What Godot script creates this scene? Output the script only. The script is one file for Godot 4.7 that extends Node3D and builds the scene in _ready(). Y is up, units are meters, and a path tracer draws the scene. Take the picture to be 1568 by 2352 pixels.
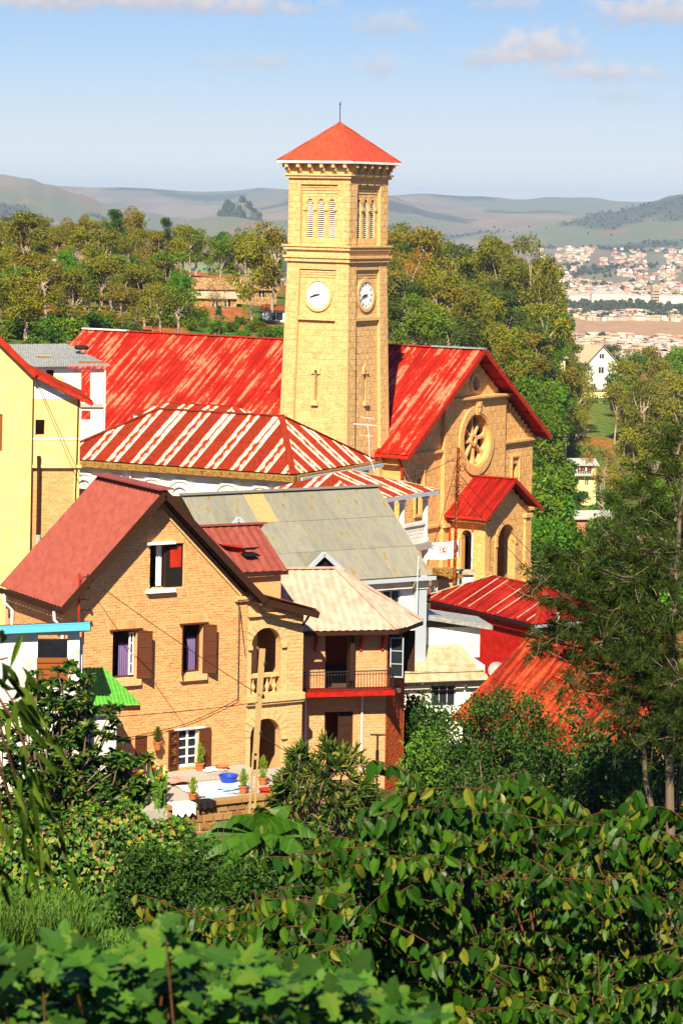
extends Node3D
# A hillside town: a stone church with a clock tower, old houses with tin roofs, groves behind and a garden in front.

const FOCAL := 6100.0          # focal length in units where the picture is 2352 high
const EYE := Vector3(0, 21, 0)
const ROLL := 0.018
var M := {}
var used := {}
var rng := RandomNumberGenerator.new()
var rough_noise := FastNoiseLite.new()
var fine_noise := FastNoiseLite.new()

class MB:
	var v := PackedVector3Array()
	var c := PackedColorArray()
	var t := PackedVector2Array()
	var col := Color(1, 1, 1)
	var xf := Transform3D()
	func tri(a: Vector3, b: Vector3, d: Vector3, ua := Vector2(), ub := Vector2(), ud := Vector2()) -> void:
		v.append(xf * a); v.append(xf * b); v.append(xf * d)
		c.append(col); c.append(col); c.append(col)
		t.append(ua); t.append(ub); t.append(ud)
	func quad(a: Vector3, b: Vector3, d: Vector3, e: Vector3, u0 := Vector2(0, 0), u1 := Vector2(1, 1)) -> void:
		tri(a, b, d, u0, Vector2(u1.x, u0.y), u1)
		tri(a, d, e, u0, u1, Vector2(u0.x, u1.y))
	func box(a: Vector3, b: Vector3) -> void:
		var p := [Vector3(a.x, a.y, a.z), Vector3(b.x, a.y, a.z), Vector3(b.x, b.y, a.z), Vector3(a.x, b.y, a.z), Vector3(a.x, a.y, b.z), Vector3(b.x, a.y, b.z), Vector3(b.x, b.y, b.z), Vector3(a.x, b.y, b.z)]
		for f in [[0, 1, 2, 3], [5, 4, 7, 6], [4, 0, 3, 7], [1, 5, 6, 2], [3, 2, 6, 7], [4, 5, 1, 0]]:
			quad(p[f[0]], p[f[1]], p[f[2]], p[f[3]])
	func beam(p: Vector3, q: Vector3, w: float, h: float, up := Vector3.UP) -> void:
		# a bar from p to q, w wide and h high, p and q in the middle of its ends
		var d := (q - p).normalized()
		var s := d.cross(up).normalized() * w * 0.5
		var n := s.cross(d).normalized() * h * 0.5
		var a := [p - s - n, p + s - n, p + s + n, p - s + n]
		var b := [q - s - n, q + s - n, q + s + n, q - s + n]
		for k in 4:
			quad(a[k], a[(k + 1) % 4], b[(k + 1) % 4], b[k])
		quad(a[3], a[2], a[1], a[0]); quad(b[0], b[1], b[2], b[3])
	func ext(poly: PackedVector2Array, z0: float, z1: float) -> void:
		# a flat outline in x and y with the thickness z0 to z1
		var ix := Geometry2D.triangulate_polygon(poly)
		for k in range(0, ix.size(), 3):
			var a := poly[ix[k]]; var b := poly[ix[k + 1]]; var d := poly[ix[k + 2]]
			tri(Vector3(a.x, a.y, z1), Vector3(b.x, b.y, z1), Vector3(d.x, d.y, z1), a, b, d)
			tri(Vector3(b.x, b.y, z0), Vector3(a.x, a.y, z0), Vector3(d.x, d.y, z0), b, a, d)
		for k in poly.size():
			var a := poly[k]; var b := poly[(k + 1) % poly.size()]
			quad(Vector3(a.x, a.y, z0), Vector3(b.x, b.y, z0), Vector3(b.x, b.y, z1), Vector3(a.x, a.y, z1))
	func ring(cx: float, cy: float, r0: float, r1: float, z0: float, z1: float, a0 := 0.0, a1 := TAU, n := 32) -> void:
		for k in n:
			var p := a0 + (a1 - a0) * k / n; var q := a0 + (a1 - a0) * (k + 1) / n
			var u := Vector3(cos(p), sin(p), 0); var w := Vector3(cos(q), sin(q), 0)
			var o := Vector3(cx, cy, 0); var f := Vector3(0, 0, z1); var b := Vector3(0, 0, z0)
			quad(o + u * r0 + f, o + u * r1 + f, o + w * r1 + f, o + w * r0 + f)
			quad(o + u * r1 + b, o + u * r1 + f, o + w * r1 + f, o + w * r1 + b)
			quad(o + u * r0 + b, o + u * r0 + f, o + w * r0 + f, o + w * r0 + b)
	func tube(p: PackedVector3Array, r: PackedFloat32Array, n := 6) -> void:
		var prev := PackedVector3Array()
		for k in p.size():
			var d := (p[mini(k + 1, p.size() - 1)] - p[maxi(k - 1, 0)]).normalized()
			var s := d.cross(Vector3(0.13, 0.2, 1) if absf(d.z) < 0.8 else Vector3(0, 1, 0.1)).normalized()
			var w := d.cross(s)
			var now := PackedVector3Array()
			for j in n:
				var a := TAU * j / n
				now.append(p[k] + (s * cos(a) + w * sin(a)) * r[k])
			if k:
				for j in n:
					quad(prev[j], prev[(j + 1) % n], now[(j + 1) % n], now[j], Vector2(float(j) / n, k), Vector2(float(j + 1) / n, k + 1))
			prev = now
	func lathe(o: Vector3, prof: Array, n := 12) -> void:
		for k in prof.size() - 1:
			for j in n:
				var a := TAU * j / n; var b := TAU * (j + 1) / n
				var p: Vector2 = prof[k]; var q: Vector2 = prof[k + 1]
				quad(o + Vector3(cos(a) * p.x, p.y, sin(a) * p.x), o + Vector3(cos(b) * p.x, p.y, sin(b) * p.x), o + Vector3(cos(b) * q.x, q.y, sin(b) * q.x), o + Vector3(cos(a) * q.x, q.y, sin(a) * q.x))
	func leaf(p: Vector3, d: Vector3, s: Vector3, l: float, w: float, bend := 0.15) -> void:
		# a pointed blade from p along d, half as wide as w to either side, folded a little
		var n := d.cross(s) * bend * l
		var m := p + d * l * 0.45
		var e := p + d * l - n
		tri(p, m + s * w * 0.5 + n * 0.4, e); tri(p, e, m - s * w * 0.5 + n * 0.4)
	func mesh(m: Material = null) -> ArrayMesh:
		var a := []
		a.resize(Mesh.ARRAY_MAX)
		a[Mesh.ARRAY_VERTEX] = v; a[Mesh.ARRAY_COLOR] = c; a[Mesh.ARRAY_TEX_UV] = t
		var o := ArrayMesh.new()
		if v.size():
			o.add_surface_from_arrays(Mesh.PRIMITIVE_TRIANGLES, a)
			if m: o.surface_set_material(0, m)
		return o

func lin(r: float, g: float, b: float) -> Color:
	return Color(r, g, b).linear_to_srgb()

func numbered(called: String) -> String:
	used[called] = used.get(called, -1) + 1
	return called if used[called] == 0 else "%s_%03d" % [called, used[called]]

func tag(o: Node3D, label: String, category := "", group := "", kind := "") -> Node3D:
	o.set_meta("label", label)
	if category: o.set_meta("category", category)
	if group: o.set_meta("group", group)
	if kind: o.set_meta("kind", kind)
	return o

func thing(called: String, label: String, category: String, p := Vector3.ZERO, turn := 0.0, group := "") -> Node3D:
	var o := Node3D.new()
	o.name = numbered(called); add_child(o)
	o.position = p; o.rotation.y = deg_to_rad(turn)
	return tag(o, label, category, group)

func single(called: String, b: MB, m: Material, label: String, category: String, group := "", kind := "") -> MeshInstance3D:
	var o := MeshInstance3D.new()
	o.name = numbered(called); o.mesh = b.mesh(m); add_child(o)
	tag(o, label, category, group, kind)
	return o

func part(parent: Node3D, called: String, b: MB, m: Material) -> MeshInstance3D:
	return piece(parent, called, b.mesh(m), Transform3D())

func piece(parent: Node3D, called: String, m: Mesh, x: Transform3D, mat: Material = null) -> MeshInstance3D:
	var o := MeshInstance3D.new()
	o.name = called; o.mesh = m; o.transform = x
	if mat: o.material_override = mat
	parent.add_child(o, true)
	return o

func bx(x0, y0, z0, x1, y1, z1) -> MB:
	var b := MB.new(); b.box(Vector3(x0, y0, z0), Vector3(x1, y1, z1)); return b

func rect(x0: float, y0: float, x1: float, y1: float) -> PackedVector2Array:
	return PackedVector2Array([Vector2(x0, y0), Vector2(x1, y0), Vector2(x1, y1), Vector2(x0, y1)])

func arch(x0: float, y0: float, x1: float, top: float, n := 10) -> PackedVector2Array:
	var r := (x1 - x0) / 2
	var p := PackedVector2Array([Vector2(x0, y0), Vector2(x1, y0)])
	for k in n + 1:
		var a := PI * k / n
		p.append(Vector2((x0 + x1) / 2 + cos(a) * r, top - r + sin(a) * r))
	return p

func circle(cx: float, cy: float, r: float, n := 24) -> PackedVector2Array:
	var p := PackedVector2Array()
	for k in n: p.append(Vector2(cx + cos(TAU * k / n) * r, cy + sin(TAU * k / n) * r))
	return p

func wall(b: MB, outline: PackedVector2Array, holes: Array, z0: float, z1: float) -> void:
	# a wall of the outline with openings; cut into strips at the middle of each opening so that every piece is a plain outline
	var xs := []
	var lo := 1e9; var hi := -1e9
	for p in outline: lo = minf(lo, p.x); hi = maxf(hi, p.x)
	for h in holes:
		var s := 0.0
		for p in h: s += p.x
		xs.append(s / h.size())
	xs.append(lo - 1); xs.append(hi + 1); xs.sort()
	for k in xs.size() - 1:
		if xs[k + 1] - xs[k] < 0.001: continue
		var todo := Geometry2D.intersect_polygons(outline, rect(xs[k], -50, xs[k + 1], 90))
		for h in holes:
			var left := []
			for p in todo: left.append_array(Geometry2D.clip_polygons(p, h))
			todo.assign(left)
		for p in todo: b.ext(p, z0, z1)

func spans(poly: PackedVector2Array, y: float) -> Array:
	var xs := []
	for k in poly.size():
		var a := poly[k]; var b := poly[(k + 1) % poly.size()]
		if (a.y <= y) != (b.y <= y): xs.append(a.x + (b.x - a.x) * (y - a.y) / (b.y - a.y))
	xs.sort()
	return xs

func lay(list: Array, outline: PackedVector2Array, holes: Array, x: Transform3D, bw: float, bh: float, tones: int, joint := 0.012, proud := 0.012, seen := Rect2(-99, -99, 199, 199)) -> void:
	# courses of bricks or blocks on the plane z = 0 of x, inside the outline and clear of the holes
	var y0 := 1e9; var y1 := -1e9
	for p in outline: y0 = minf(y0, p.y); y1 = maxf(y1, p.y)
	var rows := maxi(1, int(round((y1 - y0) / bh)))
	var h := (y1 - y0) / rows
	for r in rows:
		var ym := y0 + (r + 0.5) * h
		var s := spans(outline, ym)
		if s.size() < 2: continue
		var free := [[s[0], s[-1]]]
		for q in holes:
			var g := spans(q, ym)
			if g.size() < 2: continue
			var nf := []
			for f in free:
				if g[0] >= f[1] or g[-1] <= f[0]: nf.append(f)
				else:
					if g[0] > f[0]: nf.append([f[0], g[0]])
					if g[-1] < f[1]: nf.append([g[-1], f[1]])
			free = nf
		var start: float = s[0] - (0.5 * bw if r % 2 else 0.0) - rng.randf() * bw * 0.12
		for f in free:
			var k := int(floor((f[0] - start) / bw))
			while start + k * bw < f[1]:
				var a: float = maxf(f[0], start + k * bw) + joint * 0.5
				var e: float = minf(f[1], start + (k + 1) * bw) - joint * 0.5
				k += 1
				if e - a < 0.03: continue
				var c := Vector2((a + e) / 2, ym)
				var t := x * Transform3D(Basis.from_scale(Vector3(e - a, h - joint, proud * rng.randf_range(0.5, 1.4))), Vector3(c.x, c.y, 0))
				list.append([t, rng.randi() % tones, seen.has_point(c)])

func block_mesh(m: Material, col := Color(1, 1, 1)) -> ArrayMesh:
	var b := MB.new(); b.col = col
	block(b, Transform3D()); return b.mesh(m)

func block(b: MB, t: Transform3D) -> void:
	# front and four sides of a unit block standing on z = 0, its front edges a little worn
	b.xf = t
	var i := 0.5; var f := 0.47
	var o := [Vector3(-i, -i, 0), Vector3(i, -i, 0), Vector3(i, i, 0), Vector3(-i, i, 0)]
	var p := [Vector3(-f, -f, 1), Vector3(f, -f, 1), Vector3(f, f, 1), Vector3(-f, f, 1)]
	b.quad(p[0], p[1], p[2], p[3])
	for k in 4: b.quad(o[k], o[(k + 1) % 4], p[(k + 1) % 4], p[k])

func emit_blocks(parent: Node3D, called: String, list: Array, m: Material, cols: Array, most := 300) -> void:
	var near := []
	var w := parent.transform
	for e in list:
		if e[2]: near.append([(w * e[0].origin).distance_squared_to(EYE), e])
	near.sort_custom(func(a, b): return a[0] < b[0])
	var meshes := []
	for c in cols: meshes.append(block_mesh(m, c))
	for k in mini(most, near.size()):
		var e = near[k][1]
		e.append(true)
		piece(parent, called, meshes[e[1] % meshes.size()], e[0])
	var b := MB.new()
	for e in list:
		if e.size() > 3: continue
		b.col = cols[e[1] % cols.size()]
		block(b, e[0])
	if b.v.size():
		var o := part(parent, called + "work", b, m)
		o.set_meta("kind", "stuff")

func noise_tex(freq: float, stops: Array, seed_ := 1, size := 512, octaves := 4, kind := FastNoiseLite.TYPE_SIMPLEX_SMOOTH, fractal := FastNoiseLite.FRACTAL_FBM) -> NoiseTexture2D:
	var n := FastNoiseLite.new()
	n.noise_type = kind; n.frequency = freq; n.seed = seed_; n.fractal_octaves = octaves; n.fractal_type = fractal
	var t := NoiseTexture2D.new()
	t.width = size; t.height = size; t.seamless = true; t.noise = n; t.generate_mipmaps = false
	if stops.size():
		var g := Gradient.new()
		g.offsets = PackedFloat32Array(stops.map(func(s): return s[0]))
		g.colors = PackedColorArray(stops.map(func(s): return s[1]))
		t.color_ramp = g
	return t

func mat(called: String, c: Color, rough := 0.8, tex: Texture2D = null, scale := 0.0, bump: Texture2D = null, bump_cm := 0.0) -> StandardMaterial3D:
	# c is the linear base colour; a texture multiplies it; scale > 0 lays the texture on world triplanar
	var m := StandardMaterial3D.new()
	m.resource_name = called
	m.albedo_color = c.linear_to_srgb()
	m.roughness = rough
	m.metallic_specular = 0.25
	m.vertex_color_use_as_albedo = true
	m.cull_mode = BaseMaterial3D.CULL_DISABLED
	if tex: m.albedo_texture = tex
	if scale > 0:
		m.uv1_triplanar = true; m.uv1_world_triplanar = true
		m.uv1_scale = Vector3.ONE * scale
	if bump:
		m.heightmap_enabled = true; m.heightmap_texture = bump; m.heightmap_scale = bump_cm
	M[called] = m
	return m

func grey(a: float, b: float) -> Array:
	return [[0.25, Color(a, a, a)], [0.75, Color(b, b, b)]]

# ---------------------------------------------------------------- lie of the land
const GROUND_D := [0.0, 8.0, 28.0, 45.0, 60.0, 70.0, 80.0, 95.0, 120.0, 150.0, 200.0, 300.0, 400.0, 500.0, 600.0, 700.0, 850.0, 1100.0, 1600.0]
const GROUND_X := [-900.0, 0.0, 400.0, 784.0, 1100.0, 1240.0, 1350.0, 1568.0, 2600.0]
const GROUND_Y := [
	[19.0, 19.0, 19.0, 19.0, 19.0, 19.0, 19.0, 19.0, 19.0],
	[17.0, 17.0, 17.0, 16.6, 16.2, 16.2, 16.2, 16.2, 16.2],
	[11.2, 11.2, 10.8, 10.0, 9.6, 9.6, 9.6, 9.6, 9.6],
	[7.2, 7.2, 6.6, 6.2, 6.2, 6.2, 6.2, 6.2, 6.2],
	[4.4, 4.4, 4.0, 3.6, 3.4, 3.3, 3.2, 3.2, 3.2],
	[3.5, 3.4, 2.8, 2.6, 2.4, 2.2, 2.0, 2.0, 2.0],
	[3.4, 3.4, 3.4, 3.2, 2.2, 1.8, 1.4, 1.2, 1.0],
	[3.2, 3.2, 3.2, 2.6, 1.4, 0.9, 0.4, 0.0, -1.0],
	[2.6, 2.6, 2.4, 2.0, 1.2, 0.3, -0.6, -1.6, -3.0],
	[1.4, 1.4, 1.2, 1.0, 0.7, -0.6, -2.2, -5.0, -8.0],
	[0.4, 0.4, 0.4, 0.2, -2.0, -5.0, -10.0, -14.0, -20.0],
	[0.0, 0.0, 0.0, -1.0, -5.0, -11.0, -22.0, -25.0, -28.0],
	[3.0, 3.0, 2.6, 1.0, -4.0, -8.0, -29.0, -32.0, -34.0],
	[7.2, 7.2, 6.6, 3.0, -3.0, -6.0, -35.5, -38.0, -40.0],
	[7.0, 7.0, 6.0, 1.0, -5.0, -8.0, -31.0, -33.0, -36.0],
	[0.0, 0.0, -2.0, -6.0, -12.0, -17.0, -27.0, -27.0, -30.0],
	[-18.0, -18.0, -20.0, -24.0, -30.0, -31.0, -32.0, -30.0, -34.0],
	[-62.0, -62.0, -64.0, -70.0, -74.0, -76.0, -78.0, -76.0, -76.0],
	[-100.0, -100.0, -100.0, -100.0, -100.0, -100.0, -100.0, -100.0, -100.0]]
# skylines: [distance, breadth toward the eye, breadth beyond, points of bearing and height angle]
const RIDGES := [
	[12500.0, 4200.0, 2000.0, [[-900, 452], [0, 432], [120, 424], [300, 428], [420, 436], [520, 437], [600, 430], [720, 437], [900, 447], [960, 443], [1100, 449], [1200, 457], [1265, 451], [1350, 451], [1430, 461], [1568, 464], [2500, 455]]],
	[7600.0, 2600.0, 2600.0, [[-900, 380], [-300, 362], [0, 400], [60, 410], [110, 424], [180, 446], [260, 468], [330, 486], [430, 505], [600, 540], [2500, 560]]],
	[9000.0, 2600.0, 2000.0, [[-900, 560], [380, 500], [520, 482], [600, 468], [680, 452], [784, 440], [890, 446], [940, 462], [1000, 476], [1080, 486], [1180, 490], [1290, 492], [1400, 500], [1568, 520], [2500, 560]]],
	[7800.0, 2500.0, 2500.0, [[-900, 600], [1000, 540], [1150, 522], [1290, 502], [1400, 487], [1460, 472], [1500, 460], [1540, 447], [1568, 443], [1700, 425], [2000, 420], [2500, 440]]],
	[5600.0, 1100.0, 900.0, [[-900, 600], [-100, 540], [60, 505], [150, 508], [260, 528], [330, 560], [400, 520], [450, 502], [520, 495], [640, 506], [720, 530], [800, 560], [2500, 600]]],
	[6300.0, 260.0, 260.0, [[-900, 640], [495, 560], [508, 492], [525, 472], [538, 462], [548, 466], [556, 461], [570, 474], [590, 490], [612, 560], [2500, 640]]],
]

func bearing(x: float, z: float) -> float:
	return 784.0 + FOCAL * tan(clampf(atan2(x, -z), -0.4, 0.4))

func table_y(px: float, d: float) -> float:
	if d >= 1600.0: return -100.0
	var r := 0
	while d > GROUND_D[r + 1]: r += 1
	var k := 0
	px = clampf(px, -899.0, 2599.0)
	while px > GROUND_X[k + 1]: k += 1
	var f: float = (d - GROUND_D[r]) / (GROUND_D[r + 1] - GROUND_D[r])
	var g: float = smoothstep(0, 1, (px - GROUND_X[k]) / (GROUND_X[k + 1] - GROUND_X[k]))
	return lerpf(lerpf(GROUND_Y[r][k], GROUND_Y[r][k + 1], g), lerpf(GROUND_Y[r + 1][k], GROUND_Y[r + 1][k + 1], g), f)

func ground_y(x: float, z: float) -> float:
	var d := sqrt(x * x + z * z)
	if z > 0: return 19.0
	var px := bearing(x, z)
	var y := table_y(px, d)
	if d > 160.0: y += rough_noise.get_noise_2d(x, z) * clampf((d - 160.0) / 150.0, 0.0, 2.2)
	if d > 2000.0:
		for r in RIDGES:
			var o: float = d - r[0]
			var s: float = absf(o) / (r[1] if o < 0 else r[2])
			if s >= 1.0: continue
			var pts: Array = r[3]
			var k := 0
			var q := clampf(px, pts[0][0], pts[-1][0] - 0.1)
			while q >= pts[k + 1][0]: k += 1
			var row: float = lerpf(pts[k][1], pts[k + 1][1], smoothstep(0, 1, (q - pts[k][0]) / (pts[k + 1][0] - pts[k][0])))
			var top: float = EYE.y + (470.0 + ROLL * (q - 784.0) - row) / FOCAL * r[0]
			top += rough_noise.get_noise_2d(px * 0.5, r[0]) * 5.0
			var rise: float = pow(1.0 - s, 1.35)
			rise += rough_noise.get_noise_2d(x * 0.03 + 300.0, z * 0.03) * 0.16 * sin(PI * rise)
			y = maxf(y, lerpf(-100.0, top, clampf(rise, 0, 1)))
	return y

func spot(px: float, d: float) -> Vector3:
	var x := (px - 784.0) / FOCAL * d
	return Vector3(x, ground_y(x, -d), -d)

func at(px: float, row: float, d: float) -> Vector3:
	var x := (px - 784.0) / FOCAL; var y := (470.0 - row) / FOCAL
	return EYE + Vector3(x * cos(ROLL) - y * sin(ROLL), x * sin(ROLL) + y * cos(ROLL), -1) * d

# ---------------------------------------------------------------- camera, air and light
func set_camera() -> void:
	var cam := Camera3D.new()
	cam.name = "camera"
	var at_ := CameraAttributesPhysical.new()
	at_.frustum_focal_length = 85.0; at_.frustum_near = 1.0; at_.frustum_far = 40000.0
	at_.exposure_aperture = 9.0; at_.frustum_focus_distance = 110.0
	cam.attributes = at_
	add_child(cam)
	cam.projection = Camera3D.PROJECTION_FRUSTUM
	cam.near = 1.0; cam.far = 40000.0
	cam.size = 2352.0 / FOCAL
	cam.frustum_offset = Vector2(0, -706.0 / FOCAL)
	cam.position = EYE
	cam.rotation.z = ROLL
	cam.current = true

func set_sky() -> void:
	var w := 4096; var h := 2048
	var img := Image.create(w, h, false, Image.FORMAT_RGB8)
	var el := [-90.0, -8.0, 0.0, 1.2, 3.0, 4.6, 9.0, 20.0, 45.0, 90.0]
	var cl := [Color(0.441, 0.396, 0.338), Color(0.485, 0.470, 0.426), Color(0.683, 0.694, 0.694), Color(0.650, 0.679, 0.694), Color(0.547, 0.628, 0.705), Color(0.463, 0.580, 0.708), Color(0.352, 0.492, 0.675), Color(0.228, 0.367, 0.595), Color(0.125, 0.250, 0.485), Color(0.081, 0.191, 0.404)]
	var col_at := func(e: float) -> Color:
		var k := 0
		while k < el.size() - 2 and e > el[k + 1]: k += 1
		return cl[k].lerp(cl[k + 1], clampf((e - el[k]) / (el[k + 1] - el[k]), 0, 1))
	for r in h:
		img.fill_rect(Rect2i(0, r, w, 1), col_at.call(90.0 - (r + 0.5) * 180.0 / h))
	var n := FastNoiseLite.new()
	n.seed = 5; n.frequency = 0.055; n.fractal_octaves = 5
	# clouds: bearing, row (as in the land table), half breadth, half height, thickness
	var clouds := [[330, -2, 420, 42, 1.0], [80, 4, 200, 36, 0.9], [560, 14, 150, 30, 0.8], [880, 52, 110, 44, 0.55], [1160, 8, 110, 26, 0.6], [1480, 28, 190, 52, 0.95], [1230, 112, 130, 58, 1.0], [1120, 132, 100, 32, 0.75], [1350, 165, 150, 32, 0.8], [606, 138, 80, 26, 0.55], [478, 142, 60, 18, 0.4], [862, 150, 65, 34, 0.55], [1415, 217, 80, 22, 0.5], [1300, 214, 50, 14, 0.3], [1500, 172, 70, 22, 0.4]]
	var cr := RandomNumberGenerator.new()
	cr.seed = 11
	for k in 260:
		var bx_ := cr.randf_range(2000.0, 36000.0)
		clouds.append([bx_, cr.randf_range(-2400.0, 230.0), cr.randf_range(60, 380), cr.randf_range(16, 70), cr.randf_range(0.3, 1.0)])
	for c in clouds:
		var cx: float = (c[0] - 784.0) / FOCAL / TAU * w
		var cy: float = h * 0.5 - (470.0 + (ROLL * (c[0] - 784.0) if absf(c[0] - 784.0) < 1500 else 0.0) - c[1]) / FOCAL / PI * h
		var rx: float = c[2] / FOCAL / TAU * w; var ry: float = c[3] / FOCAL / PI * h
		for y in range(int(cy - ry * 1.6) - 1, int(cy + ry * 1.6) + 2):
			for x in range(int(cx - rx * 1.4) - 1, int(cx + rx * 1.4) + 2):
				if y < 0 or y >= h: continue
				var u: float = (x - cx) / rx; var v: float = (y - cy) / ry
				if v > 0: v *= 1.5
				var e := n.get_noise_2d(x * 3.2, y * 5.5) * 0.75 + n.get_noise_2d(x * 9.0 + 500.0, y * 11.0) * 0.28
				var a := clampf((1.0 - sqrt(u * u + v * v) + e) * 1.5, 0.0, 1.0) * float(c[4]) * 0.9
				if a < 0.01: continue
				var px := posmod(x, w)
				var tone := Color(0.573, 0.554, 0.580).lerp(Color(0.668, 0.646, 0.646), clampf(0.5 - v * 0.7 + e * 0.6, 0, 1))
				img.set_pixel(px, y, img.get_pixel(px, y).lerp(tone, a))
	var pan := PanoramaSkyMaterial.new()
	pan.panorama = ImageTexture.create_from_image(img)
	var sky := Sky.new()
	sky.sky_material = pan
	var env := Environment.new()
	env.background_mode = Environment.BG_SKY
	env.sky = sky
	env.tonemap_mode = Environment.TONE_MAPPER_LINEAR
	env.tonemap_exposure = 2.1
	env.sdfgi_enabled = true; env.ssao_enabled = true; env.ssil_enabled = true
	env.fog_enabled = true
	env.fog_density = 0.00006
	env.fog_light_color = Color(0.77, 0.87, 1.0)
	var we := WorldEnvironment.new()
	we.name = "environment"; we.environment = env
	add_child(we)

func set_sun() -> void:
	var sun := DirectionalLight3D.new()
	sun.name = "sun"
	sun.light_energy = 1.6
	sun.light_color = Color(1.0, 0.945, 0.83)
	sun.light_angular_distance = 0.5
	sun.shadow_enabled = true
	add_child(sun)
	var az := deg_to_rad(8.0); var el := deg_to_rad(42.0)   # behind the eye and to its left
	var to_sun := Vector3(-sin(az) * cos(el), sin(el), cos(az) * cos(el))
	sun.look_at_from_position(to_sun * 100.0, Vector3.ZERO)

# ---------------------------------------------------------------- materials
func set_materials() -> void:
	var speck := noise_tex(0.05, grey(0.84, 1.0), 3, 512, 5)
	var blotch := noise_tex(0.012, grey(0.82, 1.0), 7, 512, 4)
	var stone_tex := noise_tex(0.02, [[0.1, Color(0.80, 0.73, 0.62)], [0.4, Color(0.95, 0.93, 0.9)], [0.6, Color(1, 1, 0.98)], [0.9, Color(0.88, 0.80, 0.68)]], 21, 512, 5)
	mat("stone", Color(0.74, 0.49, 0.235), 0.9, stone_tex, 0.35)
	mat("stone_core", Color(0.68, 0.44, 0.205), 0.95, stone_tex, 0.5)
	mat("stone_facade", Color(0.79, 0.46, 0.185), 0.9, stone_tex, 0.3)
	mat("stone_facade_core", Color(0.71, 0.41, 0.165), 0.95, stone_tex, 0.5)
	mat("brick", Color(0.81, 0.40, 0.17), 0.88, speck, 0.6)
	mat("mortar", Color(0.82, 0.49, 0.25), 0.95, speck, 0.6)
	mat("peach_brick", Color(0.78, 0.40, 0.20), 0.85, speck, 0.5)
	mat("peach", Color(0.76, 0.40, 0.17), 0.9, speck, 0.5)
	mat("red_brick", Color(0.52, 0.11, 0.03), 0.9, speck, 0.8)
	mat("bay_stone", Color(0.74, 0.46, 0.21), 0.9, speck, 0.4)
	mat("white_plaster", Color(0.80, 0.77, 0.70), 0.9, noise_tex(0.012, [[0.05, Color(0.84, 0.78, 0.68)], [0.3, Color(0.96, 0.95, 0.92)], [0.8, Color(1, 1, 1)]], 31, 512, 5), 0.25)
	mat("white_paint", Color(0.82, 0.82, 0.80), 0.6)
	mat("yellow_plaster", Color(0.74, 0.56, 0.235), 0.88, noise_tex(0.01, [[0.1, Color(0.94, 0.92, 0.88)], [0.5, Color(0.99, 0.98, 0.97)], [0.85, Color(1, 1, 1)]], 33, 512, 5), 0.2)
	mat("pink_roof", Color(0.30, 0.076, 0.055), 0.62, noise_tex(0.015, [[0.2, Color(0.86, 0.82, 0.8)], [0.8, Color(1, 1, 1)]], 35, 512, 4), 0.5)
	mat("pale_roof", Color(0.66, 0.42, 0.31), 0.6, blotch, 0.4)
	mat("red_roof", Color(0.56, 0.05, 0.022), 0.55, blotch, 0.4)
	mat("tower_roof", Color(0.58, 0.075, 0.035), 0.6, noise_tex(0.02, [[0.2, Color(0.88, 0.84, 0.82)], [0.8, Color(1, 1, 1)]], 37, 256, 3), 0.4)
	mat("red_paint", Color(0.48, 0.028, 0.012), 0.6, blotch, 0.5)
	mat("red_wall", Color(0.44, 0.014, 0.008), 0.8, blotch, 0.5)
	mat("grey_paint", Color(0.40, 0.45, 0.50), 0.6)
	mat("blue_paint", Color(0.10, 0.42, 0.62), 0.55)
	mat("green_roof", Color(0.13, 0.46, 0.06), 0.6, blotch, 0.6)
	mat("dark_wood", Color(0.045, 0.018, 0.009), 0.75, speck, 1.0)
	mat("shutter_wood", Color(0.11, 0.032, 0.012), 0.7, speck, 1.0)
	mat("plank_wood", Color(0.30, 0.09, 0.02), 0.75, speck, 1.2)
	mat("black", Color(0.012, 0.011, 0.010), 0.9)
	mat("iron", Color(0.02, 0.018, 0.018), 0.5)
	mat("room", Color(0.10, 0.06, 0.04), 0.95)
	mat("mossy_concrete", Color(0.42, 0.30, 0.13), 0.95, noise_tex(0.03, [[0.2, Color(0.35, 0.26, 0.14)], [0.45, Color(0.8, 0.68, 0.42)], [0.6, Color(1, 0.95, 0.85)], [0.8, Color(0.55, 0.45, 0.25)]], 41, 512, 5), 0.5)
	mat("concrete", Color(0.46, 0.42, 0.36), 0.95, speck, 0.5)
	mat("pole_concrete", Color(0.44, 0.30, 0.13), 0.95, speck, 0.9)
	mat("rust_iron", Color(0.34, 0.10, 0.03), 0.85, noise_tex(0.03, [[0.3, Color(0.6, 0.35, 0.2)], [0.6, Color(1, 1, 1)]], 43, 256, 4), 0.8)
	mat("grey_tin", Color(0.26, 0.25, 0.21), 0.55, noise_tex(0.016, [[0.0, Color(0.9, 0.9, 0.92)], [0.66, Color(1, 1, 0.97)], [0.8, Color(0.98, 0.94, 0.82)], [0.9, Color(1.0, 0.86, 0.55)], [1.0, Color(0.95, 0.72, 0.38)]], 45, 512, 5))
	M["grey_tin"].metallic = 0.25
	mat("yellow_tin", Color(0.44, 0.34, 0.15), 0.6, speck, 0.4)
	mat("cream_tin", Color(0.46, 0.40, 0.28), 0.6, noise_tex(0.01, [[0.2, Color(0.85, 0.78, 0.6)], [0.6, Color(1, 1, 1)]], 47, 512, 4), 0.5)
	mat("shed_tin", Color(0.34, 0.35, 0.33), 0.5, blotch, 0.5)
	mat("white_tin", Color(0.74, 0.74, 0.72), 0.5)
	# worn red paint over pale tin, in streaks down the slope (laid along each sheet)
	mat("worn_red", Color(1, 1, 1), 0.62, streaks(1024, 256, 51, Color(0.68, 0.135, 0.055), Color(0.82, 0.45, 0.33), Color(0.50, 0.075, 0.035), 0.06))
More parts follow.
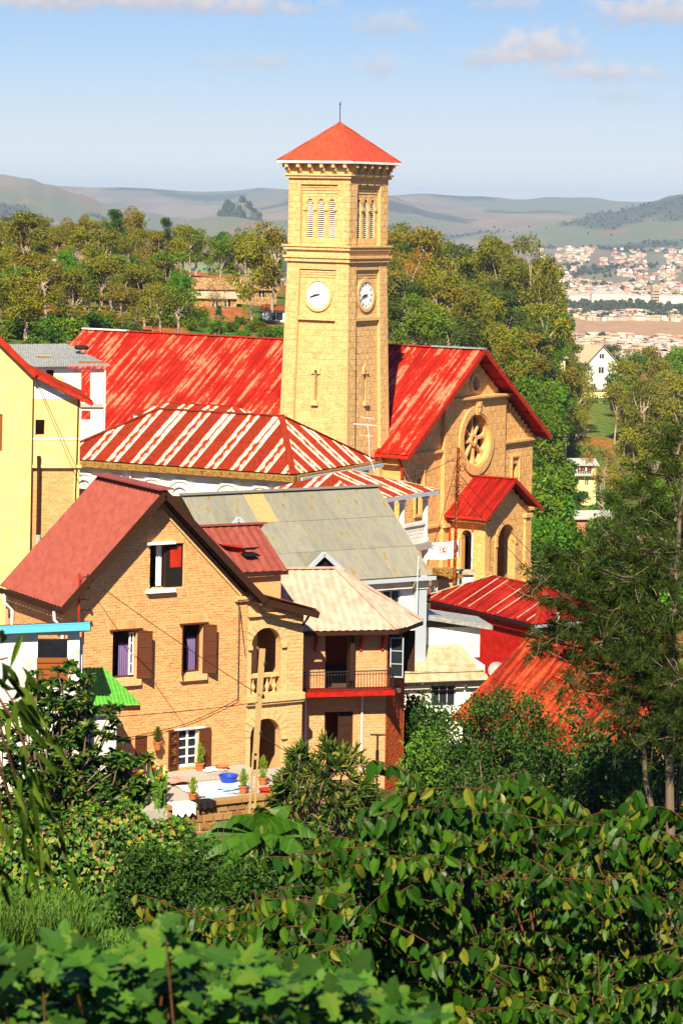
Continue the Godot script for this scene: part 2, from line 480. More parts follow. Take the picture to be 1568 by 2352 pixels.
	mat("rust_orange", Color(1, 1, 1), 0.8, streaks(512, 256, 53, Color(0.58, 0.18, 0.075), Color(0.68, 0.31, 0.15), Color(0.36, 0.085, 0.045), 0.0))
	mat("rust_red", Color(0.30, 0.030, 0.009), 0.75, blotch, 0.6)
	mat("rust_strip", Color(1, 1, 1), 0.7, rust_sheet(1), 0)
	mat("rust_strip_pale", Color(1, 1, 1), 0.7, rust_sheet(2), 0)
	mat("dull_red_tin", Color(1, 1, 1), 0.6, streaks(512, 256, 55, Color(0.55, 0.085, 0.05), Color(0.60, 0.16, 0.10), Color(0.42, 0.05, 0.03), 0.0))
	mat("glass", Color(0.02, 0.024, 0.03), 0.15)
	M["glass"].metallic_specular = 0.45
	mat("curtain_purple", Color(0.22, 0.15, 0.34), 0.9, speck, 2.0)
	mat("curtain_white", Color(0.78, 0.76, 0.72), 0.9)
	mat("terracotta", Color(0.52, 0.17, 0.06), 0.85, speck, 1.5)
	mat("cloth_white", Color(0.80, 0.79, 0.78), 0.9)
	mat("cloth_blue", Color(0.34, 0.56, 0.80), 0.9)
	mat("cloth_black", Color(0.015, 0.013, 0.014), 0.9)
	mat("plastic_blue", Color(0.02, 0.06, 0.42), 0.4)
	mat("cloth_pattern", Color(0.7, 0.42, 0.36), 0.9, noise_tex(0.08, [[0.4, Color(0.7, 0.3, 0.28)], [0.5, Color(1, 0.95, 0.9)]], 57, 256, 2), 2.0)
	mat("rubber", Color(0.02, 0.02, 0.02), 0.8)
	mat("clock_white", Color(0.86, 0.86, 0.86), 0.5)
	mat("ink", Color(0.02, 0.02, 0.025), 0.6)
	mat("bark", Color(0.20, 0.145, 0.10), 0.95, speck, 1.5)
	mat("pale_bark", Color(0.42, 0.33, 0.24), 0.9, speck, 0.6)
	mat("grey_twig", Color(0.24, 0.19, 0.12), 0.9)
	mat("twig", Color(0.11, 0.05, 0.022), 0.85, speck, 2.0)
	mat("earth", Color(1, 1, 1), 0.95, noise_tex(0.03, grey(0.62, 1.0), 61, 512, 5), 0.05)
	mat("red_soil", Color(0.46, 0.13, 0.035), 0.95, noise_tex(0.03, grey(0.6, 1.0), 63, 512, 5), 0.15)
	mat("garden_stone", Color(0.40, 0.23, 0.09), 0.95, speck, 1.0)
	for k in [["leaf", 0.6, 0.16], ["leaf_gloss", 0.4, 0.12], ["leaf_far", 0.8, 0.1], ["leaf_dull", 0.7, 0.1]]:
		var m := mat(k[0], Color(1, 1, 1), k[1])
		m.backlight_enabled = true
		m.backlight = Color(k[2], k[2], k[2] * 0.6)

func streaks(w: int, h: int, seed_: int, base: Color, worn: Color, dark: Color, amount: float) -> ImageTexture:
	# paint worn away in runs down the slope: v runs down, the runs are broken up by fine grain
	var img := Image.create(w, h, false, Image.FORMAT_RGB8)
	var n := FastNoiseLite.new()
	n.seed = seed_; n.frequency = 0.03; n.fractal_octaves = 4
	for y in h:
		for x in w:
			var run := n.get_noise_2d(x * 2.6, y * 0.16 + 70.0)
			var fine := n.get_noise_2d(x * 9.0 + 300.0, y * 3.0)
			var patch := n.get_noise_2d(x * 0.45 + 900.0, y * 0.5)
			var m := run * 1.2 + fine * 0.5 + patch * 0.7 + amount
			var c := base.lerp(worn, smoothstep(0.22, 0.5, m)).lerp(dark, smoothstep(0.05, 0.45, -m) * 0.8)
			img.set_pixel(x, y, c)
	return ImageTexture.create_from_image(img)

func rust_sheet(kind: int) -> ImageTexture:
	# a galvanised sheet: rust bleeding out from the ribs near its middle and at its lap
	var w := 64; var h := 256
	var img := Image.create(w, h, false, Image.FORMAT_RGB8)
	var n := FastNoiseLite.new()
	n.seed = 70 + kind; n.frequency = 0.03; n.fractal_octaves = 4
	for y in h:
		for x in w:
			var u := float(x) / w; var v := float(y) / h
			var band := 1.0 - absf(u - 0.52) / (0.27 if kind == 1 else 0.16)
			var comb := 0.5 + 0.5 * sin(v * TAU * 34.0)
			var e := (n.get_noise_2d(x * 1.2, y * 0.5) + n.get_noise_2d(x * 6.0, y * 4.0) * 0.4) * 0.7
			var r := band * 0.9 + e * 1.1 - comb * 0.35 * (0.6 + e) + (0.35 if v > 0.86 and kind == 1 else 0.0)
			var edge := (1.0 - minf(u, 1.0 - u) / 0.05) * 0.8 + e * 0.6
			r = clampf(maxf(r, edge) * 2.2 - 0.2, 0, 1)
			var pale := Color(0.93, 0.89, 0.78).lerp(Color(0.86, 0.76, 0.58), clampf(0.4 + e, 0, 1))
			img.set_pixel(x, y, pale.lerp(Color(0.70, 0.20, 0.08).lerp(Color(0.60, 0.13, 0.05), clampf(e + 0.5, 0, 1)), r))
	return ImageTexture.create_from_image(img)

# ---------------------------------------------------------------- the setting
func build_ground() -> void:
	var cols := PackedFloat32Array()
	for a in [-88.0, -70.0, -50.0, -35.0, -22.0]: cols.append(784.0 + FOCAL * tan(deg_to_rad(a)))
	var px := -700.0
	while px <= 2270.0:
		cols.append(px)
		px += 5.0 if px > -60.0 and px < 1630.0 else 40.0
	for a in [22.0, 35.0, 50.0, 70.0, 88.0]: cols.append(784.0 + FOCAL * tan(deg_to_rad(a)))
	var rows := PackedFloat32Array()
	var d := 1.0
	while d < 15500.0:
		rows.append(d)
		d *= 1.05 if d < 300.0 else 1.025 if d < 2000.0 else 1.011
	var v := PackedVector3Array(); var c := PackedColorArray(); var ix := PackedInt32Array()
	var nc := cols.size()
	for r in rows.size():
		for k in nc:
			var ang := atan((cols[k] - 784.0) / FOCAL)
			var x := sin(ang) * rows[r]; var z := -cos(ang) * rows[r]
			var y := ground_y(x, z)
			v.append(Vector3(x, y, z))
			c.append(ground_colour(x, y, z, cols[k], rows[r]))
			if r and k:
				var i := r * nc + k
				ix.append_array(PackedInt32Array([i, i - 1, i - nc - 1, i, i - nc - 1, i - nc]))
	# the slope goes on behind the eye
	var a := []
	a.resize(Mesh.ARRAY_MAX)
	a[Mesh.ARRAY_VERTEX] = v; a[Mesh.ARRAY_COLOR] = c; a[Mesh.ARRAY_INDEX] = ix
	var m := ArrayMesh.new()
	m.add_surface_from_arrays(Mesh.PRIMITIVE_TRIANGLES, a)
	m.surface_set_material(0, M.earth)
	var o := MeshInstance3D.new()
	o.name = "ground"; o.mesh = m
	add_child(o)
	tag(o, "slopes, plain and hazy hills stretching to the horizon", "", "", "structure")
	var back := bx(-400, 18, 0.5, 400, 19, 300)
	var s := part(self, "ground_behind", back, M.earth)
	tag(s, "slope behind the viewpoint", "", "", "structure")

func ground_colour(x: float, y: float, z: float, px: float, d: float) -> Color:
	var n := fine_noise.get_noise_2d(x, z)
	var w := rough_noise.get_noise_2d(x * 0.6 + 90.0, z * 0.6)
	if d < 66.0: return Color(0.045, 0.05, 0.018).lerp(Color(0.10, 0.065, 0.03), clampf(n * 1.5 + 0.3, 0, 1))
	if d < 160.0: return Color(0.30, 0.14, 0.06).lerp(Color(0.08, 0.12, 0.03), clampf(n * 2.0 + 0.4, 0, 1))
	if d < 1000.0:
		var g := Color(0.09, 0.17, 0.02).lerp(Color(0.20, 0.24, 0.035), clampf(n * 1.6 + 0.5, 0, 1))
		var soil := Color(0.52, 0.155, 0.04)
		var s := smoothstep(0.12, 0.3, w + n * 0.4)
		if px < 740 and d > 300 and d < 470: s = maxf(s, smoothstep(-0.3, 0.1, n + w * 0.6))
		if px > 1180: s *= 0.8
		return g.lerp(soil, s)
	# the plain and the hills
	var f := Color(0.25, 0.235, 0.16).lerp(Color(0.36, 0.29, 0.20), clampf(fine_noise.get_noise_2d(x * 0.05, z * 0.022) * 2.2 + 0.5, 0, 1))
	var grass := Color(0.20, 0.235, 0.13)
	f = f.lerp(grass, clampf(rough_noise.get_noise_2d(x * 0.06, z * 0.03 + 50.0) * 3.0 + 0.35, 0, 1))
	f = f.lerp(Color(0.36, 0.20, 0.11), smoothstep(0.28, 0.46, fine_noise.get_noise_2d(x * 0.11 + 40.0, z * 0.05)))
	f = f.lerp(Color(0.06, 0.085, 0.06), smoothstep(0.16, 0.3, rough_noise.get_noise_2d(x * 0.12, z * 0.07 + 900.0)) * 0.8)
	if px > 1150 and y < -92:
		if d > 2280 and d < 3050: f = Color(0.52, 0.30, 0.15).lerp(Color(0.60, 0.38, 0.20), n + 0.5)
		elif d >= 3050 and d < 4100: f = Color(0.50, 0.33, 0.20).lerp(Color(0.28, 0.24, 0.11), clampf(n * 2.0, 0, 1))
		elif d < 5400: f = Color(0.32, 0.26, 0.14).lerp(f, 0.4)
	if px > 420 and px < 520 and d > 3600 and d < 4700 and y < -90: f = Color(0.26, 0.44, 0.10)
	return f

# ---------------------------------------------------------------- pieces of buildings
func tin(parent: Node3D, a: Vector3, b: Vector3, c: Vector3, d: Vector3, sheet: float, rows: int, wave: float, amp: float, pick: Callable, uvs := Vector2.ZERO, called := "roof_sheet") -> void:
	# sheets of corrugated or ribbed tin on the plane a b (eave) c d (ridge), each a piece that laps over the one below
	var L := a.distance_to(b)
	var s := (b - a) / L
	var up := (d - a) - s * (d - a).dot(s)
	var T := up.length()
	var t := up / T
	var n := s.cross(t)
	if n.y < 0: n = -n
	var sd := maxf(0.0, (d - a).dot(s)); var sc := minf(L, (c - a).dot(s)); var tc := (c - a).dot(t)
	var top := func(q: float) -> float:
		if q < sd: return T * q / sd
		if q > sc: return tc * (L - q) / maxf(L - sc, 0.0001)
		return lerpf(T, tc, (q - sd) / maxf(sc - sd, 0.0001)) if sc > sd else minf(T, tc)
	var count := maxi(1, int(round(L / sheet)))
	var w := L / count
	var per := maxi(1, int(round(w / wave))) * 4
	for j in rows:
		var t0 := T * j / rows - (0.06 if j else 0.0); var t1 := T * (j + 1) / rows
		for i in count:
			var m := MB.new()
			var tone := 0.88 + 0.2 * fmod(absf(sin(i * 12.9898 + j * 78.233 + L * 3.1) * 43758.5453), 1.0)   # each sheet has weathered in its own way
			m.col = Color(tone, tone, tone)
			for k in per:
				var s0 := w * i + w * k / per; var s1 := w * i + w * (k + 1) / per
				var h0: float = top.call(s0); var h1: float = top.call(s1)
				if maxf(h0, h1) <= t0 + 0.005: continue
				var e0 := minf(t1, maxf(h0, t0)); var e1 := minf(t1, maxf(h1, t0))
				var y0 := amp * cos(k * PI / 2); var y1 := amp * cos((k + 1) * PI / 2)
				var lift := 0.015 + rng.randf() * 0.0
				var u0 := Vector2(float(k) / per, 0); var u1 := Vector2(float(k + 1) / per, 1)
				if uvs != Vector2.ZERO:
					u0 = Vector2(s0 * uvs.x, t0 * uvs.y); u1 = Vector2(s1 * uvs.x, t1 * uvs.y)
				m.quad(a + s * s0 + t * t0 + n * (y0 + lift), a + s * s1 + t * t0 + n * (y1 + lift), a + s * s1 + t * e1 + n * y1, a + s * s0 + t * e0 + n * y0, u0, u1)
			if m.v.size(): part(parent, called, m, pick.call(i, j))

func bar(parent: Node3D, called: String, p: Vector3, q: Vector3, w: float, h: float, m: Material, up := Vector3.UP) -> MeshInstance3D:
	var b := MB.new(); b.beam(p, q, w, h, up); return part(parent, called, b, m)

func pipe(parent: Node3D, called: String, pts: Array, r: float, m: Material, n := 6) -> MeshInstance3D:
	var b := MB.new(); var rr := PackedFloat32Array()
	for p in pts: rr.append(r)
	b.tube(PackedVector3Array(pts), rr, n); return part(parent, called, b, m)

func casement(parent: Node3D, x0: float, y0: float, x1: float, y1: float, z: float, frame: Material, nx: int, ny: int, bar_w := 0.035, called := "window") -> MeshInstance3D:
	var b := MB.new()
	for k in nx + 1:
		var x := lerpf(x0 + bar_w / 2, x1 - bar_w / 2, float(k) / nx)
		var w := bar_w * (1.0 if k == 0 or k == nx or nx % 2 == 0 and k * 2 == nx else 0.6)
		b.box(Vector3(x - w / 2, y0, z - 0.03), Vector3(x + w / 2, y1, z + 0.03))
	for k in ny + 1:
		var y := lerpf(y0 + bar_w / 2, y1 - bar_w / 2, float(k) / ny)
		var w := bar_w * (1.0 if k == 0 or k == ny else 0.6)
		b.box(Vector3(x0 + 0.002, y - w / 2, z - 0.026), Vector3(x1 - 0.002, y + w / 2, z + 0.026))
	var o := part(parent, called, b, frame)
	for i in nx:
		for j in ny:
			var p := bx(lerpf(x0, x1, float(i) / nx) + 0.005, lerpf(y0, y1, float(j) / ny) + 0.005, z - 0.012, lerpf(x0, x1, float(i + 1) / nx) - 0.005, lerpf(y0, y1, float(j + 1) / ny) - 0.005, z - 0.006)
			part(o, "pane", p, M.glass)
	return o

func shutter(parent: Node3D, hx: float, y0: float, y1: float, w: float, z: float, ang: float, side: int, m: Material) -> MeshInstance3D:
	var b := MB.new()
	var st := 0.05
	b.box(Vector3(0, 0, -0.018), Vector3(st, y1 - y0, 0.018)); b.box(Vector3(w - st, 0, -0.018), Vector3(w, y1 - y0, 0.018))
	for f in [0.0, 0.34, 0.67, 1.0]:
		var y: float = (y1 - y0 - st) * f
		b.box(Vector3(st, y, -0.016), Vector3(w - st, y + st, 0.016))
	var o := part(parent, "shutter", b, m)
	o.position = Vector3(hx, y0, z)
	o.rotation.y = -deg_to_rad(ang) if side > 0 else PI + deg_to_rad(ang)
	var s := MB.new()
	var n := int((y1 - y0) / 0.045)
	for k in n:
		var y := (k + 0.5) * (y1 - y0) / n
		s.quad(Vector3(st, y - 0.022, 0.014), Vector3(w - st, y - 0.022, 0.014), Vector3(w - st, y + 0.022, -0.012), Vector3(st, y + 0.022, -0.012))
	part(o, "slats", s, m)
	return o

func curtain(parent: Node3D, x0: float, y0: float, x1: float, y1: float, z: float, m: Material, folds := 5) -> void:
	var b := MB.new()
	var n := folds * 4
	for k in n:
		var p := float(k) / n; var q := float(k + 1) / n
		b.quad(Vector3(lerpf(x0, x1, p), y0, z + 0.035 * sin(p * folds * TAU)), Vector3(lerpf(x0, x1, q), y0, z + 0.035 * sin(q * folds * TAU)), Vector3(lerpf(x0, x1, q), y1, z + 0.02 * sin(q * folds * TAU)), Vector3(lerpf(x0, x1, p), y1, z + 0.02 * sin(p * folds * TAU)))
	part(parent, "curtain", b, m)

func baluster_row(parent: Node3D, x0: float, x1: float, y0: float, y1: float, z: float, n: int, m: Material) -> void:
	for k in n:
		var b := MB.new(); var h := y1 - y0
		b.lathe(Vector3(lerpf(x0, x1, (k + 0.5) / n), y0, z), [Vector2(0.055, 0), Vector2(0.055, 0.06 * h), Vector2(0.03, 0.12 * h), Vector2(0.07, 0.38 * h), Vector2(0.025, 0.7 * h), Vector2(0.05, 0.85 * h), Vector2(0.055, h)], 10)
		part(parent, "baluster", b, m)

func stone_tones() -> Array:
	return [Color(1, 1, 1), Color(0.95, 0.94, 0.91), Color(1.03, 1.02, 1.0), Color(0.92, 0.89, 0.83), Color(1.05, 1.04, 1.03)]

func trim(parent: Node3D, called: String, a: Vector3, b: Vector3, m: Material = null, x := Transform3D()) -> void:
	var t := MB.new(); t.xf = x; t.box(a, b); part(parent, called, t, m if m else M.stone_facade)

# ---------------------------------------------------------------- church
func build_church() -> void:
	var c := thing("church", "sandstone church with long worn red tin roof and rose window in its gable", "church", Vector3(11.176, 0, -152), 57.5)
	var f := MB.new()
	# facade wall with its openings
	var gable := PackedVector2Array([Vector2(-14.45, 0.2), Vector2(0, 0.2), Vector2(0, 7.95), Vector2(-7.2, 12.9), Vector2(-14.45, 7.95)])
	var rose := circle(-7.0, 8.2, 1.5, 36)
	var eye := arch(-7.15, 10.85, -6.55, 11.75)
	var wl := arch(-12.95, 4.6, -12.35, 6.55); var wr := arch(-2.35, 4.6, -1.8, 6.55)
	var door := arch(-8.2, 0.2, -6.2, 3.4)
	var holes := [rose, eye, wl, wr, door]
	wall(f, gable, holes, -0.6, 0.0)
	# nave side walls, back wall, floor
	f.box(Vector3(-14.45, 0.2, -26.2), Vector3(-13.9, 7.9, -0.6)); f.box(Vector3(-0.55, 0.2, -26.2), Vector3(0, 7.9, -0.6))
	f.xf = Transform3D(Basis(), Vector3(0, 0, -26.2)); f.ext(gable, -0.5, 0.0); f.xf = Transform3D()
	f.box(Vector3(-13.9, 0.1, -26.2), Vector3(-0.55, 0.2, -0.6))
	part(c, "wall", f, M.stone_facade_core)
	var list := []
	var centre := PackedVector2Array([Vector2(-10.4, 0.3), Vector2(-3.65, 0.3), Vector2(-3.65, 10.35), Vector2(-10.4, 10.35)])
	var up := PackedVector2Array([Vector2(-10.3, 10.6), Vector2(-3.9, 10.6), Vector2(-7.15, 12.75)])
	var lft := PackedVector2Array([Vector2(-14.4, 0.3), Vector2(-10.4, 0.3), Vector2(-10.4, 10.4), Vector2(-14.4, 7.85)])
	var rgt := PackedVector2Array([Vector2(-3.65, 0.3), Vector2(-0.05, 0.3), Vector2(-0.05, 7.8), Vector2(-3.65, 10.3)])
	var seen := Rect2(-13.6, 4.0, 14, 9)
	# the middle bay stands forward
	var mid := MB.new()
	wall(mid, centre, [circle(-7.0, 8.2, 1.52, 36), arch(-8.2, 0.3, -6.2, 3.4)], 0.005, 0.24)
	part(c, "centre_bay", mid, M.stone_facade_core)
	lay(list, centre, [circle(-7.0, 8.2, 1.95, 36), arch(-8.2, 0.3, -6.2, 3.4), rect(-9.7, 0.2, -4.6, 5.8)], Transform3D(Basis(), Vector3(0, 0, 0.24)), 0.62, 0.345, 5, 0.018, 0.013, seen)
	lay(list, up, [circle(-6.85, 11.3, 0.62)], Transform3D(), 0.62, 0.345, 5, 0.018, 0.013, seen)
	lay(list, lft, [rect(-13.15, 4.5, -12.15, 7.0)], Transform3D(), 0.62, 0.345, 5, 0.018, 0.013, seen)
	lay(list, rgt, [rect(-2.6, 4.5, -1.55, 7.0)], Transform3D(), 0.62, 0.345, 5, 0.018, 0.013, seen)
	# the bit of side wall between the tower and the gable
	lay(list, rect(-1.3, 0.3, 0, 7.5), [], Transform3D(Basis(Vector3.UP, -PI / 2), Vector3(-14.45, 0, 0)), 0.62, 0.345, 5, 0.018, 0.013)
	emit_blocks(c, "stone", list, M.stone_facade, stone_tones())
	for e in [[-10.55, -3.5, 10.38, 0.42], [-10.6, -3.45, 10.5, 0.5]]:
		trim(c, "cornice", Vector3(e[0], e[2], 0.01), Vector3(e[1], e[2] + 0.12, e[3]))
	for e in [[-14.6, -10.42, 7.62, 0.12], [-14.65, -10.42, 7.76, 0.2], [-3.63, 0.12, 7.62, 0.12], [-3.63, 0.18, 7.76, 0.2], [-14.6, -10.42, 3.75, 0.14], [-3.63, 0.1, 3.75, 0.14]]:
		trim(c, "cornice", Vector3(e[0], e[2], 0.008), Vector3(e[1], e[2] + 0.14, e[3]))
	for e in [[-10.5, -9.0], [-5.0, -3.55]]: trim(c, "plinth_band", Vector3(e[0], 3.7, 0.245), Vector3(e[1], 3.9, 0.4))
	for k in 9:   # stepped blocks under the right-hand verge
		var q := (k + 0.5) / 9.0
		trim(c, "verge_block", Vector3(-0.1 - 3.4 * q - 0.16, 7.75 + 2.35 * q, 0.01), Vector3(-0.1 - 3.4 * q + 0.16, 7.75 + 2.35 * q + 0.3, 0.09))
	# window recesses
	for e in [[-12.65, wl], [-2.08, wr]]:
		var b := MB.new()
		wall(b, rect(e[0] - 0.52, 4.45, e[0] + 0.52, 7.02), [rect(e[0] - 0.4, 4.6, e[0] + 0.4, 6.9)], 0.004, 0.1)
		var o := part(c, "window_surround", b, M.stone_facade)
		part(o, "pane", bx(e[0] - 0.3, 4.6, -0.32, e[0] + 0.3, 6.6, -0.29), M.glass)
		var g := MB.new()
		for k in 6: g.box(Vector3(e[0] - 0.3, 4.7 + k * 0.32, -0.27), Vector3(e[0] + 0.3, 4.73 + k * 0.32, -0.24))
		g.box(Vector3(e[0] - 0.015, 4.6, -0.272), Vector3(e[0] + 0.015, 6.6, -0.238))
		part(o, "glazing_bar", g, M.iron)
	# rose window
	var ro := MB.new()
	ro.ring(-7.0, 8.2, 1.5, 1.93, 0.0, 0.34, 0, TAU, 48)
	ro.ring(-7.0, 8.2, 1.4, 1.52, -0.3, 0.30, 0, TAU, 48)
	var rw := part(c, "rose_window", ro, M.stone_facade)
	var hub := MB.new(); hub.ring(-7.0, 8.2, 0.17, 0.36, -0.22, 0.12, 0, TAU, 24)
	part(rw, "hub", hub, M.stone_facade)
	for k in 8:
		var a := TAU * k / 8 + 0.12
		var s := MB.new(); var dr := Vector3(cos(a), sin(a), 0)
		s.beam(Vector3(-7.0, 8.2, -0.07) + dr * 0.34, Vector3(-7.0, 8.2, -0.07) + dr * 1.42, 0.15, 0.26, Vector3(0, 0, 1))
		part(rw, "spoke", s, M.stone_facade)
		var t := MB.new(); var m := a + PI / 8
		t.ring(-7.0 + cos(m) * 1.02, 8.2 + sin(m) * 1.02, 0.36, 0.47, -0.2, 0.05, m - 1.7, m + 1.7, 14)
		part(rw, "tracery", t, M.stone_facade)
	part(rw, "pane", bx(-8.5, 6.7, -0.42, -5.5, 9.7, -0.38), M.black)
	var ks := MB.new()
	ks.ext(PackedVector2Array([Vector2(-7.2, 9.6), Vector2(-6.8, 9.6), Vector2(-6.7, 10.35), Vector2(-7.3, 10.35)]), 0.245, 0.42)
	var kst := part(c, "keystone", ks, M.stone_facade)
	var cr := bx(-7.05, 9.75, 0.42, -6.95, 10.3, 0.47); cr.box(Vector3(-7.19, 10.05, 0.42), Vector3(-6.81, 10.14, 0.468))
	part(kst, "cross", cr, M.stone)
	var oc := MB.new(); oc.ring(-6.85, 11.3, 0.4, 0.56, 0.0, 0.1, 0, TAU, 28)
	var ov := part(c, "oculus", oc, M.stone_facade)
	for k in 8: part(ov, "louvre_slat", bx(-7.15, 10.9 + k * 0.1, -0.2, -6.55, 10.93 + k * 0.1, -0.1), M.grey_paint)
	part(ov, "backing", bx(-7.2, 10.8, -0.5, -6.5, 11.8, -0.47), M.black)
	# roof
	var pick := func(_i, _j): return M.worn_red
	tin(c, Vector3(-15.07, 7.95, -26.9), Vector3(-15.07, 7.95, 0.8), Vector3(-7.2, 13.2, 0.8), Vector3(-7.2, 13.2, -26.9), 0.74, 2, 0.37, 0.022, pick, Vector2(0.0357, 0.1))
	tin(c, Vector3(0.67, 7.95, 0.8), Vector3(0.67, 7.95, -26.9), Vector3(-7.2, 13.2, -26.9), Vector3(-7.2, 13.2, 0.8), 2.8, 1, 0.37, 0.022, pick, Vector2(0.0357, 0.1))
	bar(c, "ridge_cap", Vector3(-7.2, 13.23, -26.9), Vector3(-7.2, 13.23, -2.5), 0.34, 0.06, M.red_paint)
	bar(c, "ridge_cap", Vector3(-7.2, 13.25, -2.5), Vector3(-7.2, 13.25, 0.82), 0.4, 0.07, M.shed_tin)
	bar(c, "ridge_cap", Vector3(-7.2, 13.25, -26.95), Vector3(-7.2, 13.25, -23.6), 0.4, 0.07, M.white_tin)
	for s in [[-15.1, 7.85], [0.7, 7.85]]:
		bar(c, "bargeboard", Vector3(s[0], s[1], 0.82), Vector3(-7.2, 13.12, 0.82), 0.05, 0.26, M.red_paint)
	bar(c, "gutter", Vector3(-15.15, 7.84, -1.25), Vector3(-15.15, 7.84, 0.85), 0.16, 0.16, M.red_paint)
	bar(c, "gutter", Vector3(-15.15, 7.84, -26.9), Vector3(-15.15, 7.84, -5.7), 0.16, 0.16, M.red_paint)
	for k in 5:
		var q := k / 5.0 + 0.1
		bar(c, "rafter", Vector3(lerpf(0.5, -7, q), lerpf(7.85, 12.9, q), -0.3), Vector3(lerpf(0.5, -7, q), lerpf(7.85, 12.9, q), 0.8), 0.12, 0.14, M.red_paint)
	var soffit := MB.new()
	for s in [[-15.0, -7.2], [0.6, -7.2]]: soffit.quad(Vector3(s[0], 7.88, -0.1), Vector3(s[0], 7.88, 0.78), Vector3(s[1], 13.08, 0.78), Vector3(s[1], 13.08, -0.1))
	part(c, "soffit", soffit, M.red_wall)
	pipe(c, "downpipe", [Vector3(-14.95, 7.8, 0.1), Vector3(-14.65, 7.3, 0.12), Vector3(-14.62, 6.9, 0.12), Vector3(-14.62, 0.4, 0.12)], 0.07, M.red_paint)
	build_porch(c)
	build_tower()

func build_porch(c: Node3D) -> void:
	var x0 := -9.75; var x1 := -4.6; var zf := 2.3
	var p := MB.new()
	var gab := PackedVector2Array([Vector2(x0, 0.2), Vector2(x1, 0.2), Vector2(x1, 4.4), Vector2(-7.17, 5.95), Vector2(x0, 4.4)])
	wall(p, gab, [arch(-8.15, 0.2, -6.2, 3.75)], zf - 0.4, zf)
	p.xf = Transform3D(Basis(Vector3.UP, -PI / 2), Vector3(x0 + 0.4, 0, 0))
	wall(p, rect(0.24, 0.2, zf - 0.4, 4.4), [arch(1.0, 0.2, 1.65, 3.6)], 0.0, 0.4)
	p.xf = Transform3D(Basis(Vector3.UP, -PI / 2), Vector3(x1, 0, 0))
	wall(p, rect(0.24, 0.2, zf - 0.4, 4.4), [arch(1.0, 0.2, 1.65, 3.6)], 0.0, 0.4)
	var o := part(c, "porch", p, M.stone_facade_core)
	var list := []
	lay(list, gab, [arch(-8.42, 0.1, -5.93, 4.0)], Transform3D(Basis(), Vector3(0, 0, zf)), 0.6, 0.34, 5, 0.018, 0.013)
	lay(list, rect(0.26, 0.2, zf - 0.02, 4.3), [arch(0.85, 0.1, 1.8, 3.75)], Transform3D(Basis(Vector3.UP, -PI / 2), Vector3(x0, 0, 0)), 0.6, 0.34, 5, 0.018, 0.013)
	emit_sub(o, "stone", list, M.stone_facade, stone_tones())
	var t := MB.new()
	t.ring(-7.175, 2.78, 0.975, 1.24, zf - 0.1, zf + 0.06, 0, PI, 20)
	for s in [-8.28, -6.06]: t.box(Vector3(s - 0.14, 2.6, zf - 0.2), Vector3(s + 0.14, 2.8, zf + 0.08)); t.box(Vector3(s - 0.13, 0.2, zf - 0.1), Vector3(s + 0.13, 2.6, zf + 0.04))
	for s in [x0 + 0.3, x1 - 0.3]:
		t.box(Vector3(s - 0.36, 0.2, zf + 0.005), Vector3(s + 0.36, 1.35, zf + 0.22)); t.box(Vector3(s - 0.28, 1.35, zf + 0.005), Vector3(s + 0.28, 3.95, zf + 0.14)); t.box(Vector3(s - 0.38, 3.95, zf + 0.004), Vector3(s + 0.38, 4.15, zf + 0.24))
	t.box(Vector3(x0 - 0.12, 3.95, 0.3), Vector3(x0 - 0.002, 4.15, zf)); t.box(Vector3(x0 - 0.14, 0.2, 0.3), Vector3(x0 - 0.003, 1.2, zf + 0.1))
	part(o, "porch_trim", t, M.stone_facade)
	var pick := func(_i, _j): return M.dull_red_tin
	tin(c, Vector3(-10.25, 4.42, 0.05), Vector3(-10.25, 4.42, 2.85), Vector3(-7.17, 6.25, 2.85), Vector3(-7.17, 6.25, 0.05), 0.7, 1, 0.35, 0.018, pick, Vector2(0.08, 0.12), "porch_roof_sheet")
	tin(c, Vector3(-4.1, 4.42, 2.85), Vector3(-4.1, 4.42, 0.05), Vector3(-7.17, 6.25, 0.05), Vector3(-7.17, 6.25, 2.85), 0.7, 1, 0.35, 0.018, pick, Vector2(0.08, 0.12), "porch_roof_sheet")
	bar(c, "ridge_cap", Vector3(-7.17, 6.28, 0.03), Vector3(-7.17, 6.28, 2.88), 0.28, 0.05, M.red_paint)
	for s in [-10.28, -4.06]: bar(c, "bargeboard", Vector3(s, 4.34, 2.86), Vector3(-7.17, 6.18, 2.86), 0.05, 0.22, M.red_paint)
	bar(c, "gutter", Vector3(-10.32, 4.34, 0.05), Vector3(-10.32, 4.34, 2.9), 0.14, 0.15, M.red_paint)
	pipe(c, "downpipe", [Vector3(-10.28, 4.3, 0.35), Vector3(-9.9, 3.9, 0.35), Vector3(-9.9, 0.3, 0.35)], 0.055, M.red_paint)

func emit_sub(parent: Node3D, called: String, list: Array, m: Material, cols: Array) -> void:
	# blocks of a part: joined, but for the first few courses that show
	var meshes := []
	for k in cols: meshes.append(block_mesh(m, k))
	for e in list: piece(parent, called, meshes[e[1] % meshes.size()], e[0])

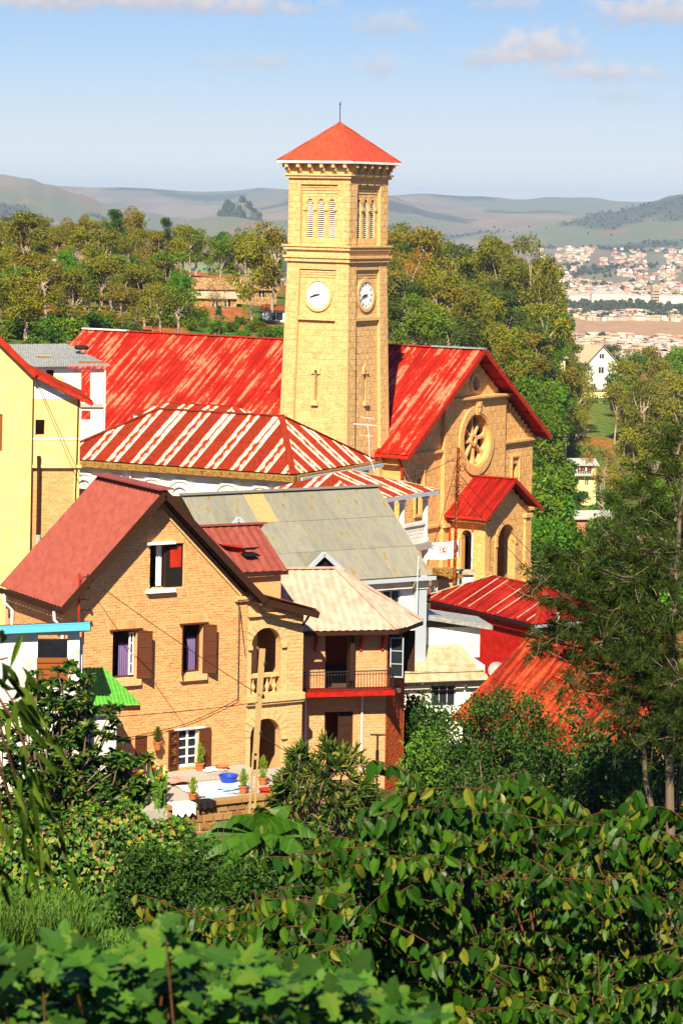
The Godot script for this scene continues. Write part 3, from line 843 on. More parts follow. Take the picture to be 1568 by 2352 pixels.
func build_tower() -> void:
	var t := thing("clock_tower", "tall square sandstone bell tower with two clock faces and red pyramid roof", "tower", Vector3(11.176, 0, -152) + Basis(Vector3.UP, deg_to_rad(57.5)) * Vector3(-16.0, 0, -3.25), 57.5)
	var core := MB.new()
	var list := []
	var half := 1.9
	var lean := 0.36 / 18.0
	# four faces of the battered shaft, then four of the belfry; each face is built flat and turned into place
	for k in 4:
		var turn := Basis(Vector3.UP, PI / 2 * k)
		# k = 0 looks along +z (right-hand face), k = 3 looks along -x (left-hand face)
		var vis: bool = k == 0 or k == 3
		var shaft := Transform3D(turn * Basis(Vector3.RIGHT, -lean), turn * Vector3(0, 0, half + lean * 18.0 - 0.18))
		var slit := arch(-0.09, 10.75, 0.09, 12.35)
		core.xf = shaft
		wall(core, PackedVector2Array([Vector2(-2.12, 0.2), Vector2(2.12, 0.2), Vector2(1.76, 18.0), Vector2(-1.76, 18.0)]), [slit] if vis else [], -0.5, 0.0)
		var panel := PackedVector2Array([Vector2(-1.3, 0.2), Vector2(1.3, 0.2), Vector2(1.13, 17.75), Vector2(-1.13, 17.75)])
		for s in [-1, 1]:
			core.box(Vector3(s * 1.13 if s > 0 else -2.26, 0.2, -0.2), Vector3(2.26 if s > 0 else -1.13, 7.9, 0.18))
			var pil := PackedVector2Array([Vector2(s * 1.28, 7.9), Vector2(s * 2.135, 7.9), Vector2(s * 1.9, 18.0), Vector2(s * 1.13, 18.0)])
			core.ext(pil, 0.002, 0.18)
			if vis: lay(list, pil, [], shaft * Transform3D(Basis(), Vector3(0, 0, 0.18)), 0.47, 0.3, 5, 0.016, 0.013)
		core.box(Vector3(-1.14, 17.6, 0.003), Vector3(1.14, 18.0, 0.178))
		if vis:
			lay(list, panel, [rect(-0.28, 10.5, 0.28, 12.65), circle(0, 16.28, 0.9, 24)], shaft, 0.47, 0.3, 5, 0.016, 0.013, Rect2(-3, 8, 6, 12))
			trim(t, "moulding", Vector3(-1.15, 14.95, 0.004), Vector3(1.15, 15.13, 0.17), M.stone, shaft)
			for e in 3: trim(t, "moulding", Vector3(-1.12, 17.45 - e * 0.13, 0.004), Vector3(1.12, 17.576 - e * 0.13, 0.1 - e * 0.03), M.stone, shaft)
			var sl := MB.new(); sl.xf = shaft
			wall(sl, PackedVector2Array([Vector2(-0.27, 12.15), Vector2(0.27, 12.15), Vector2(0.27, 12.45), Vector2(0.12, 12.62), Vector2(-0.12, 12.62), Vector2(-0.27, 12.45)]), [slit], 0.002, 0.09)
			trim(t, "slit_sill", Vector3(-0.2, 10.5, 0.002), Vector3(0.2, 10.72, 0.16), M.stone, shaft)
			var so := part(t, "slit_window", sl, M.stone)
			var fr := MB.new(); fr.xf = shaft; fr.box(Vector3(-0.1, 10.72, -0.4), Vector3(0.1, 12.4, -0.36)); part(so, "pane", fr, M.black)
			clock(t, shaft)
		# belfry stage
		var bel := Transform3D(turn, turn * Vector3(0, 0, half - 0.2))
		var open := []
		if vis:
			for s in [-0.68, 0.0, 0.68]: open.append(arch(s - 0.21, 19.2, s + 0.21, 21.28))
		core.xf = bel
		wall(core, rect(-1.76, 18.0, 1.76, 23.1), open, -0.35, 0.0)
		for s in [-1, 1]:
			core.box(Vector3(1.15 if s > 0 else -1.9, 18.0, 0.002), Vector3(1.9 if s > 0 else -1.15, 23.1, 0.2))
			if vis: lay(list, rect(1.15 if s > 0 else -1.9, 18.95, 1.9 if s > 0 else -1.15, 22.35), [], bel * Transform3D(Basis(), Vector3(0, 0, 0.2)), 0.47, 0.3, 5, 0.016, 0.013)
		core.box(Vector3(-1.15, 22.1, 0.002), Vector3(1.15, 23.1, 0.198))
		if vis:
			lay(list, rect(-1.14, 18.95, 1.14, 22.0), open, bel, 0.47, 0.3, 5, 0.016, 0.013)
			lay(list, rect(-1.14, 22.02, 1.14, 22.35), [], bel * Transform3D(Basis(), Vector3(0, 0, 0.2)), 0.47, 0.3, 5, 0.016, 0.013)
			for e in 3: trim(t, "moulding", Vector3(-1.14, 21.88 - e * 0.15, 0.004), Vector3(1.14, 22.0 - e * 0.15, 0.11 - e * 0.035), M.stone, bel)
			for s in [-0.96, -0.34, 0.34, 0.96]: trim(t, "impost", Vector3(s - 0.12, 20.68, 0.004), Vector3(s + 0.12, 20.86, 0.08), M.stone, bel)
			for s in [-0.68, 0.0, 0.68]:
				var lv := MB.new(); lv.xf = bel
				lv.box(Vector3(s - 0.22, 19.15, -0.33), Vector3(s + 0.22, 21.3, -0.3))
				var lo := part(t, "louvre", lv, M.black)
				for e in 19:
					var y := 19.24 + e * 0.107
					var w := 0.215 if y < 21.05 else sqrt(maxf(0.0, 0.0462 - pow(y - 21.05, 2)))
					if w < 0.05: continue
					var sm := MB.new(); sm.xf = bel
					sm.beam(Vector3(s - w, y, -0.1), Vector3(s + w, y, -0.1), 0.085, 0.018, Vector3(0, 0.9, 0.35))
					part(lo, "slat", sm, M.white_paint)
	core.xf = Transform3D()
	core.box(Vector3(-1.7, 0.3, -1.7), Vector3(1.7, 0.5, 1.7)); core.box(Vector3(-1.7, 18.0, -1.7), Vector3(1.7, 18.2, 1.7)); core.box(Vector3(-1.7, 22.9, -1.7), Vector3(1.7, 23.1, 1.7))
	part(t, "shaft", core, M.stone_core)
	emit_blocks(t, "stone", list, M.stone, stone_tones())
	for e in [[18.0, 0.2, 2.02], [18.2, 0.12, 2.09], [18.62, 0.16, 2.06], [18.78, 0.1, 2.12], [22.36, 0.14, 2.03], [22.5, 0.1, 2.1]]:
		part(t, "string_course", bx(-e[2], e[0], -e[2], e[2], e[0] + e[1] - 0.004, e[2]), M.stone)
	for e in [[18.32, 0.3, 1.93], [22.6, 0.5, 1.94]]: part(t, "frieze", bx(-e[2], e[0], -e[2], e[2], e[0] + e[1], e[2]), M.stone)
	for k in 4:
		var turn := Basis(Vector3.UP, PI / 2 * k)
		for j in 6:
			var b := MB.new(); b.xf = Transform3D(turn, Vector3())
			var x := lerpf(-1.82, 1.82, j / 5.0)
			b.box(Vector3(x - 0.09, 22.92, 1.942), Vector3(x + 0.09, 23.12, 2.32)); b.box(Vector3(x - 0.085, 22.76, 1.942), Vector3(x + 0.085, 22.918, 2.16)); b.box(Vector3(x - 0.08, 22.64, 1.942), Vector3(x + 0.08, 22.758, 2.05))
			part(t, "corbel", b, M.stone)
	# roof
	part(t, "soffit", bx(-2.3, 23.12, -2.3, 2.3, 23.17, 2.3), M.dark_wood)
	var apex := Vector3(0, 25.32, 0)
	for k in 4:
		var turn := Basis(Vector3.UP, PI / 2 * k)
		var a: Vector3 = turn * Vector3(-2.38, 23.26, 2.38); var b: Vector3 = turn * Vector3(2.38, 23.26, 2.38)
		tin(t, a, b, apex, apex, 1.0, 1, 1.0, 0.012, func(_i, _j): return M.tower_roof)
		bar(t, "hip_cap", a + Vector3(0, 0.03, 0), apex + Vector3(0, 0.04, 0), 0.16, 0.03, M.tower_roof)
		bar(t, "fascia", turn * Vector3(-2.36, 23.2, 2.36), turn * Vector3(2.36, 23.2, 2.36), 0.05, 0.12, M.white_paint)
	pipe(t, "finial", [Vector3(0, 25.25, 0), Vector3(0, 26.3, 0)], 0.022, M.iron)
	var fin := MB.new(); fin.lathe(Vector3(0, 26.2, 0), [Vector2(0, 0), Vector2(0.05, 0.08), Vector2(0.03, 0.15), Vector2(0.0, 0.28)], 8)
	part(t, "finial_tip", fin, M.iron)

func clock(t: Node3D, shaft: Transform3D) -> void:
	var b := MB.new()
	b.ring(0, 16.28, 0.7, 0.88, 0.0, 0.1, 0, TAU, 40)
	var o := part(t, "clock", b, M.stone)
	o.transform = shaft
	var d := MB.new(); d.ext(circle(0, 16.28, 0.7, 40), 0.01, 0.05)
	part(o, "dial", d, M.clock_white)
	var num := ["XII", "I", "II", "III", "IIII", "V", "VI", "VII", "VIII", "IX", "X", "XI"]
	var font := SystemFont.new(); font.font_names = PackedStringArray(["Droid Serif"])
	for k in 12:
		var tm := TextMesh.new()
		tm.text = num[k]; tm.font = font; tm.font_size = 32; tm.pixel_size = 0.0052; tm.depth = 0.008
		tm.material = M.ink
		var a := TAU * k / 12
		piece(o, "numeral", tm, Transform3D(Basis(Vector3(0, 0, 1), -a).scaled_local(Vector3(0.72, 1, 1)), Vector3(sin(a) * 0.56, 16.28 + cos(a) * 0.56, 0.056)))
	for e in [[(8.7 / 12.0) * TAU, 0.34, 0.05], [(42.5 / 60.0) * TAU, 0.56, 0.035]]:
		var h := MB.new(); var dr := Vector2(sin(e[0]), cos(e[0])); var sd := Vector2(dr.y, -dr.x); var c0 := Vector2(0, 16.28)
		h.ext(PackedVector2Array([c0 - dr * 0.12 + sd * e[2] * 0.6, c0 - dr * 0.12 - sd * e[2] * 0.6, c0 + dr * e[1] * 0.7 - sd * e[2], c0 + dr * e[1], c0 + dr * e[1] * 0.7 + sd * e[2]]), 0.075 if e[1] < 0.5 else 0.09, 0.085 if e[1] < 0.5 else 0.1)
		part(o, "hand", h, M.ink)

# ---------------------------------------------------------------- houses round the church
func hip_cap(parent: Node3D, p: Vector3, q: Vector3, m: Material, w := 0.2) -> void:
	bar(parent, "hip_cap", p + Vector3(0, 0.035, 0), q + Vector3(0, 0.035, 0), w, 0.035, m)

func build_striped_house() -> void:
	var s := thing("striped_roof_house", "white house with blind arches under a rusty red and cream striped hip roof", "house", Vector3(-1.905, 1.2, -118), 62.5)
	var E := 7.7    # eave height over the base
	var w := bx(0.2, 0, -12.6, 0.5, E - 0.15, -0.45)
	w.box(Vector3(0.5, 0, -0.55), Vector3(7.9, E - 0.15, -0.25)); w.box(Vector3(7.6, 0, -12.6), Vector3(7.9, E - 0.15, -0.55)); w.box(Vector3(0.5, 0, -12.6), Vector3(7.6, E - 0.15, -12.3))
	part(s, "wall", w, M.white_plaster)
	part(s, "ceiling", bx(0.51, E - 0.3, -12.29, 7.59, E - 0.2, -0.56), M.white_plaster)
	for z in [-12.7, -11.08, -9.36, -7.43, -5.92, -3.43, -1.75]:
		var b := MB.new(); b.xf = Transform3D(Basis(Vector3.UP, -PI / 2), Vector3(0.2, 0, z))
		b.ring(0, E - 1.28, 0.66, 0.78, -0.02, 0.09, 0, PI, 18); b.ring(0, E - 1.28, 0.4, 0.52, -0.02, 0.12, 0, PI, 14)
		var o := part(s, "blind_arch", b, M.white_plaster)
		var i := MB.new(); i.xf = b.xf
		i.box(Vector3(-0.4, E - 2.6, 0.003), Vector3(0.4, E - 1.3, 0.02))
		part(o, "shutter", i, M.dark_wood)
	pipe(s, "downpipe", [Vector3(0.14, E - 0.2, -8.6), Vector3(0.14, 0.2, -8.6)], 0.05, M.white_paint)
	for e in [[Vector3(-0.05, E - 0.12, -13.3), Vector3(-0.05, E - 0.12, 0.14)], [Vector3(0.14, E - 0.12, 0.02), Vector3(8.3, E - 0.12, 0.02)]]:
		bar(s, "concrete_gutter", e[0], e[1], 0.34, 0.26, M.mossy_concrete)
	bar(s, "gutter", Vector3(0.3, E - 0.16, 0.24), Vector3(8.4, E - 0.16, 0.24), 0.1, 0.16, M.grey_paint)
	var r0 := Vector3(4.15, E + 2.28, -2.95); var r1 := Vector3(4.15, E + 2.28, -9.5)
	var c0 := Vector3(0.05, E + 0.06, -0.05); var c1 := Vector3(8.25, E + 0.06, -0.05); var c2 := Vector3(8.25, E + 0.06, -13.2); var c3 := Vector3(0.05, E + 0.06, -13.2)
	var pick := func(i: int, j: int): return M.rust_red if i % 2 == 0 else M.rust_strip if (i * 7 + j * 3) % 4 else M.rust_strip_pale
	tin(s, c3, c0, r0, r1, 0.66, 2, 0.082, 0.014, pick)
	tin(s, c0, c1, r0, r0, 0.66, 2, 0.082, 0.014, pick)
	tin(s, c1, c2, r1, r0, 1.3, 1, 0.16, 0.014, pick)
	tin(s, c2, c3, r1, r1, 1.3, 1, 0.16, 0.014, pick)
	bar(s, "ridge_cap", r0, r1, 0.34, 0.05, M.rust_red)
	for e in [[c0, r0], [c1, r0], [c3, r1]]: hip_cap(s, e[0], e[1], M.rust_red, 0.3)
	# the small raised roof behind its ridge
	var q0 := Vector3(6.0, E + 2.42, -6.6); var q1 := Vector3(6.0, E + 2.42, -10.2)
	tin(s, Vector3(4.4, E + 1.9, -11.4), Vector3(4.4, E + 1.9, -5.9), q0, q1, 0.66, 1, 0.082, 0.012, pick, Vector2.ZERO, "upper_roof_sheet")
	tin(s, Vector3(4.4, E + 1.9, -5.9), Vector3(7.6, E + 1.9, -5.9), q0, q0, 0.66, 1, 0.082, 0.012, pick, Vector2.ZERO, "upper_roof_sheet")
	bar(s, "ridge_cap", q0, q1, 0.24, 0.04, M.rust_red)
	part(s, "upper_wall", bx(4.5, E + 0.5, -11.2, 7.5, E + 1.88, -6.0), M.white_plaster)
	# aerial on its corner
	var a := thing("television_aerial", "thin white television aerial on a bent mast before the tower", "aerial", Vector3(1.72, 9.0, -119))
	pipe(a, "mast", [Vector3(0, 0, 0), Vector3(-0.28, 0.8, 0), Vector3(-0.3, 1.5, 0), Vector3(-0.36, 2.1, 0)], 0.014, M.white_paint, 5)
	pipe(a, "boom", [Vector3(-1.0, 2.2, 0.2), Vector3(0.0, 2.1, -0.2)], 0.014, M.white_paint, 5)
	for k in 8: pipe(a, "rod", [Vector3(-0.95 + k * 0.12, 2.2 - k * 0.01, 0.2 - k * 0.05 - 0.3), Vector3(-0.75 + k * 0.12, 2.18 - k * 0.01, 0.2 - k * 0.05 + 0.3)], 0.012, M.white_paint, 4)
	for y in [1.7, 2.5]: pipe(a, "rod", [Vector3(-0.7, y, 0), Vector3(-0.1, y - 0.06, 0)], 0.01, M.white_paint, 4)

func build_veranda() -> void:
	var v := thing("veranda", "white two storey veranda with round columns and striped rusty roof by the church gable", "veranda", Vector3(3.82, 1.2, -113), 57)
	var E := 7.6
	var pick := func(i: int, j: int): return M.rust_red if (i + j) % 2 == 0 else M.rust_strip
	var r := Vector3(-2.2, E + 0.95, -2.4)
	tin(v, Vector3(-5.6, E + 0.1, 0.25), Vector3(0.62, E + 0.1, 0.25), r, Vector3(-3.6, E + 0.95, -2.4), 0.62, 1, 0.08, 0.012, pick)
	tin(v, Vector3(0.62, E + 0.1, 0.25), Vector3(0.62, E + 0.1, -5.0), r, r, 0.62, 1, 0.08, 0.012, pick)
	tin(v, Vector3(-5.6, E + 0.1, -5.0), Vector3(-5.6, E + 0.1, 0.25), Vector3(-3.6, E + 0.95, -2.4), Vector3(-3.6, E + 0.95, -2.4), 0.62, 1, 0.08, 0.012, pick)
	hip_cap(v, Vector3(0.62, E + 0.1, 0.25), r, M.cream_tin)
	bar(v, "fascia", Vector3(-5.6, E, 0.25), Vector3(0.66, E, 0.25), 0.06, 0.16, M.grey_paint)
	bar(v, "fascia", Vector3(0.62, E, 0.28), Vector3(0.62, E, -5.0), 0.06, 0.16, M.grey_paint)
	for x in [-3.7, -1.86, 0.03]:
		for y in [[E - 2.05, E - 0.15], [0.0, E - 2.4]]:
			var b := MB.new(); b.lathe(Vector3(x, y[0], -0.05), [Vector2(0.17, 0), Vector2(0.17, 0.1), Vector2(0.13, 0.16), Vector2(0.12, y[1] - y[0] - 0.15), Vector2(0.17, y[1] - y[0] - 0.08), Vector2(0.17, y[1] - y[0])], 14)
			part(v, "column", b, M.white_plaster)
	part(v, "floor_slab", bx(-5.4, E - 2.38, -2.4, 0.3, E - 2.08, 0.16), M.concrete)
	part(v, "handrail", bx(-1.72, E - 1.32, -0.12, -0.1, E - 1.2, 0.06), M.white_plaster)
	# pierced parapet
	var holes := []
	for i in 9:
		for j in 4: holes.append(circle(-1.62 + (i + 0.5 + (0.5 if j % 2 else 0.0)) * 0.17, E - 1.95 + (j + 0.5) * 0.15, 0.045, 8))
	var ps := MB.new(); wall(ps, rect(-1.72, E - 2.08, -0.1, E - 1.325), holes, -0.06, 0.0)
	part(v, "pierced_parapet", ps, M.white_plaster)
	var w := MB.new(); wall(w, rect(-5.4, 0, 0.2, E), [rect(-3.2, E - 1.9, -2.3, E - 0.5), rect(-1.4, E - 1.9, -0.5, E - 0.5)], -1.9, -1.7)
	part(v, "wall", w, M.white_plaster)
	part(v, "end_wall", bx(0.0, 0, -4.8, 0.2, E, -1.9), M.white_plaster)
	for x in [-3.2, -1.4]: casement(v, x, E - 1.9, x + 0.9, E - 0.5, -1.75, M.grey_paint, 2, 3)

func build_grey_house() -> void:
	var g := thing("grey_roof_house", "white house under a large grey corrugated roof with rust yellow stains", "house", Vector3(3.516, 1.4, -97), 31)
	var E := 6.13
	var pick := func(i: int, j: int): return M.yellow_tin if i == 3 and j == 2 else M.grey_tin
	tin(g, Vector3(-8.3, E, 0), Vector3(0.05, E, 0), Vector3(0.2, E + 2.86, -3.95), Vector3(-8.3, E + 2.86, -3.95), 0.84, 3, 0.076, 0.013, pick, Vector2(0.32, 0.11))
	tin(g, Vector3(0.2, E, -7.9), Vector3(-8.3, E, -7.9), Vector3(-8.3, E + 2.86, -3.95), Vector3(0.2, E + 2.86, -3.95), 2.1, 1, 0.15, 0.013, func(_i, _j): return M.grey_tin, Vector2(0.32, 0.11))
	bar(g, "ridge_cap", Vector3(-8.3, E + 2.88, -3.95), Vector3(0.22, E + 2.88, -3.95), 0.36, 0.05, M.grey_tin)
	bar(g, "gutter", Vector3(-8.3, E - 0.1, 0.06), Vector3(0.15, E - 0.1, 0.06), 0.12, 0.13, M.grey_paint)
	var w := MB.new()
	var win := rect(-1.84, E - 1.95, -1.06, E - 0.5)
	wall(w, rect(-8.0, 0, -0.2, E - 0.05), [win], -0.65, -0.4)
	w.xf = Transform3D(Basis(Vector3.UP, PI / 2), Vector3(-0.2, 0, 0))
	w.ext(PackedVector2Array([Vector2(0.65, 0), Vector2(7.5, 0), Vector2(7.5, E - 0.05), Vector2(3.95, E + 2.7), Vector2(0.65, E + 0.3)]), -0.25, 0.0)
	w.xf = Transform3D()
	w.box(Vector3(-8.0, 0, -7.5), Vector3(-0.45, E - 0.05, -7.25)); w.box(Vector3(-8.0, 0, -7.25), Vector3(-7.75, E, -0.65))
	part(g, "wall", w, M.white_plaster)
	part(g, "pillar", bx(-0.5, 0, -0.398, -0.05, E - 0.5, -0.2), M.grey_paint)
	part(g, "pillar_head", bx(-0.55, E - 0.5, -0.397, 0.0, E - 0.16, -0.15), M.white_plaster)
	part(g, "bracket", bx(-2.75, E - 0.5, -0.398, -2.45, E - 0.2, -0.1), M.white_plaster)
	var o := casement(g, -1.84, E - 1.95, -1.06, E - 0.5, -0.46, M.grey_paint, 2, 3, 0.06)
	curtain(o, -1.8, E - 1.95, -1.1, E - 0.5, -0.56, M.curtain_white, 8)
	# small gables in the roof slope
	for e in [[-6.95, 2.05, 0.62], [-4.35, 0.85, 0.75]]:
		var x: float = e[0]; var y: float = E + e[1]; var hw: float = e[2]
		var zf: float = -1.385 * (e[1] - 0.6) - 0.02
		var p := Vector3(x, y + 0.1, zf); var bk := Vector3(x, y + 0.1, zf - 1.3)
		for s in [-1, 1]:
			var d := MB.new()
			d.quad(Vector3(x + s * hw, y - 0.5, zf), p, bk, Vector3(x + s * hw, y - 0.5, zf - 0.7))
			part(g, "dormer_roof", d, M.grey_tin)
			bar(g, "dormer_bargeboard", Vector3(x + s * (hw + 0.06), y - 0.55, zf + 0.02), p + Vector3(0, 0.02, 0.02), 0.06, 0.16, M.grey_paint)
		var t := MB.new(); t.tri(Vector3(x - hw * 0.85, y - 0.5, zf - 0.12), Vector3(x + hw * 0.85, y - 0.5, zf - 0.12), Vector3(x, y, zf - 0.12))
		part(g, "dormer_vent", t, M.black)
	pipe(g, "aerial_mast", [Vector3(-0.75, E - 1.4, 0.2), Vector3(-0.7, E + 0.75, 0.2)], 0.014, M.white_paint, 5)

func brick_tones() -> Array:
	return [Color(1, 1, 1), Color(0.94, 0.9, 0.85), Color(1.06, 1.05, 1.03), Color(0.97, 0.92, 0.86), Color(1.03, 0.99, 0.95), Color(0.88, 0.82, 0.75)]

func build_brick_house() -> void:
	var a := thing("brick_house", "tall ochre brick gabled house with dull red ribbed roof and brown shutters", "house", Vector3(-2.61, 3.5, -80), 30)
	var E := 5.65
	var g := MB.new()
	var gable := PackedVector2Array([Vector2(-6, -0.5), Vector2(0, -0.5), Vector2(0, E), Vector2(-3.05, E + 3.1), Vector2(-6, E + 0.1)])
	var attic := rect(-3.28, E + 0.41, -2.17, E + 1.71)
	var wl := rect(-4.44, E - 2.18, -3.67, E - 0.76); var wr := rect(-2.16, E - 2.18, -1.5, E - 0.72)
	var fd := rect(-2.26, E - 4.95, -1.58, E - 3.83); var sw := rect(-3.66, E - 4.6, -3.26, E - 3.88)
	var holes := [attic, wl, wr, fd, sw]
	wall(g, gable, holes, -0.3, 0.0)
	g.box(Vector3(-6, -0.5, -4.1), Vector3(-5.75, E + 0.05, -0.3)); g.box(Vector3(-0.25, -0.5, -4.1), Vector3(0, E + 0.05, -0.3))
	g.xf = Transform3D(Basis(), Vector3(0, 0, -4.1)); g.ext(gable, -0.25, 0); g.xf = Transform3D()
	part(a, "wall", g, M.mortar)
	for y in [E - 5.3, E - 2.6, E + 0.1]: part(a, "floor", bx(-5.74, y - 0.1, -4.09, -0.26, y, -0.31), M.room)
	var list := []
	var seen := Rect2(-5.2, E - 2.4, 5.2, 5.4)
	lay(list, gable, [attic, wl, wr, fd, sw, rect(-4.6, E - 0.76, -3.5, E - 0.45), rect(-2.3, E - 0.72, -1.36, E - 0.42), rect(-2.4, E - 3.83, -1.45, E - 3.58), rect(-3.4, E + 1.71, -2.05, E + 1.98), rect(-3.45, E + 0.3, -2.5, E + 0.41)], Transform3D(), 0.2, 0.08, 6, 0.016, 0.013, seen)
	# soldier courses over the windows
	for e in [[-4.6, -3.5, E - 0.76, 0.31], [-2.3, -1.36, E - 0.72, 0.3], [-2.4, -1.45, E - 3.83, 0.25], [-3.4, -2.05, E + 1.71, 0.27]]:
		lay(list, rect(e[0], e[2], e[1], e[2] + e[3]), [], Transform3D(), 0.075, e[3], 6, 0.014, 0.016, seen)
	lay(list, rect(-4.1, -0.5, 0, E), [], Transform3D(Basis(Vector3.UP, -PI / 2), Vector3(-6, 0, 0)), 0.2, 0.08, 6, 0.014, 0.01, Rect2(0, 0, 0, 0))
	emit_blocks(a, "brick", list, M.brick, brick_tones())
	# mouldings along the gable and at the corner
	bar(a, "gable_moulding", Vector3(-0.25, E + 0.05, 0.03), Vector3(-2.95, E + 2.75, 0.03), 0.06, 0.09, M.bay_stone, Vector3(0, 0, 1))
	part(a, "corner_cap", bx(-0.45, E - 0.12, 0.018, 0.06, E - 0.06, 0.12), M.bay_stone)
	part(a, "corner_cap", bx(-0.42, E - 0.06, 0.018, 0.1, E + 0.03, 0.16), M.bay_stone)
	# roof
	var ap := Vector3(-3.1, E + 3.38, 0)
	var pick := func(_i, _j): return M.pink_roof
	var back := -4.0
	tin(a, Vector3(-6.32, E + 0.12, back), Vector3(-6.32, E + 0.12, 0.6), ap + Vector3(0, 0, 0.6), ap + Vector3(0, 0, back), 0.77, 1, 0.256, 0.034, pick)
	tin(a, Vector3(0.2, E + 0.06, 0.6), Vector3(0.2, E + 0.06, back), ap + Vector3(0, 0, back), ap + Vector3(0, 0, 0.6), 0.77, 1, 0.256, 0.034, pick)
	bar(a, "ridge_cap", ap + Vector3(0, 0.03, 0.64), ap + Vector3(0, 0.03, back), 0.5, 0.05, M.pink_roof)
	for s in [[Vector3(-6.36, E + 0.0, 0.6), ap + Vector3(0, -0.12, 0.6)], [Vector3(0.3, E - 0.1, 0.6), ap + Vector3(0, -0.12, 0.6)]]:
		bar(a, "bargeboard", s[0], s[1], 0.06, 0.2, M.dark_wood)
		bar(a, "rafter", s[0] + Vector3(0, -0.03, -0.3), s[1] + Vector3(0, -0.03, -0.3), 0.1, 0.14, M.dark_wood)
	bar(a, "eave_board", Vector3(-6.33, E + 0.0, back), Vector3(-6.33, E + 0.0, 0.6), 0.06, 0.16, M.dark_wood)
	for k in 4: bar(a, "purlin", Vector3(-5.4 + k * 0.65, E + 0.9 + k * 0.67, -0.05), Vector3(-5.4 + k * 0.65, E + 0.9 + k * 0.67, 0.62), 0.09, 0.1, M.dark_wood)
	for z in [0.1, -3.6]: pipe(a, "downpipe", [Vector3(-6.38, E - 0.05, z), Vector3(-6.36, E - 0.3, z), Vector3(-6.1, E - 0.55, z), Vector3(-6.1, 0.2, z)], 0.045, M.white_paint)
	# attic window: open leaf, white curtain, red upper panel
	part(a, "window_frame", bx(-2.76, E + 0.42, -0.2, -2.7, E + 1.7, -0.1), M.dark_wood)
	curtain(a, -2.98, E + 0.45, -2.8, E + 1.68, -0.22, M.curtain_white, 2)
	var lf := bx(-2.7, E + 0.42, -0.1, -2.18, E + 1.7, -0.05)
	var leaf_o := part(a, "window_leaf", lf, M.black)
	part(leaf_o, "red_panel", bx(-2.6, E + 1.0, -0.049, -2.24, E + 1.6, -0.03), M.red_paint)
	part(a, "lintel", bx(-3.42, E + 1.72, 0.017, -2.5, E + 1.79, 0.14), M.white_paint)
	part(a, "sill", bx(-3.42, E + 0.3, 0.017, -2.5, E + 0.4, 0.18), M.white_paint)
	# first floor windows
	for e in [[-4.44, -3.67, E - 2.18, E - 0.76], [-2.16, -1.5, E - 2.18, E - 0.72]]:
		var f := MB.new()
		f.box(Vector3(e[0] + 0.001, e[2], -0.28), Vector3(e[0] + 0.05, e[3], -0.2)); f.box(Vector3(e[1] - 0.05, e[2], -0.28), Vector3(e[1] - 0.001, e[3], -0.2)); f.box(Vector3(e[0] + 0.05, e[3] - 0.05, -0.28), Vector3(e[1] - 0.05, e[3] - 0.001, -0.2)); f.box(Vector3(e[0] + 0.05, e[2] + 0.001, -0.28), Vector3(e[1] - 0.05, e[2] + 0.05, -0.2))
		part(a, "window_frame", f, M.shutter_wood)
		part(a, "sill", bx(e[0] - 0.1, e[2] - 0.2, 0.017, e[1] + 0.12, e[2] - 0.03, 0.14), M.bay_stone)
		part(a, "lintel", bx(e[0] - 0.12, e[3] + 0.002, 0.017, e[1] + 0.16, e[3] + 0.045, 0.1), M.shutter_wood)
		curtain(a, lerpf(e[0], e[1], 0.45), e[2] + 0.03, e[1] - 0.06, lerpf(e[2], e[3], 0.7), -0.34, M.curtain_purple, 5)
	shutter(a, -3.66, E - 2.18, E - 0.78, 0.46, 0.03, 42, 1, M.shutter_wood)
	shutter(a, -1.5, E - 2.18, E - 0.74, 0.42, 0.03, 36, 1, M.shutter_wood)
	shutter(a, -2.17, E - 2.18, E - 0.74, 0.32, 0.03, 62, -1, M.shutter_wood)
	casement(a, -3.86, E - 2.1, -3.71, E - 0.84, -0.12, M.white_paint, 1, 4, 0.04)
	# ground floor
	casement(a, -2.26, E - 4.95, -1.58, E - 3.83, -0.08, M.white_paint, 2, 4, 0.06, "french_window")
	shutter(a, -1.57, E - 4.95, E - 3.83, 0.36, 0.055, 8, 1, M.shutter_wood)
	shutter(a, -2.27, E - 4.95, E - 3.83, 0.34, 0.055, 8, -1, M.shutter_wood)
	part(a, "lintel", bx(-2.4, E - 3.83 + 0.002, 0.017, -1.4, E - 3.79, 0.1), M.white_paint)
	shutter(a, -3.66, E - 4.6, E - 3.88, 0.4, -0.02, 0, 1, M.shutter_wood)
	# iron wire bracket on the left corner
	pipe(a, "wire_bracket", [Vector3(-5.75, E - 0.55, 0.45), Vector3(-5.75, E + 1.05, 0.45)], 0.035, M.red_paint)
	for k in 4:
		pipe(a, "bracket_arm", [Vector3(-5.75, E + 0.95 - k * 0.32, 0.45), Vector3(-5.5, E + 0.95 - k * 0.32, 0.45)], 0.012, M.iron, 4)
		var ins := MB.new(); ins.lathe(Vector3(-5.48, E + 0.92 - k * 0.32, 0.45), [Vector2(0, 0), Vector2(0.04, 0), Vector2(0.045, 0.05), Vector2(0.02, 0.11), Vector2(0, 0.11)], 8)
		part(a, "insulator", ins, M.iron)
	build_arch_bay(a, E)

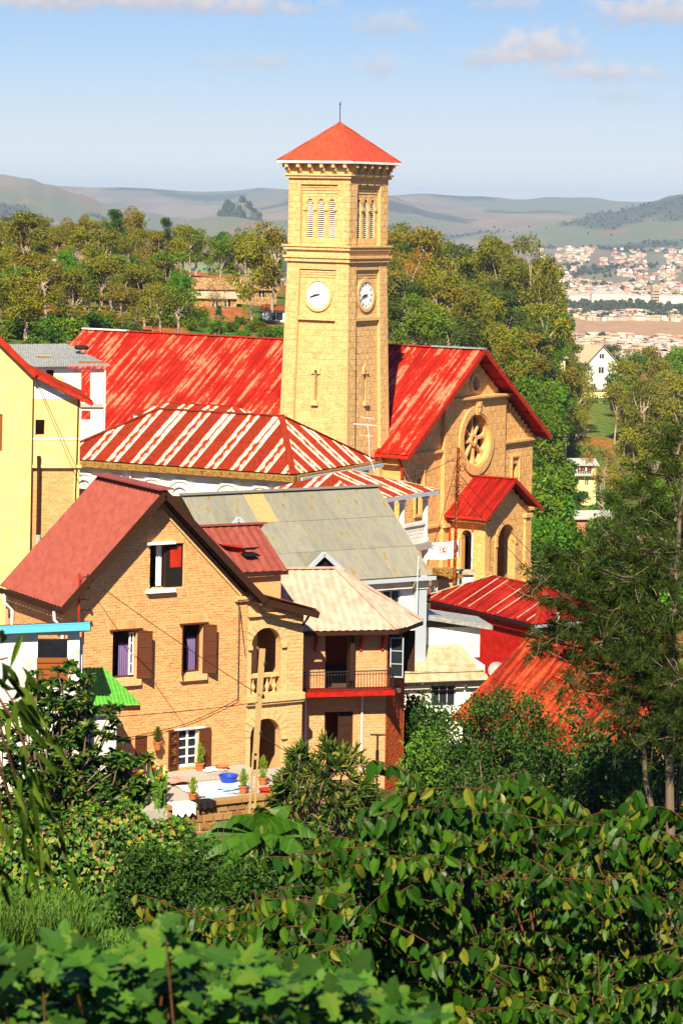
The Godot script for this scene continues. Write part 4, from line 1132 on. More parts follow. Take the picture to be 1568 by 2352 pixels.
func build_arch_bay(a: Node3D, E: float) -> void:
	var b := MB.new()
	var up := arch(0.19, E - 3.0, 1.2, E - 1.0, 14); var lo := arch(0.2, E - 5.5, 1.24, E - 3.75, 14)
	wall(b, PackedVector2Array([Vector2(0.01, -0.5), Vector2(1.97, -0.5), Vector2(1.97, E - 0.62), Vector2(0.01, E - 0.12)]), [up, lo], -0.38, -0.04)
	b.box(Vector3(1.7, -0.5, -2.4), Vector3(1.97, E - 0.65, -0.38)); b.box(Vector3(0.0, -0.5, -2.6), Vector3(1.97, E - 0.6, -2.4))
	var o := part(a, "arch_bay", b, M.bay_stone)
	part(o, "loggia_floor", bx(0.01, E - 3.24, -2.39, 1.69, E - 3.05, -0.39), M.room)
	part(o, "loggia_wall", bx(0.3, -0.4, -1.5, 0.5, E - 0.6, -1.3), M.bay_stone)
	part(o, "loggia_column", bx(0.62, E - 3.04, -1.0, 0.8, E - 1.2, -0.82), M.bay_stone)
	var list := []
	lay(list, PackedVector2Array([Vector2(1.38, E - 3.05), Vector2(1.95, E - 3.05), Vector2(1.95, E - 0.66), Vector2(1.38, E - 0.5)]), [], Transform3D(Basis(), Vector3(0, 0, -0.04)), 0.29, 0.115, 6, 0.012, 0.014)
	lay(list, rect(1.42, -0.3, 1.95, E - 3.28), [], Transform3D(Basis(), Vector3(0, 0, -0.04)), 0.29, 0.115, 6, 0.012, 0.014)
	emit_sub(o, "block", list, M.bay_stone, stone_tones())
	for e in [[0.695, E - 1.505, 0.505], [0.72, E - 4.27, 0.52]]:
		for k in 11:
			var s := MB.new()
			s.ring(e[0], e[1], e[2] + 0.01, e[2] + 0.3, -0.06, -0.02 + 0.006 * (k % 3), PI * k / 11 + 0.012, PI * (k + 1) / 11 - 0.012, 2)
			part(o, "voussoir", s, M.bay_stone)
	for e in [[0.05, 0.19, E - 1.62], [1.2, 1.36, E - 1.62], [1.24, 1.42, E - 4.4]]: part(o, "impost", bx(e[0], e[2], -0.12, e[1], e[2] + 0.12, 0.05), M.stone)
	part(o, "ledge", bx(0.0, E - 3.22, -0.036, 1.98, E - 3.02, 0.12), M.bay_stone)
	part(o, "ledge", bx(0.012, E - 3.3, -0.037, 1.985, E - 3.225, 0.07), M.bay_stone)
	part(o, "cornice", bx(0.03, E - 0.62, -0.035, 1.4, E - 0.52, 0.08), M.bay_stone)
	part(o, "handrail", bx(0.2, E - 2.5, -0.3, 1.19, E - 2.4, -0.08), M.stone)
	baluster_row(o, 0.22, 1.18, E - 2.99, E - 2.5, -0.19, 4, M.stone)
	# lean-to roof over the bay and the red roof of the cross wing behind
	var pick := func(_i, _j): return M.pink_roof
	tin(a, Vector3(2.1, E - 0.46, 0.55), Vector3(2.1, E - 0.46, -2.4), Vector3(0.22, E + 0.1, -2.4), Vector3(0.22, E + 0.1, 0.55), 0.74, 1, 0.128, 0.018, pick)
	bar(a, "bargeboard", Vector3(0.22, E - 0.08, 0.56), Vector3(2.16, E - 0.62, 0.56), 0.06, 0.2, M.dark_wood)
	bar(a, "eave_board", Vector3(2.12, E - 0.56, 0.55), Vector3(2.12, E - 0.56, -2.4), 0.05, 0.16, M.dark_wood)
	pipe(a, "downpipe", [Vector3(2.05, E - 0.62, 0.2), Vector3(2.0, E - 0.85, 0.05), Vector3(1.9, E - 1.0, -0.0)], 0.04, M.iron)
	tin(a, Vector3(-1.4, E + 0.56, -1.15), Vector3(1.98, E + 0.53, -1.15), Vector3(2.2, E + 1.76, -3.0), Vector3(-1.4, E + 1.78, -3.0), 0.56, 1, 0.28, 0.016, pick, Vector2.ZERO, "wing_roof_sheet")
	tin(a, Vector3(2.2, E + 0.53, -4.85), Vector3(-1.4, E + 0.53, -4.85), Vector3(-1.4, E + 1.77, -3.0), Vector3(2.2, E + 1.76, -3.0), 0.9, 1, 0.3, 0.016, pick, Vector2.ZERO, "wing_roof_sheet")
	bar(a, "ridge_cap", Vector3(-1.4, E + 1.8, -3.0), Vector3(2.22, E + 1.78, -3.0), 0.24, 0.04, M.pink_roof)
	bar(a, "eave_board", Vector3(-0.4, E + 0.47, -1.13), Vector3(2.0, E + 0.47, -1.13), 0.05, 0.12, M.dark_wood)
	var w := bx(0.2, E - 0.7, -4.6, 1.85, E + 0.5, -1.3)
	part(a, "wing_wall", w, M.peach)
	var d := MB.new()
	var zf := -1.75
	d.quad(Vector3(0.2, E + 1.3, zf - 0.5), Vector3(0.75, E + 1.22, zf), Vector3(0.75, E + 0.85, zf - 0.1), Vector3(0.2, E + 0.9, zf - 0.3))
	d.quad(Vector3(0.15, E + 1.32, zf - 0.75), Vector3(0.15, E + 1.3, zf - 0.1), Vector3(0.85, E + 1.2, zf + 0.15), Vector3(0.85, E + 1.25, zf - 0.75))
	var dm := part(a, "dormer", d, M.red_paint)
	part(dm, "skylight_opening", bx(0.72, E + 0.98, -1.9, 1.12, E + 1.06, -1.48), M.black)
	bar(dm, "skylight_lid", Vector3(0.7, E + 1.2, -1.62), Vector3(1.16, E + 1.2, -1.62), 0.3, 0.025, M.iron, Vector3(0, 0.9, -0.3))

func build_peach_house() -> void:
	var p := thing("peach_house", "peach painted brick house with balcony and pale pink ribbed hip roof", "house", Vector3(-0.919, 3.2, -82.5), 13)
	var B := 3.8    # wall height used as the zero of the measured heights
	var w := MB.new()
	var out := rect(-0.6, -0.6, 2.65, B + 0.95)
	var door := rect(0.68, B - 1.1, 1.56, B + 0.6); var win := rect(0.7, B - 3.0, 1.61, B - 1.8)
	wall(w, out, [door, win], -0.25, 0.0)
	w.xf = Transform3D(Basis(Vector3.UP, deg_to_rad(52)), Vector3(2.65, 0, 0))
	var fw := rect(0.12, B - 0.75, 1.05, B + 0.55)
	part(p, "wall", w, M.peach)
	var fc := MB.new(); fc.xf = w.xf
	wall(fc, rect(0.0, -0.6, 1.45, B + 0.95), [fw], -0.25, 0.0)
	fc.xf = Transform3D(); fc.box(Vector3(3.3, -0.6, -4.6), Vector3(3.53, B + 0.95, -1.1)); fc.box(Vector3(-0.6, -0.6, -4.8), Vector3(3.53, B + 0.95, -4.6))
	part(p, "side_wall", fc, M.red_brick)
	part(p, "floor", bx(-0.59, B - 1.3, -4.59, 3.2, B - 1.15, -0.26), M.room)
	var list := []
	lay(list, rect(-0.4, -0.4, 2.64, B + 0.8), [door, win, rect(-0.5, B - 1.4, 2.7, B - 1.0)], Transform3D(), 0.2, 0.09, 6, 0.014, 0.011, Rect2(-0.3, B - 2.6, 3, 3.4))
	emit_blocks(p, "painted_brick", list, M.peach_brick, [Color(1, 1, 1), Color(0.96, 0.93, 0.9), Color(1.04, 1.02, 1.0), Color(0.92, 0.88, 0.82), Color(1, 0.97, 0.93), Color(1.06, 1.05, 1.02)])
	var l2 := []
	lay(l2, rect(0.02, -0.5, 1.4, B + 0.8), [fw], Transform3D(Basis(Vector3.UP, deg_to_rad(52)), Vector3(2.65, 0, 0)), 0.2, 0.085, 6, 0.016, 0.013)
	emit_blocks(p, "red_brick", l2, M.red_brick, brick_tones(), 200)
	# roof
	var e0 := Vector3(-0.9, B + 0.82, 0.62); var e1 := Vector3(2.85, B + 0.82, 0.62); var e2 := Vector3(4.05, B + 0.84, -0.95); var e3 := Vector3(4.05, B + 0.84, -4.9)
	var r0 := Vector3(-0.9, B + 2.36, -2.2); var r1 := Vector3(1.5, B + 2.36, -2.2)
	var pick := func(_i, _j): return M.pale_roof
	tin(p, e0, e1, r1, r0, 0.47, 1, 0.235, 0.016, pick)
	tin(p, e1, e2, r1, r1, 0.47, 1, 0.235, 0.016, pick)
	tin(p, e2, e3, r1, r1, 0.6, 1, 0.235, 0.016, pick)
	tin(p, e3, Vector3(-0.9, B + 0.84, -4.9), r0, r1, 1.2, 1, 0.235, 0.016, pick)
	bar(p, "ridge_cap", r0 + Vector3(0, 0.03, 0), r1 + Vector3(0, 0.03, 0), 0.22, 0.04, M.pale_roof)
	hip_cap(p, e1, r1, M.pale_roof, 0.2); hip_cap(p, e2, r1, M.pale_roof, 0.2)
	bar(p, "eave_board", e0 + Vector3(0, -0.08, -0.02), e1 + Vector3(0, -0.08, -0.02), 0.04, 0.12, M.dark_wood)
	bar(p, "eave_board", e1 + Vector3(0, -0.08, 0), e2 + Vector3(0, -0.08, 0), 0.04, 0.12, M.dark_wood)
	var sf := MB.new(); sf.quad(e0 + Vector3(0, -0.12, 0), e1 + Vector3(0, -0.12, 0), Vector3(2.64, B + 0.78, 0.01), Vector3(-0.6, B + 0.78, 0.01))
	part(p, "soffit", sf, M.dark_wood)
	for x in [0.36, 1.8, 2.5]:
		var k := MB.new()
		k.beam(Vector3(x, B + 0.72, 0.02), Vector3(x, B + 0.72, 0.5), 0.07, 0.07); k.beam(Vector3(x, B + 0.2, 0.05), Vector3(x, B + 0.7, 0.42), 0.06, 0.07); k.beam(Vector3(x, B + 0.1, 0.045), Vector3(x, B + 0.7, 0.045), 0.07, 0.06, Vector3(0, 0, 1))
		part(p, "eave_bracket", k, M.red_paint)
	# balcony
	part(p, "balcony_slab", bx(-0.35, B - 1.19, 0.018, 2.75, B - 1.04, 0.75), M.red_wall)
	bar(p, "handrail", Vector3(-0.35, B - 0.42, 0.72), Vector3(2.72, B - 0.42, 0.72), 0.04, 0.03, M.iron)
	bar(p, "bottom_rail", Vector3(-0.35, B - 0.95, 0.72), Vector3(2.72, B - 0.95, 0.72), 0.03, 0.025, M.iron)
	bar(p, "upper_rail", Vector3(-0.35, B - 0.52, 0.72), Vector3(2.72, B - 0.52, 0.72), 0.025, 0.02, M.iron)
	bar(p, "handrail", Vector3(2.72, B - 0.42, 0.72), Vector3(2.72, B - 0.42, 0.02), 0.03, 0.03, M.iron)
	for k in 33: bar(p, "railing_bar", Vector3(-0.3 + k * 0.094, B - 1.04, 0.72), Vector3(-0.3 + k * 0.094, B - 0.43, 0.72), 0.016, 0.016, M.iron, Vector3(0, 0, 1))
	for k in 6: bar(p, "railing_bar", Vector3(2.72, B - 1.04, 0.08 + k * 0.11), Vector3(2.72, B - 0.43, 0.08 + k * 0.11), 0.016, 0.016, M.iron, Vector3(0, 0, 1))
	part(p, "door_leaf", bx(1.42, B - 1.1, -0.2, 1.55, B + 0.58, 0.3), M.dark_wood)
	part(p, "door_frame", bx(0.681, B - 1.1, -0.2, 0.75, B + 0.58, -0.1), M.dark_wood)
	part(p, "window_frame", bx(0.7, B - 3.0, -0.2, 0.76, B - 1.81, -0.1), M.dark_wood)
	shutter(p, 1.14, B - 2.99, B - 1.82, 0.46, -0.05, 0, 1, M.dark_wood)
	for x in [0.08, 1.88]: pipe(p, "downpipe", [Vector3(x, B - 1.26, 0.06), Vector3(x, 0.1, 0.06)], 0.03, M.white_paint)
	# window and open leaf in the canted end
	var f := Node3D.new(); f.name = "end_window"; p.add_child(f, true)
	f.transform = Transform3D(Basis(Vector3.UP, deg_to_rad(52)), Vector3(2.65, 0, 0))
	casement(f, 0.12, B - 0.75, 1.05, B + 0.55, -0.1, M.dark_wood, 2, 3)
	var lf := Node3D.new(); lf.name = "open_leaf"; p.add_child(lf, true)
	lf.transform = Transform3D(Basis(Vector3.UP, deg_to_rad(-20)), Vector3(2.75, 0, 0.05))
	casement(lf, 0.0, B - 0.75, 0.42, B + 0.5, 0.0, M.grey_paint, 1, 3)
	shutter(p, 3.4, B - 0.75, B + 0.55, 0.4, -0.95, 20, 1, M.dark_wood)

func build_yellow_house() -> void:
	var y := thing("yellow_house", "bright yellow plastered house with brick base panel and red verge at the left edge", "house", Vector3(-11.27, 3.2, -98), 10)
	var Z := 8.93   # zero of the measured heights
	var w := MB.new()
	wall(w, PackedVector2Array([Vector2(-6.0, -1), Vector2(0, -1), Vector2(0, Z + 2.42), Vector2(-3.4, Z + 5.7), Vector2(-6.0, Z + 3.2)]), [rect(-1.9, Z - 0.4, -1.08, Z + 0.95)], -0.15, 0.25)
	wall(w, PackedVector2Array([Vector2(0.0, Z - 1.0), Vector2(1.79, Z - 1.0), Vector2(1.79, Z + 1.5), Vector2(0.0, Z + 1.5)]), [rect(0.14, Z + 0.16, 0.48, Z + 0.73)], -0.3, 0.0)
	w.box(Vector3(1.5, -1, -5), Vector3(1.79, Z + 1.5, -0.3)); w.box(Vector3(-6, -1, -5), Vector3(1.5, Z + 2.0, -4.7))
	part(y, "wall", w, M.yellow_plaster)
	part(y, "floor", bx(-5.8, Z - 1.2, -4.69, 1.49, Z - 1.05, -0.31), M.room)
	part(y, "shutter", bx(-1.88, Z - 0.38, 0.1, -1.1, Z + 0.93, 0.2), M.plank_wood)
	var cn := MB.new()
	for k in 22:
		var x := k * 1.68 / 22
		cn.ext(PackedVector2Array([Vector2(x, Z + 1.502), Vector2(x + 0.045, Z + 1.502), Vector2(x + 0.045, Z + 2.42 - (x + 0.045) * 0.5), Vector2(x, Z + 2.42 - x * 0.5)]), -0.05, 0.02)
		cn.ext(PackedVector2Array([Vector2(x + 0.045, Z + 1.502), Vector2(x + 0.0764, Z + 1.502), Vector2(x + 0.0764, Z + 2.42 - (x + 0.0764) * 0.5), Vector2(x + 0.045, Z + 2.42 - (x + 0.045) * 0.5)]), -0.05, 0.0)
	part(y, "tin_cladding", cn, M.white_tin)
	part(y, "brick_base", bx(0.05, -1, -0.31, 1.6, Z - 1.0, -0.06), M.mortar)
	part(y, "corner_strip", bx(1.6, -1, -0.3, 1.79, Z - 1.0, 0.02), M.yellow_plaster)
	var list := []
	lay(list, rect(0.06, Z - 5.0, 1.59, Z - 1.12), [], Transform3D(Basis(), Vector3(0, 0, -0.06)), 0.2, 0.085, 6, 0.014, 0.011)
	emit_blocks(y, "brick", list, M.brick, brick_tones(), 300)
	part(y, "ledge", bx(0.0, Z - 1.04, 0.003, 1.86, Z - 0.93, 0.1), M.yellow_plaster)
	part(y, "ledge", bx(0.003, Z + 0.0, 0.004, 1.81, Z + 0.05, 0.03), M.white_paint)
	pipe(y, "soil_pipe", [Vector3(0.28, Z - 0.6, 0.1), Vector3(0.3, Z - 1.2, 0.1), Vector3(0.3, Z - 3.55, 0.1)], 0.075, M.dark_wood, 8)
	pipe(y, "soil_pipe", [Vector3(0.3, Z - 3.5, 0.1), Vector3(0.28, Z - 4.6, 0.1)], 0.11, M.concrete, 8)
	pipe(y, "downpipe", [Vector3(1.7, Z + 1.5, 0.06), Vector3(1.68, Z - 0.9, 0.06), Vector3(1.62, Z - 4.0, 0.04)], 0.025, M.dark_wood)
	# tiled roof seen along its verge
	var rp := func(_i, _j): return M.rust_red
	tin(y, Vector3(0.05, Z + 2.5, 0.45), Vector3(0.05, Z + 2.5, -5.2), Vector3(-3.4, Z + 5.85, -5.2), Vector3(-3.4, Z + 5.85, 0.45), 0.6, 5, 0.2, 0.03, rp, Vector2.ZERO, "roof_tile_panel")
	tin(y, Vector3(2.2, Z + 1.42, 0.35), Vector3(2.2, Z + 1.42, -5.2), Vector3(0.0, Z + 2.5, -5.2), Vector3(0.0, Z + 2.5, 0.35), 0.6, 2, 0.2, 0.03, rp, Vector2.ZERO, "roof_tile_panel")
	tin(y, Vector3(-6.4, Z + 2.9, -5.2), Vector3(-6.4, Z + 2.9, 0.45), Vector3(-3.4, Z + 5.85, 0.45), Vector3(-3.4, Z + 5.85, -5.2), 0.8, 2, 0.2, 0.03, rp, Vector2.ZERO, "roof_tile_panel")
	bar(y, "bargeboard", Vector3(0.1, Z + 2.38, 0.46), Vector3(-3.4, Z + 5.75, 0.46), 0.06, 0.2, M.red_paint)
	bar(y, "bargeboard", Vector3(2.22, Z + 1.34, 0.36), Vector3(0.0, Z + 2.44, 0.36), 0.06, 0.16, M.red_paint)
	# grey tin-roofed annex behind
	var s := thing("grey_tin_annex", "white annex with open loggia under a grey tin roof behind the yellow house", "annex", Vector3(-15.54, -1.93, -135), 8)
	s.scale = Vector3.ONE * 1.274
	var H := 11.3
	var sp := func(_i, _j): return M.shed_tin
	tin(s, Vector3(-1.2, H - 0.02, 0.3), Vector3(3.15, H + 0.08, 0.3), Vector3(1.45, H + 0.72, -3.5), Vector3(-1.2, H + 0.7, -3.5), 0.8, 1, 0.1, 0.014, sp)
	var v := MB.new()
	wall(v, rect(-1.0, 0, 2.85, H - 0.05), [rect(0.55, H - 1.45, 0.85, H - 0.1), rect(1.95, H - 1.4, 2.32, H - 0.1), rect(1.98, H - 2.1, 2.35, H - 1.72)], -0.2, 0.0)
	v.box(Vector3(2.6, 0, -3.2), Vector3(2.85, H - 1.4, -0.2)); v.box(Vector3(-1, 0, -3.4), Vector3(1.5, H - 0.05, -3.2))
	part(s, "wall", v, M.white_plaster)
	part(s, "parapet_slab", bx(1.9, H - 1.58, -0.25, 2.95, H - 1.42, 0.1), M.concrete)
	part(s, "door", bx(0.55, H - 1.45, -0.15, 0.85, H - 0.12, -0.1), M.dark_wood)
	part(s, "skylight", bx(0.2, H + 0.35, -1.9, 0.75, H + 0.4, -1.2), M.yellow_tin)
	part(s, "timber", bx(1.85, H + 0.12, -0.35, 2.9, H + 0.22, -0.2), M.plank_wood)
	pipe(s, "downpipe", [Vector3(2.9, H - 0.1, 0.1), Vector3(2.9, 2, 0.1)], 0.03, M.white_paint)
	var t := MB.new()
	for k in 16:
		var aa := TAU * k / 16; var ab := TAU * (k + 1) / 16
		for j in 8:
			var ba := TAU * j / 8; var bb := TAU * (j + 1) / 8
			var q := func(u: float, r: float) -> Vector3: return Vector3(cos(u) * (0.22 + 0.09 * cos(r)), 0.09 * sin(r), sin(u) * (0.22 + 0.09 * cos(r)))
			t.quad(q.call(aa, ba), q.call(ab, ba), q.call(ab, bb), q.call(aa, bb))
	var ty := single("tyre", t, M.rubber, "old black tyre lying on the grey tin roof", "tyre")
	ty.position = Vector3(-13.31, 13.36, -137.6); ty.scale = Vector3.ONE * 1.25

func build_right_houses() -> void:
	var r := thing("red_house", "dark red house with low red tin hip roof below the church porch", "house", Vector3(8.16, -0.6, -108), 33)
	var E := 4.66
	var pick := func(_i, _j): return M.dull_red_tin
	var c0 := Vector3(0, E, 0); var c1 := Vector3(4.5, E, 0); var c2 := Vector3(4.5, E, -8.2); var c3 := Vector3(0, E, -8.2)
	var r0 := Vector3(2.25, E + 1.1, -2.2); var r1 := Vector3(2.25, E + 1.1, -6.0)
	tin(r, c3, c0, r0, r1, 0.68, 1, 0.34, 0.014, pick, Vector2(0.08, 0.25))
	tin(r, c0, c1, r0, r0, 0.68, 1, 0.34, 0.014, pick, Vector2(0.08, 0.25))
	tin(r, c1, c2, r1, r0, 1.3, 1, 0.34, 0.014, pick, Vector2(0.08, 0.25))
	tin(r, c2, c3, r1, r1, 1.3, 1, 0.34, 0.014, pick, Vector2(0.08, 0.25))
	bar(r, "ridge_cap", r0, r1, 0.2, 0.04, M.rust_red)
	for e in [[c0, r0], [c3, r1], [c1, r0]]: hip_cap(r, e[0], e[1], M.rust_red if e[0] != c3 else M.cream_tin, 0.18)
	for k in 13:   # pale worn rolls between the sheets
		var z := -8.2 + (k + 0.5) * 8.2 / 12.0 - 0.34
		var hh := clampf(minf((z + 8.2), -z) / 2.2, 0, 1)
		if hh > 0.15: bar(r, "standing_seam", Vector3(0.1, E + 0.07, z), Vector3(2.25 * hh, E + 0.02 + 1.1 * hh, z), 0.05, 0.035, M.cream_tin if k % 3 else M.rust_red)
	bar(r, "gutter", Vector3(-0.05, E - 0.07, -8.2), Vector3(-0.05, E - 0.07, 0.05), 0.1, 0.1, M.black)
	bar(r, "gutter", Vector3(-0.05, E - 0.07, 0.05), Vector3(4.5, E - 0.07, 0.05), 0.1, 0.1, M.grey_paint)
	var w := bx(0.35, 0, -7.9, 0.6, E - 0.1, -0.35); w.box(Vector3(0.6, 0, -0.6), Vector3(4.2, E - 0.1, -0.35)); w.box(Vector3(3.95, 0, -7.9), Vector3(4.2, E - 0.1, -0.6)); w.box(Vector3(0.6, 0, -7.9), Vector3(3.95, E - 0.1, -7.65))
	part(r, "wall", w, M.red_wall)
	part(r, "corner_post", bx(0.3, E - 0.85, -0.65, 0.62, E - 0.15, -0.3), M.white_paint)
	pipe(r, "vent_pipe", [Vector3(0.75, E - 0.3, 0.2), Vector3(1.0, E - 0.25, 0.2), Vector3(1.02, E + 0.45, 0.2)], 0.07, M.white_paint, 8)
	# rust orange roof in front of it
	var o := thing("orange_roof_house", "house with a rust orange tin roof half hidden behind dark feathery tree", "house", Vector3(4.01, -0.5, -92), 34)
	var O := 3.72
	var op := func(_i, _j): return M.rust_orange
	tin(o, Vector3(0, O, 0), Vector3(0, O, 8.6), Vector3(3.1, O + 2.8, 8.6), Vector3(3.1, O + 2.8, 0.5), 0.7, 2, 0.1, 0.012, op, Vector2(0.09, 0.2))
	tin(o, Vector3(6.2, O, 8.6), Vector3(6.2, O, 0), Vector3(3.1, O + 2.8, 0.5), Vector3(3.1, O + 2.8, 8.6), 1.4, 1, 0.1, 0.012, op, Vector2(0.09, 0.2))
	bar(o, "ridge_cap", Vector3(3.1, O + 2.82, 0.5), Vector3(3.1, O + 2.82, 8.6), 0.3, 0.05, M.rust_iron)
	part(o, "wall", bx(0.4, 0, 0.3, 5.8, O + 0.1, 8.2), M.garden_stone)
	# white annex under the grey house
	var a := thing("white_annex", "low white annex with cream tin lean-to roof beside the peach house", "annex", Vector3(2.54, 0.4, -96), 12)
	var H := 3.4
	tin(a, Vector3(-0.3, H, 0.3), Vector3(3.2, H + 0.05, 0.3), Vector3(2.6, H + 1.0, -1.9), Vector3(-0.3, H + 0.95, -1.9), 0.75, 1, 0.09, 0.012, func(_i, _j): return M.cream_tin)
	bar(a, "roof_batten", Vector3(-0.3, H + 0.3, -0.2), Vector3(3.05, H + 0.33, -0.2), 0.1, 0.06, M.cream_tin)
	bar(a, "gutter", Vector3(-0.3, H - 0.06, 0.33), Vector3(3.2, H - 0.02, 0.33), 0.08, 0.08, M.iron)
	var wn := rect(1.03, H - 0.95, 1.97, H - 0.15)
	var wm := MB.new(); wall(wm, rect(-0.4, 0, 3.1, H - 0.02), [wn], -0.25, 0.0)
	wm.box(Vector3(-0.4, 0, -4.5), Vector3(-0.15, H + 0.9, -0.25)); wm.box(Vector3(2.85, 0, -4.5), Vector3(3.1, H + 0.5, -0.25))
	part(a, "wall", wm, M.white_plaster)
	casement(a, 1.03, H - 0.95, 1.97, H - 0.15, -0.08, M.grey_paint, 3, 1, 0.05)
	pipe(a, "downpipe", [Vector3(2.3, H - 0.05, 0.2), Vector3(2.28, H - 0.3, 0.06), Vector3(2.28, 0.2, 0.06)], 0.035, M.white_paint)
	part(a, "upper_wall", bx(0.5, H + 0.5, -3.6, 3.35, H + 1.62, -1.92), M.white_plaster)
	var ur := MB.new(); ur.ext(PackedVector2Array([Vector2(0.4, H + 2.1), Vector2(3.75, H + 1.55), Vector2(3.75, H + 1.72), Vector2(0.4, H + 2.25)]), -3.8, -1.6)
	part(a, "upper_roof", ur, M.shed_tin)
	var pv := MB.new(); pv.xf = Transform3D(Basis(), Vector3(1.05, H + 1.35, -1.92)); pv.ext(circle(0, 0, 0.07, 12), 0, 0.04)
	part(a, "pipe_outlet", pv, M.concrete)
	# satellite dish
	var d := thing("satellite_dish", "small grey satellite dish at the end of the cream tin roof", "dish", Vector3(5.96, 3.55, -97), -25)
	var dd := MB.new(); dd.xf = Transform3D(Basis(Vector3.RIGHT, 1.1), Vector3(0, 0.55, 0))
	dd.lathe(Vector3(0, 0, 0), [Vector2(0.0, 0.0), Vector2(0.12, 0.01), Vector2(0.22, 0.04), Vector2(0.3, 0.08)], 18)
	part(d, "reflector", dd, M.shed_tin)
	pipe(d, "mast", [Vector3(0, -0.2, -0.1), Vector3(0, 0.5, -0.05)], 0.025, M.iron)
	pipe(d, "feed_arm", [Vector3(0, 0.35, 0.08), Vector3(0.0, 0.5, 0.38)], 0.012, M.iron, 4)

func build_left_huts() -> void:
	var b := thing("blue_fascia_house", "white house with blue fascia board and wooden gallery at the left edge", "house", Vector3(-6.9, 3.2, -72), 5)
	var H := 6.38
	bar(b, "fascia", Vector3(-3.6, H - 0.26, 0.3), Vector3(0.3, H - 0.08, 0.3), 0.06, 0.22, M.blue_paint)
	var rf := MB.new(); rf.quad(Vector3(-3.6, H - 0.12, 0.34), Vector3(0.32, H + 0.05, 0.34), Vector3(0.32, H - 0.75, -3.2), Vector3(-3.6, H - 0.92, -3.2)); rf.quad(Vector3(-3.6, H - 0.17, 0.34), Vector3(0.32, H, 0.34), Vector3(0.32, H - 0.8, -3.2), Vector3(-3.6, H - 0.97, -3.2))
	part(b, "roof", rf, M.white_tin)
	var w := MB.new(); wall(w, PackedVector2Array([Vector2(-3.4, 0), Vector2(0.1, 0), Vector2(0.02, H - 0.1), Vector2(-3.4, H - 0.28)]), [rect(-1.1, H - 1.62, -0.3, H - 0.38)], -0.2, 0.0)
	w.box(Vector3(-0.1, 0, -3.2), Vector3(0.1, H - 0.95, -0.2)); w.box(Vector3(-3.4, 0, -3.2), Vector3(-0.1, H - 1.0, -3.0))
	part(b, "wall", w, M.white_plaster)
	part(b, "floor", bx(-3.3, H - 1.8, -2.99, -0.11, H - 1.65, -0.21), M.room)
	for k in 4: part(b, "rail_board", bx(-1.12, H - 1.6 + k * 0.16, 0.005, -0.28, H - 1.47 + k * 0.16, 0.04), M.plank_wood)
	var g := thing("green_roof_hut", "white hut with bright green tin roof behind leafy loquat branches", "hut", Vector3(-5.37, 3.3, -74), 12)
	var G := 3.7
	tin(g, Vector3(-3.2, G, 0.25), Vector3(0.05, G, 0.25), Vector3(-0.75, G + 0.66, -2.1), Vector3(-3.2, G + 0.66, -2.1), 0.62, 1, 0.11, 0.016, func(_i, _j): return M.green_roof)
	bar(g, "eave_board", Vector3(-3.2, G - 0.08, 0.2), Vector3(0.0, G - 0.08, 0.2), 0.05, 0.14, M.dark_wood)
	var gw := bx(-3.0, 0, -1.6, -0.62, G - 0.1, -0.1)
	part(g, "wall", gw, M.white_plaster)
	# rusty sheets leaning in the corner
	var rs := thing("rusty_sheet", "pale rust-streaked tin sheets leaning beside the white hut wall", "tin sheets", Vector3(-5.72, 3.6, -76.2), 20)
	for k in 4:
		var s := MB.new(); s.xf = Transform3D(Basis(Vector3.RIGHT, -0.12) * Basis(Vector3(0, 0, 1), 0.1 - k * 0.05), Vector3(k * 0.24, 0, 0.02 * k))
		s.quad(Vector3(0, 0, 0), Vector3(0.27, 0, 0), Vector3(0.27, 1.5 - k * 0.12, 0), Vector3(0, 1.5 - k * 0.1, 0))
		part(rs, "sheet", s, M.rust_strip)

# ---------------------------------------------------------------- trees and far things
func leaf_cloud(b: MB, r: RandomNumberGenerator, c: Vector3, rad: Vector3, n: int, l: float, w: float, cols: Array, droop := 0.3) -> void:
	for k in n:
		var q := Vector3(r.randfn(), r.randfn(), r.randfn()).normalized()
		var p := c + q * rad * pow(r.randf(), 0.35)
		var d := (Vector3(r.randfn(), r.randfn() - droop, r.randfn()) + q * 0.7).normalized()
		var s := d.cross(Vector3(r.randfn(), r.randfn() + 0.4, r.randfn())).normalized()
		b.col = cols[r.randi() % cols.size()] * r.randf_range(0.75, 1.25)
		b.leaf(p, d, s, l * r.randf_range(0.7, 1.3), w * r.randf_range(0.7, 1.3))

func limb(b: MB, r: RandomNumberGenerator, p: Vector3, q: Vector3, r0: float, r1: float, sag := 0.12, n := 5) -> void:
	var pts := PackedVector3Array(); var rr := PackedFloat32Array()
	var L := p.distance_to(q)
	var off := Vector3(r.randfn(), r.randfn(), r.randfn()) * sag * L
	for k in n + 1:
		var f := float(k) / n
		pts.append(p.lerp(q, f) + off * sin(f * PI) + Vector3(r.randfn(), r.randfn(), r.randfn()) * L * 0.012)
		rr.append(lerpf(r0, r1, f))
	b.tube(pts, rr, 6)

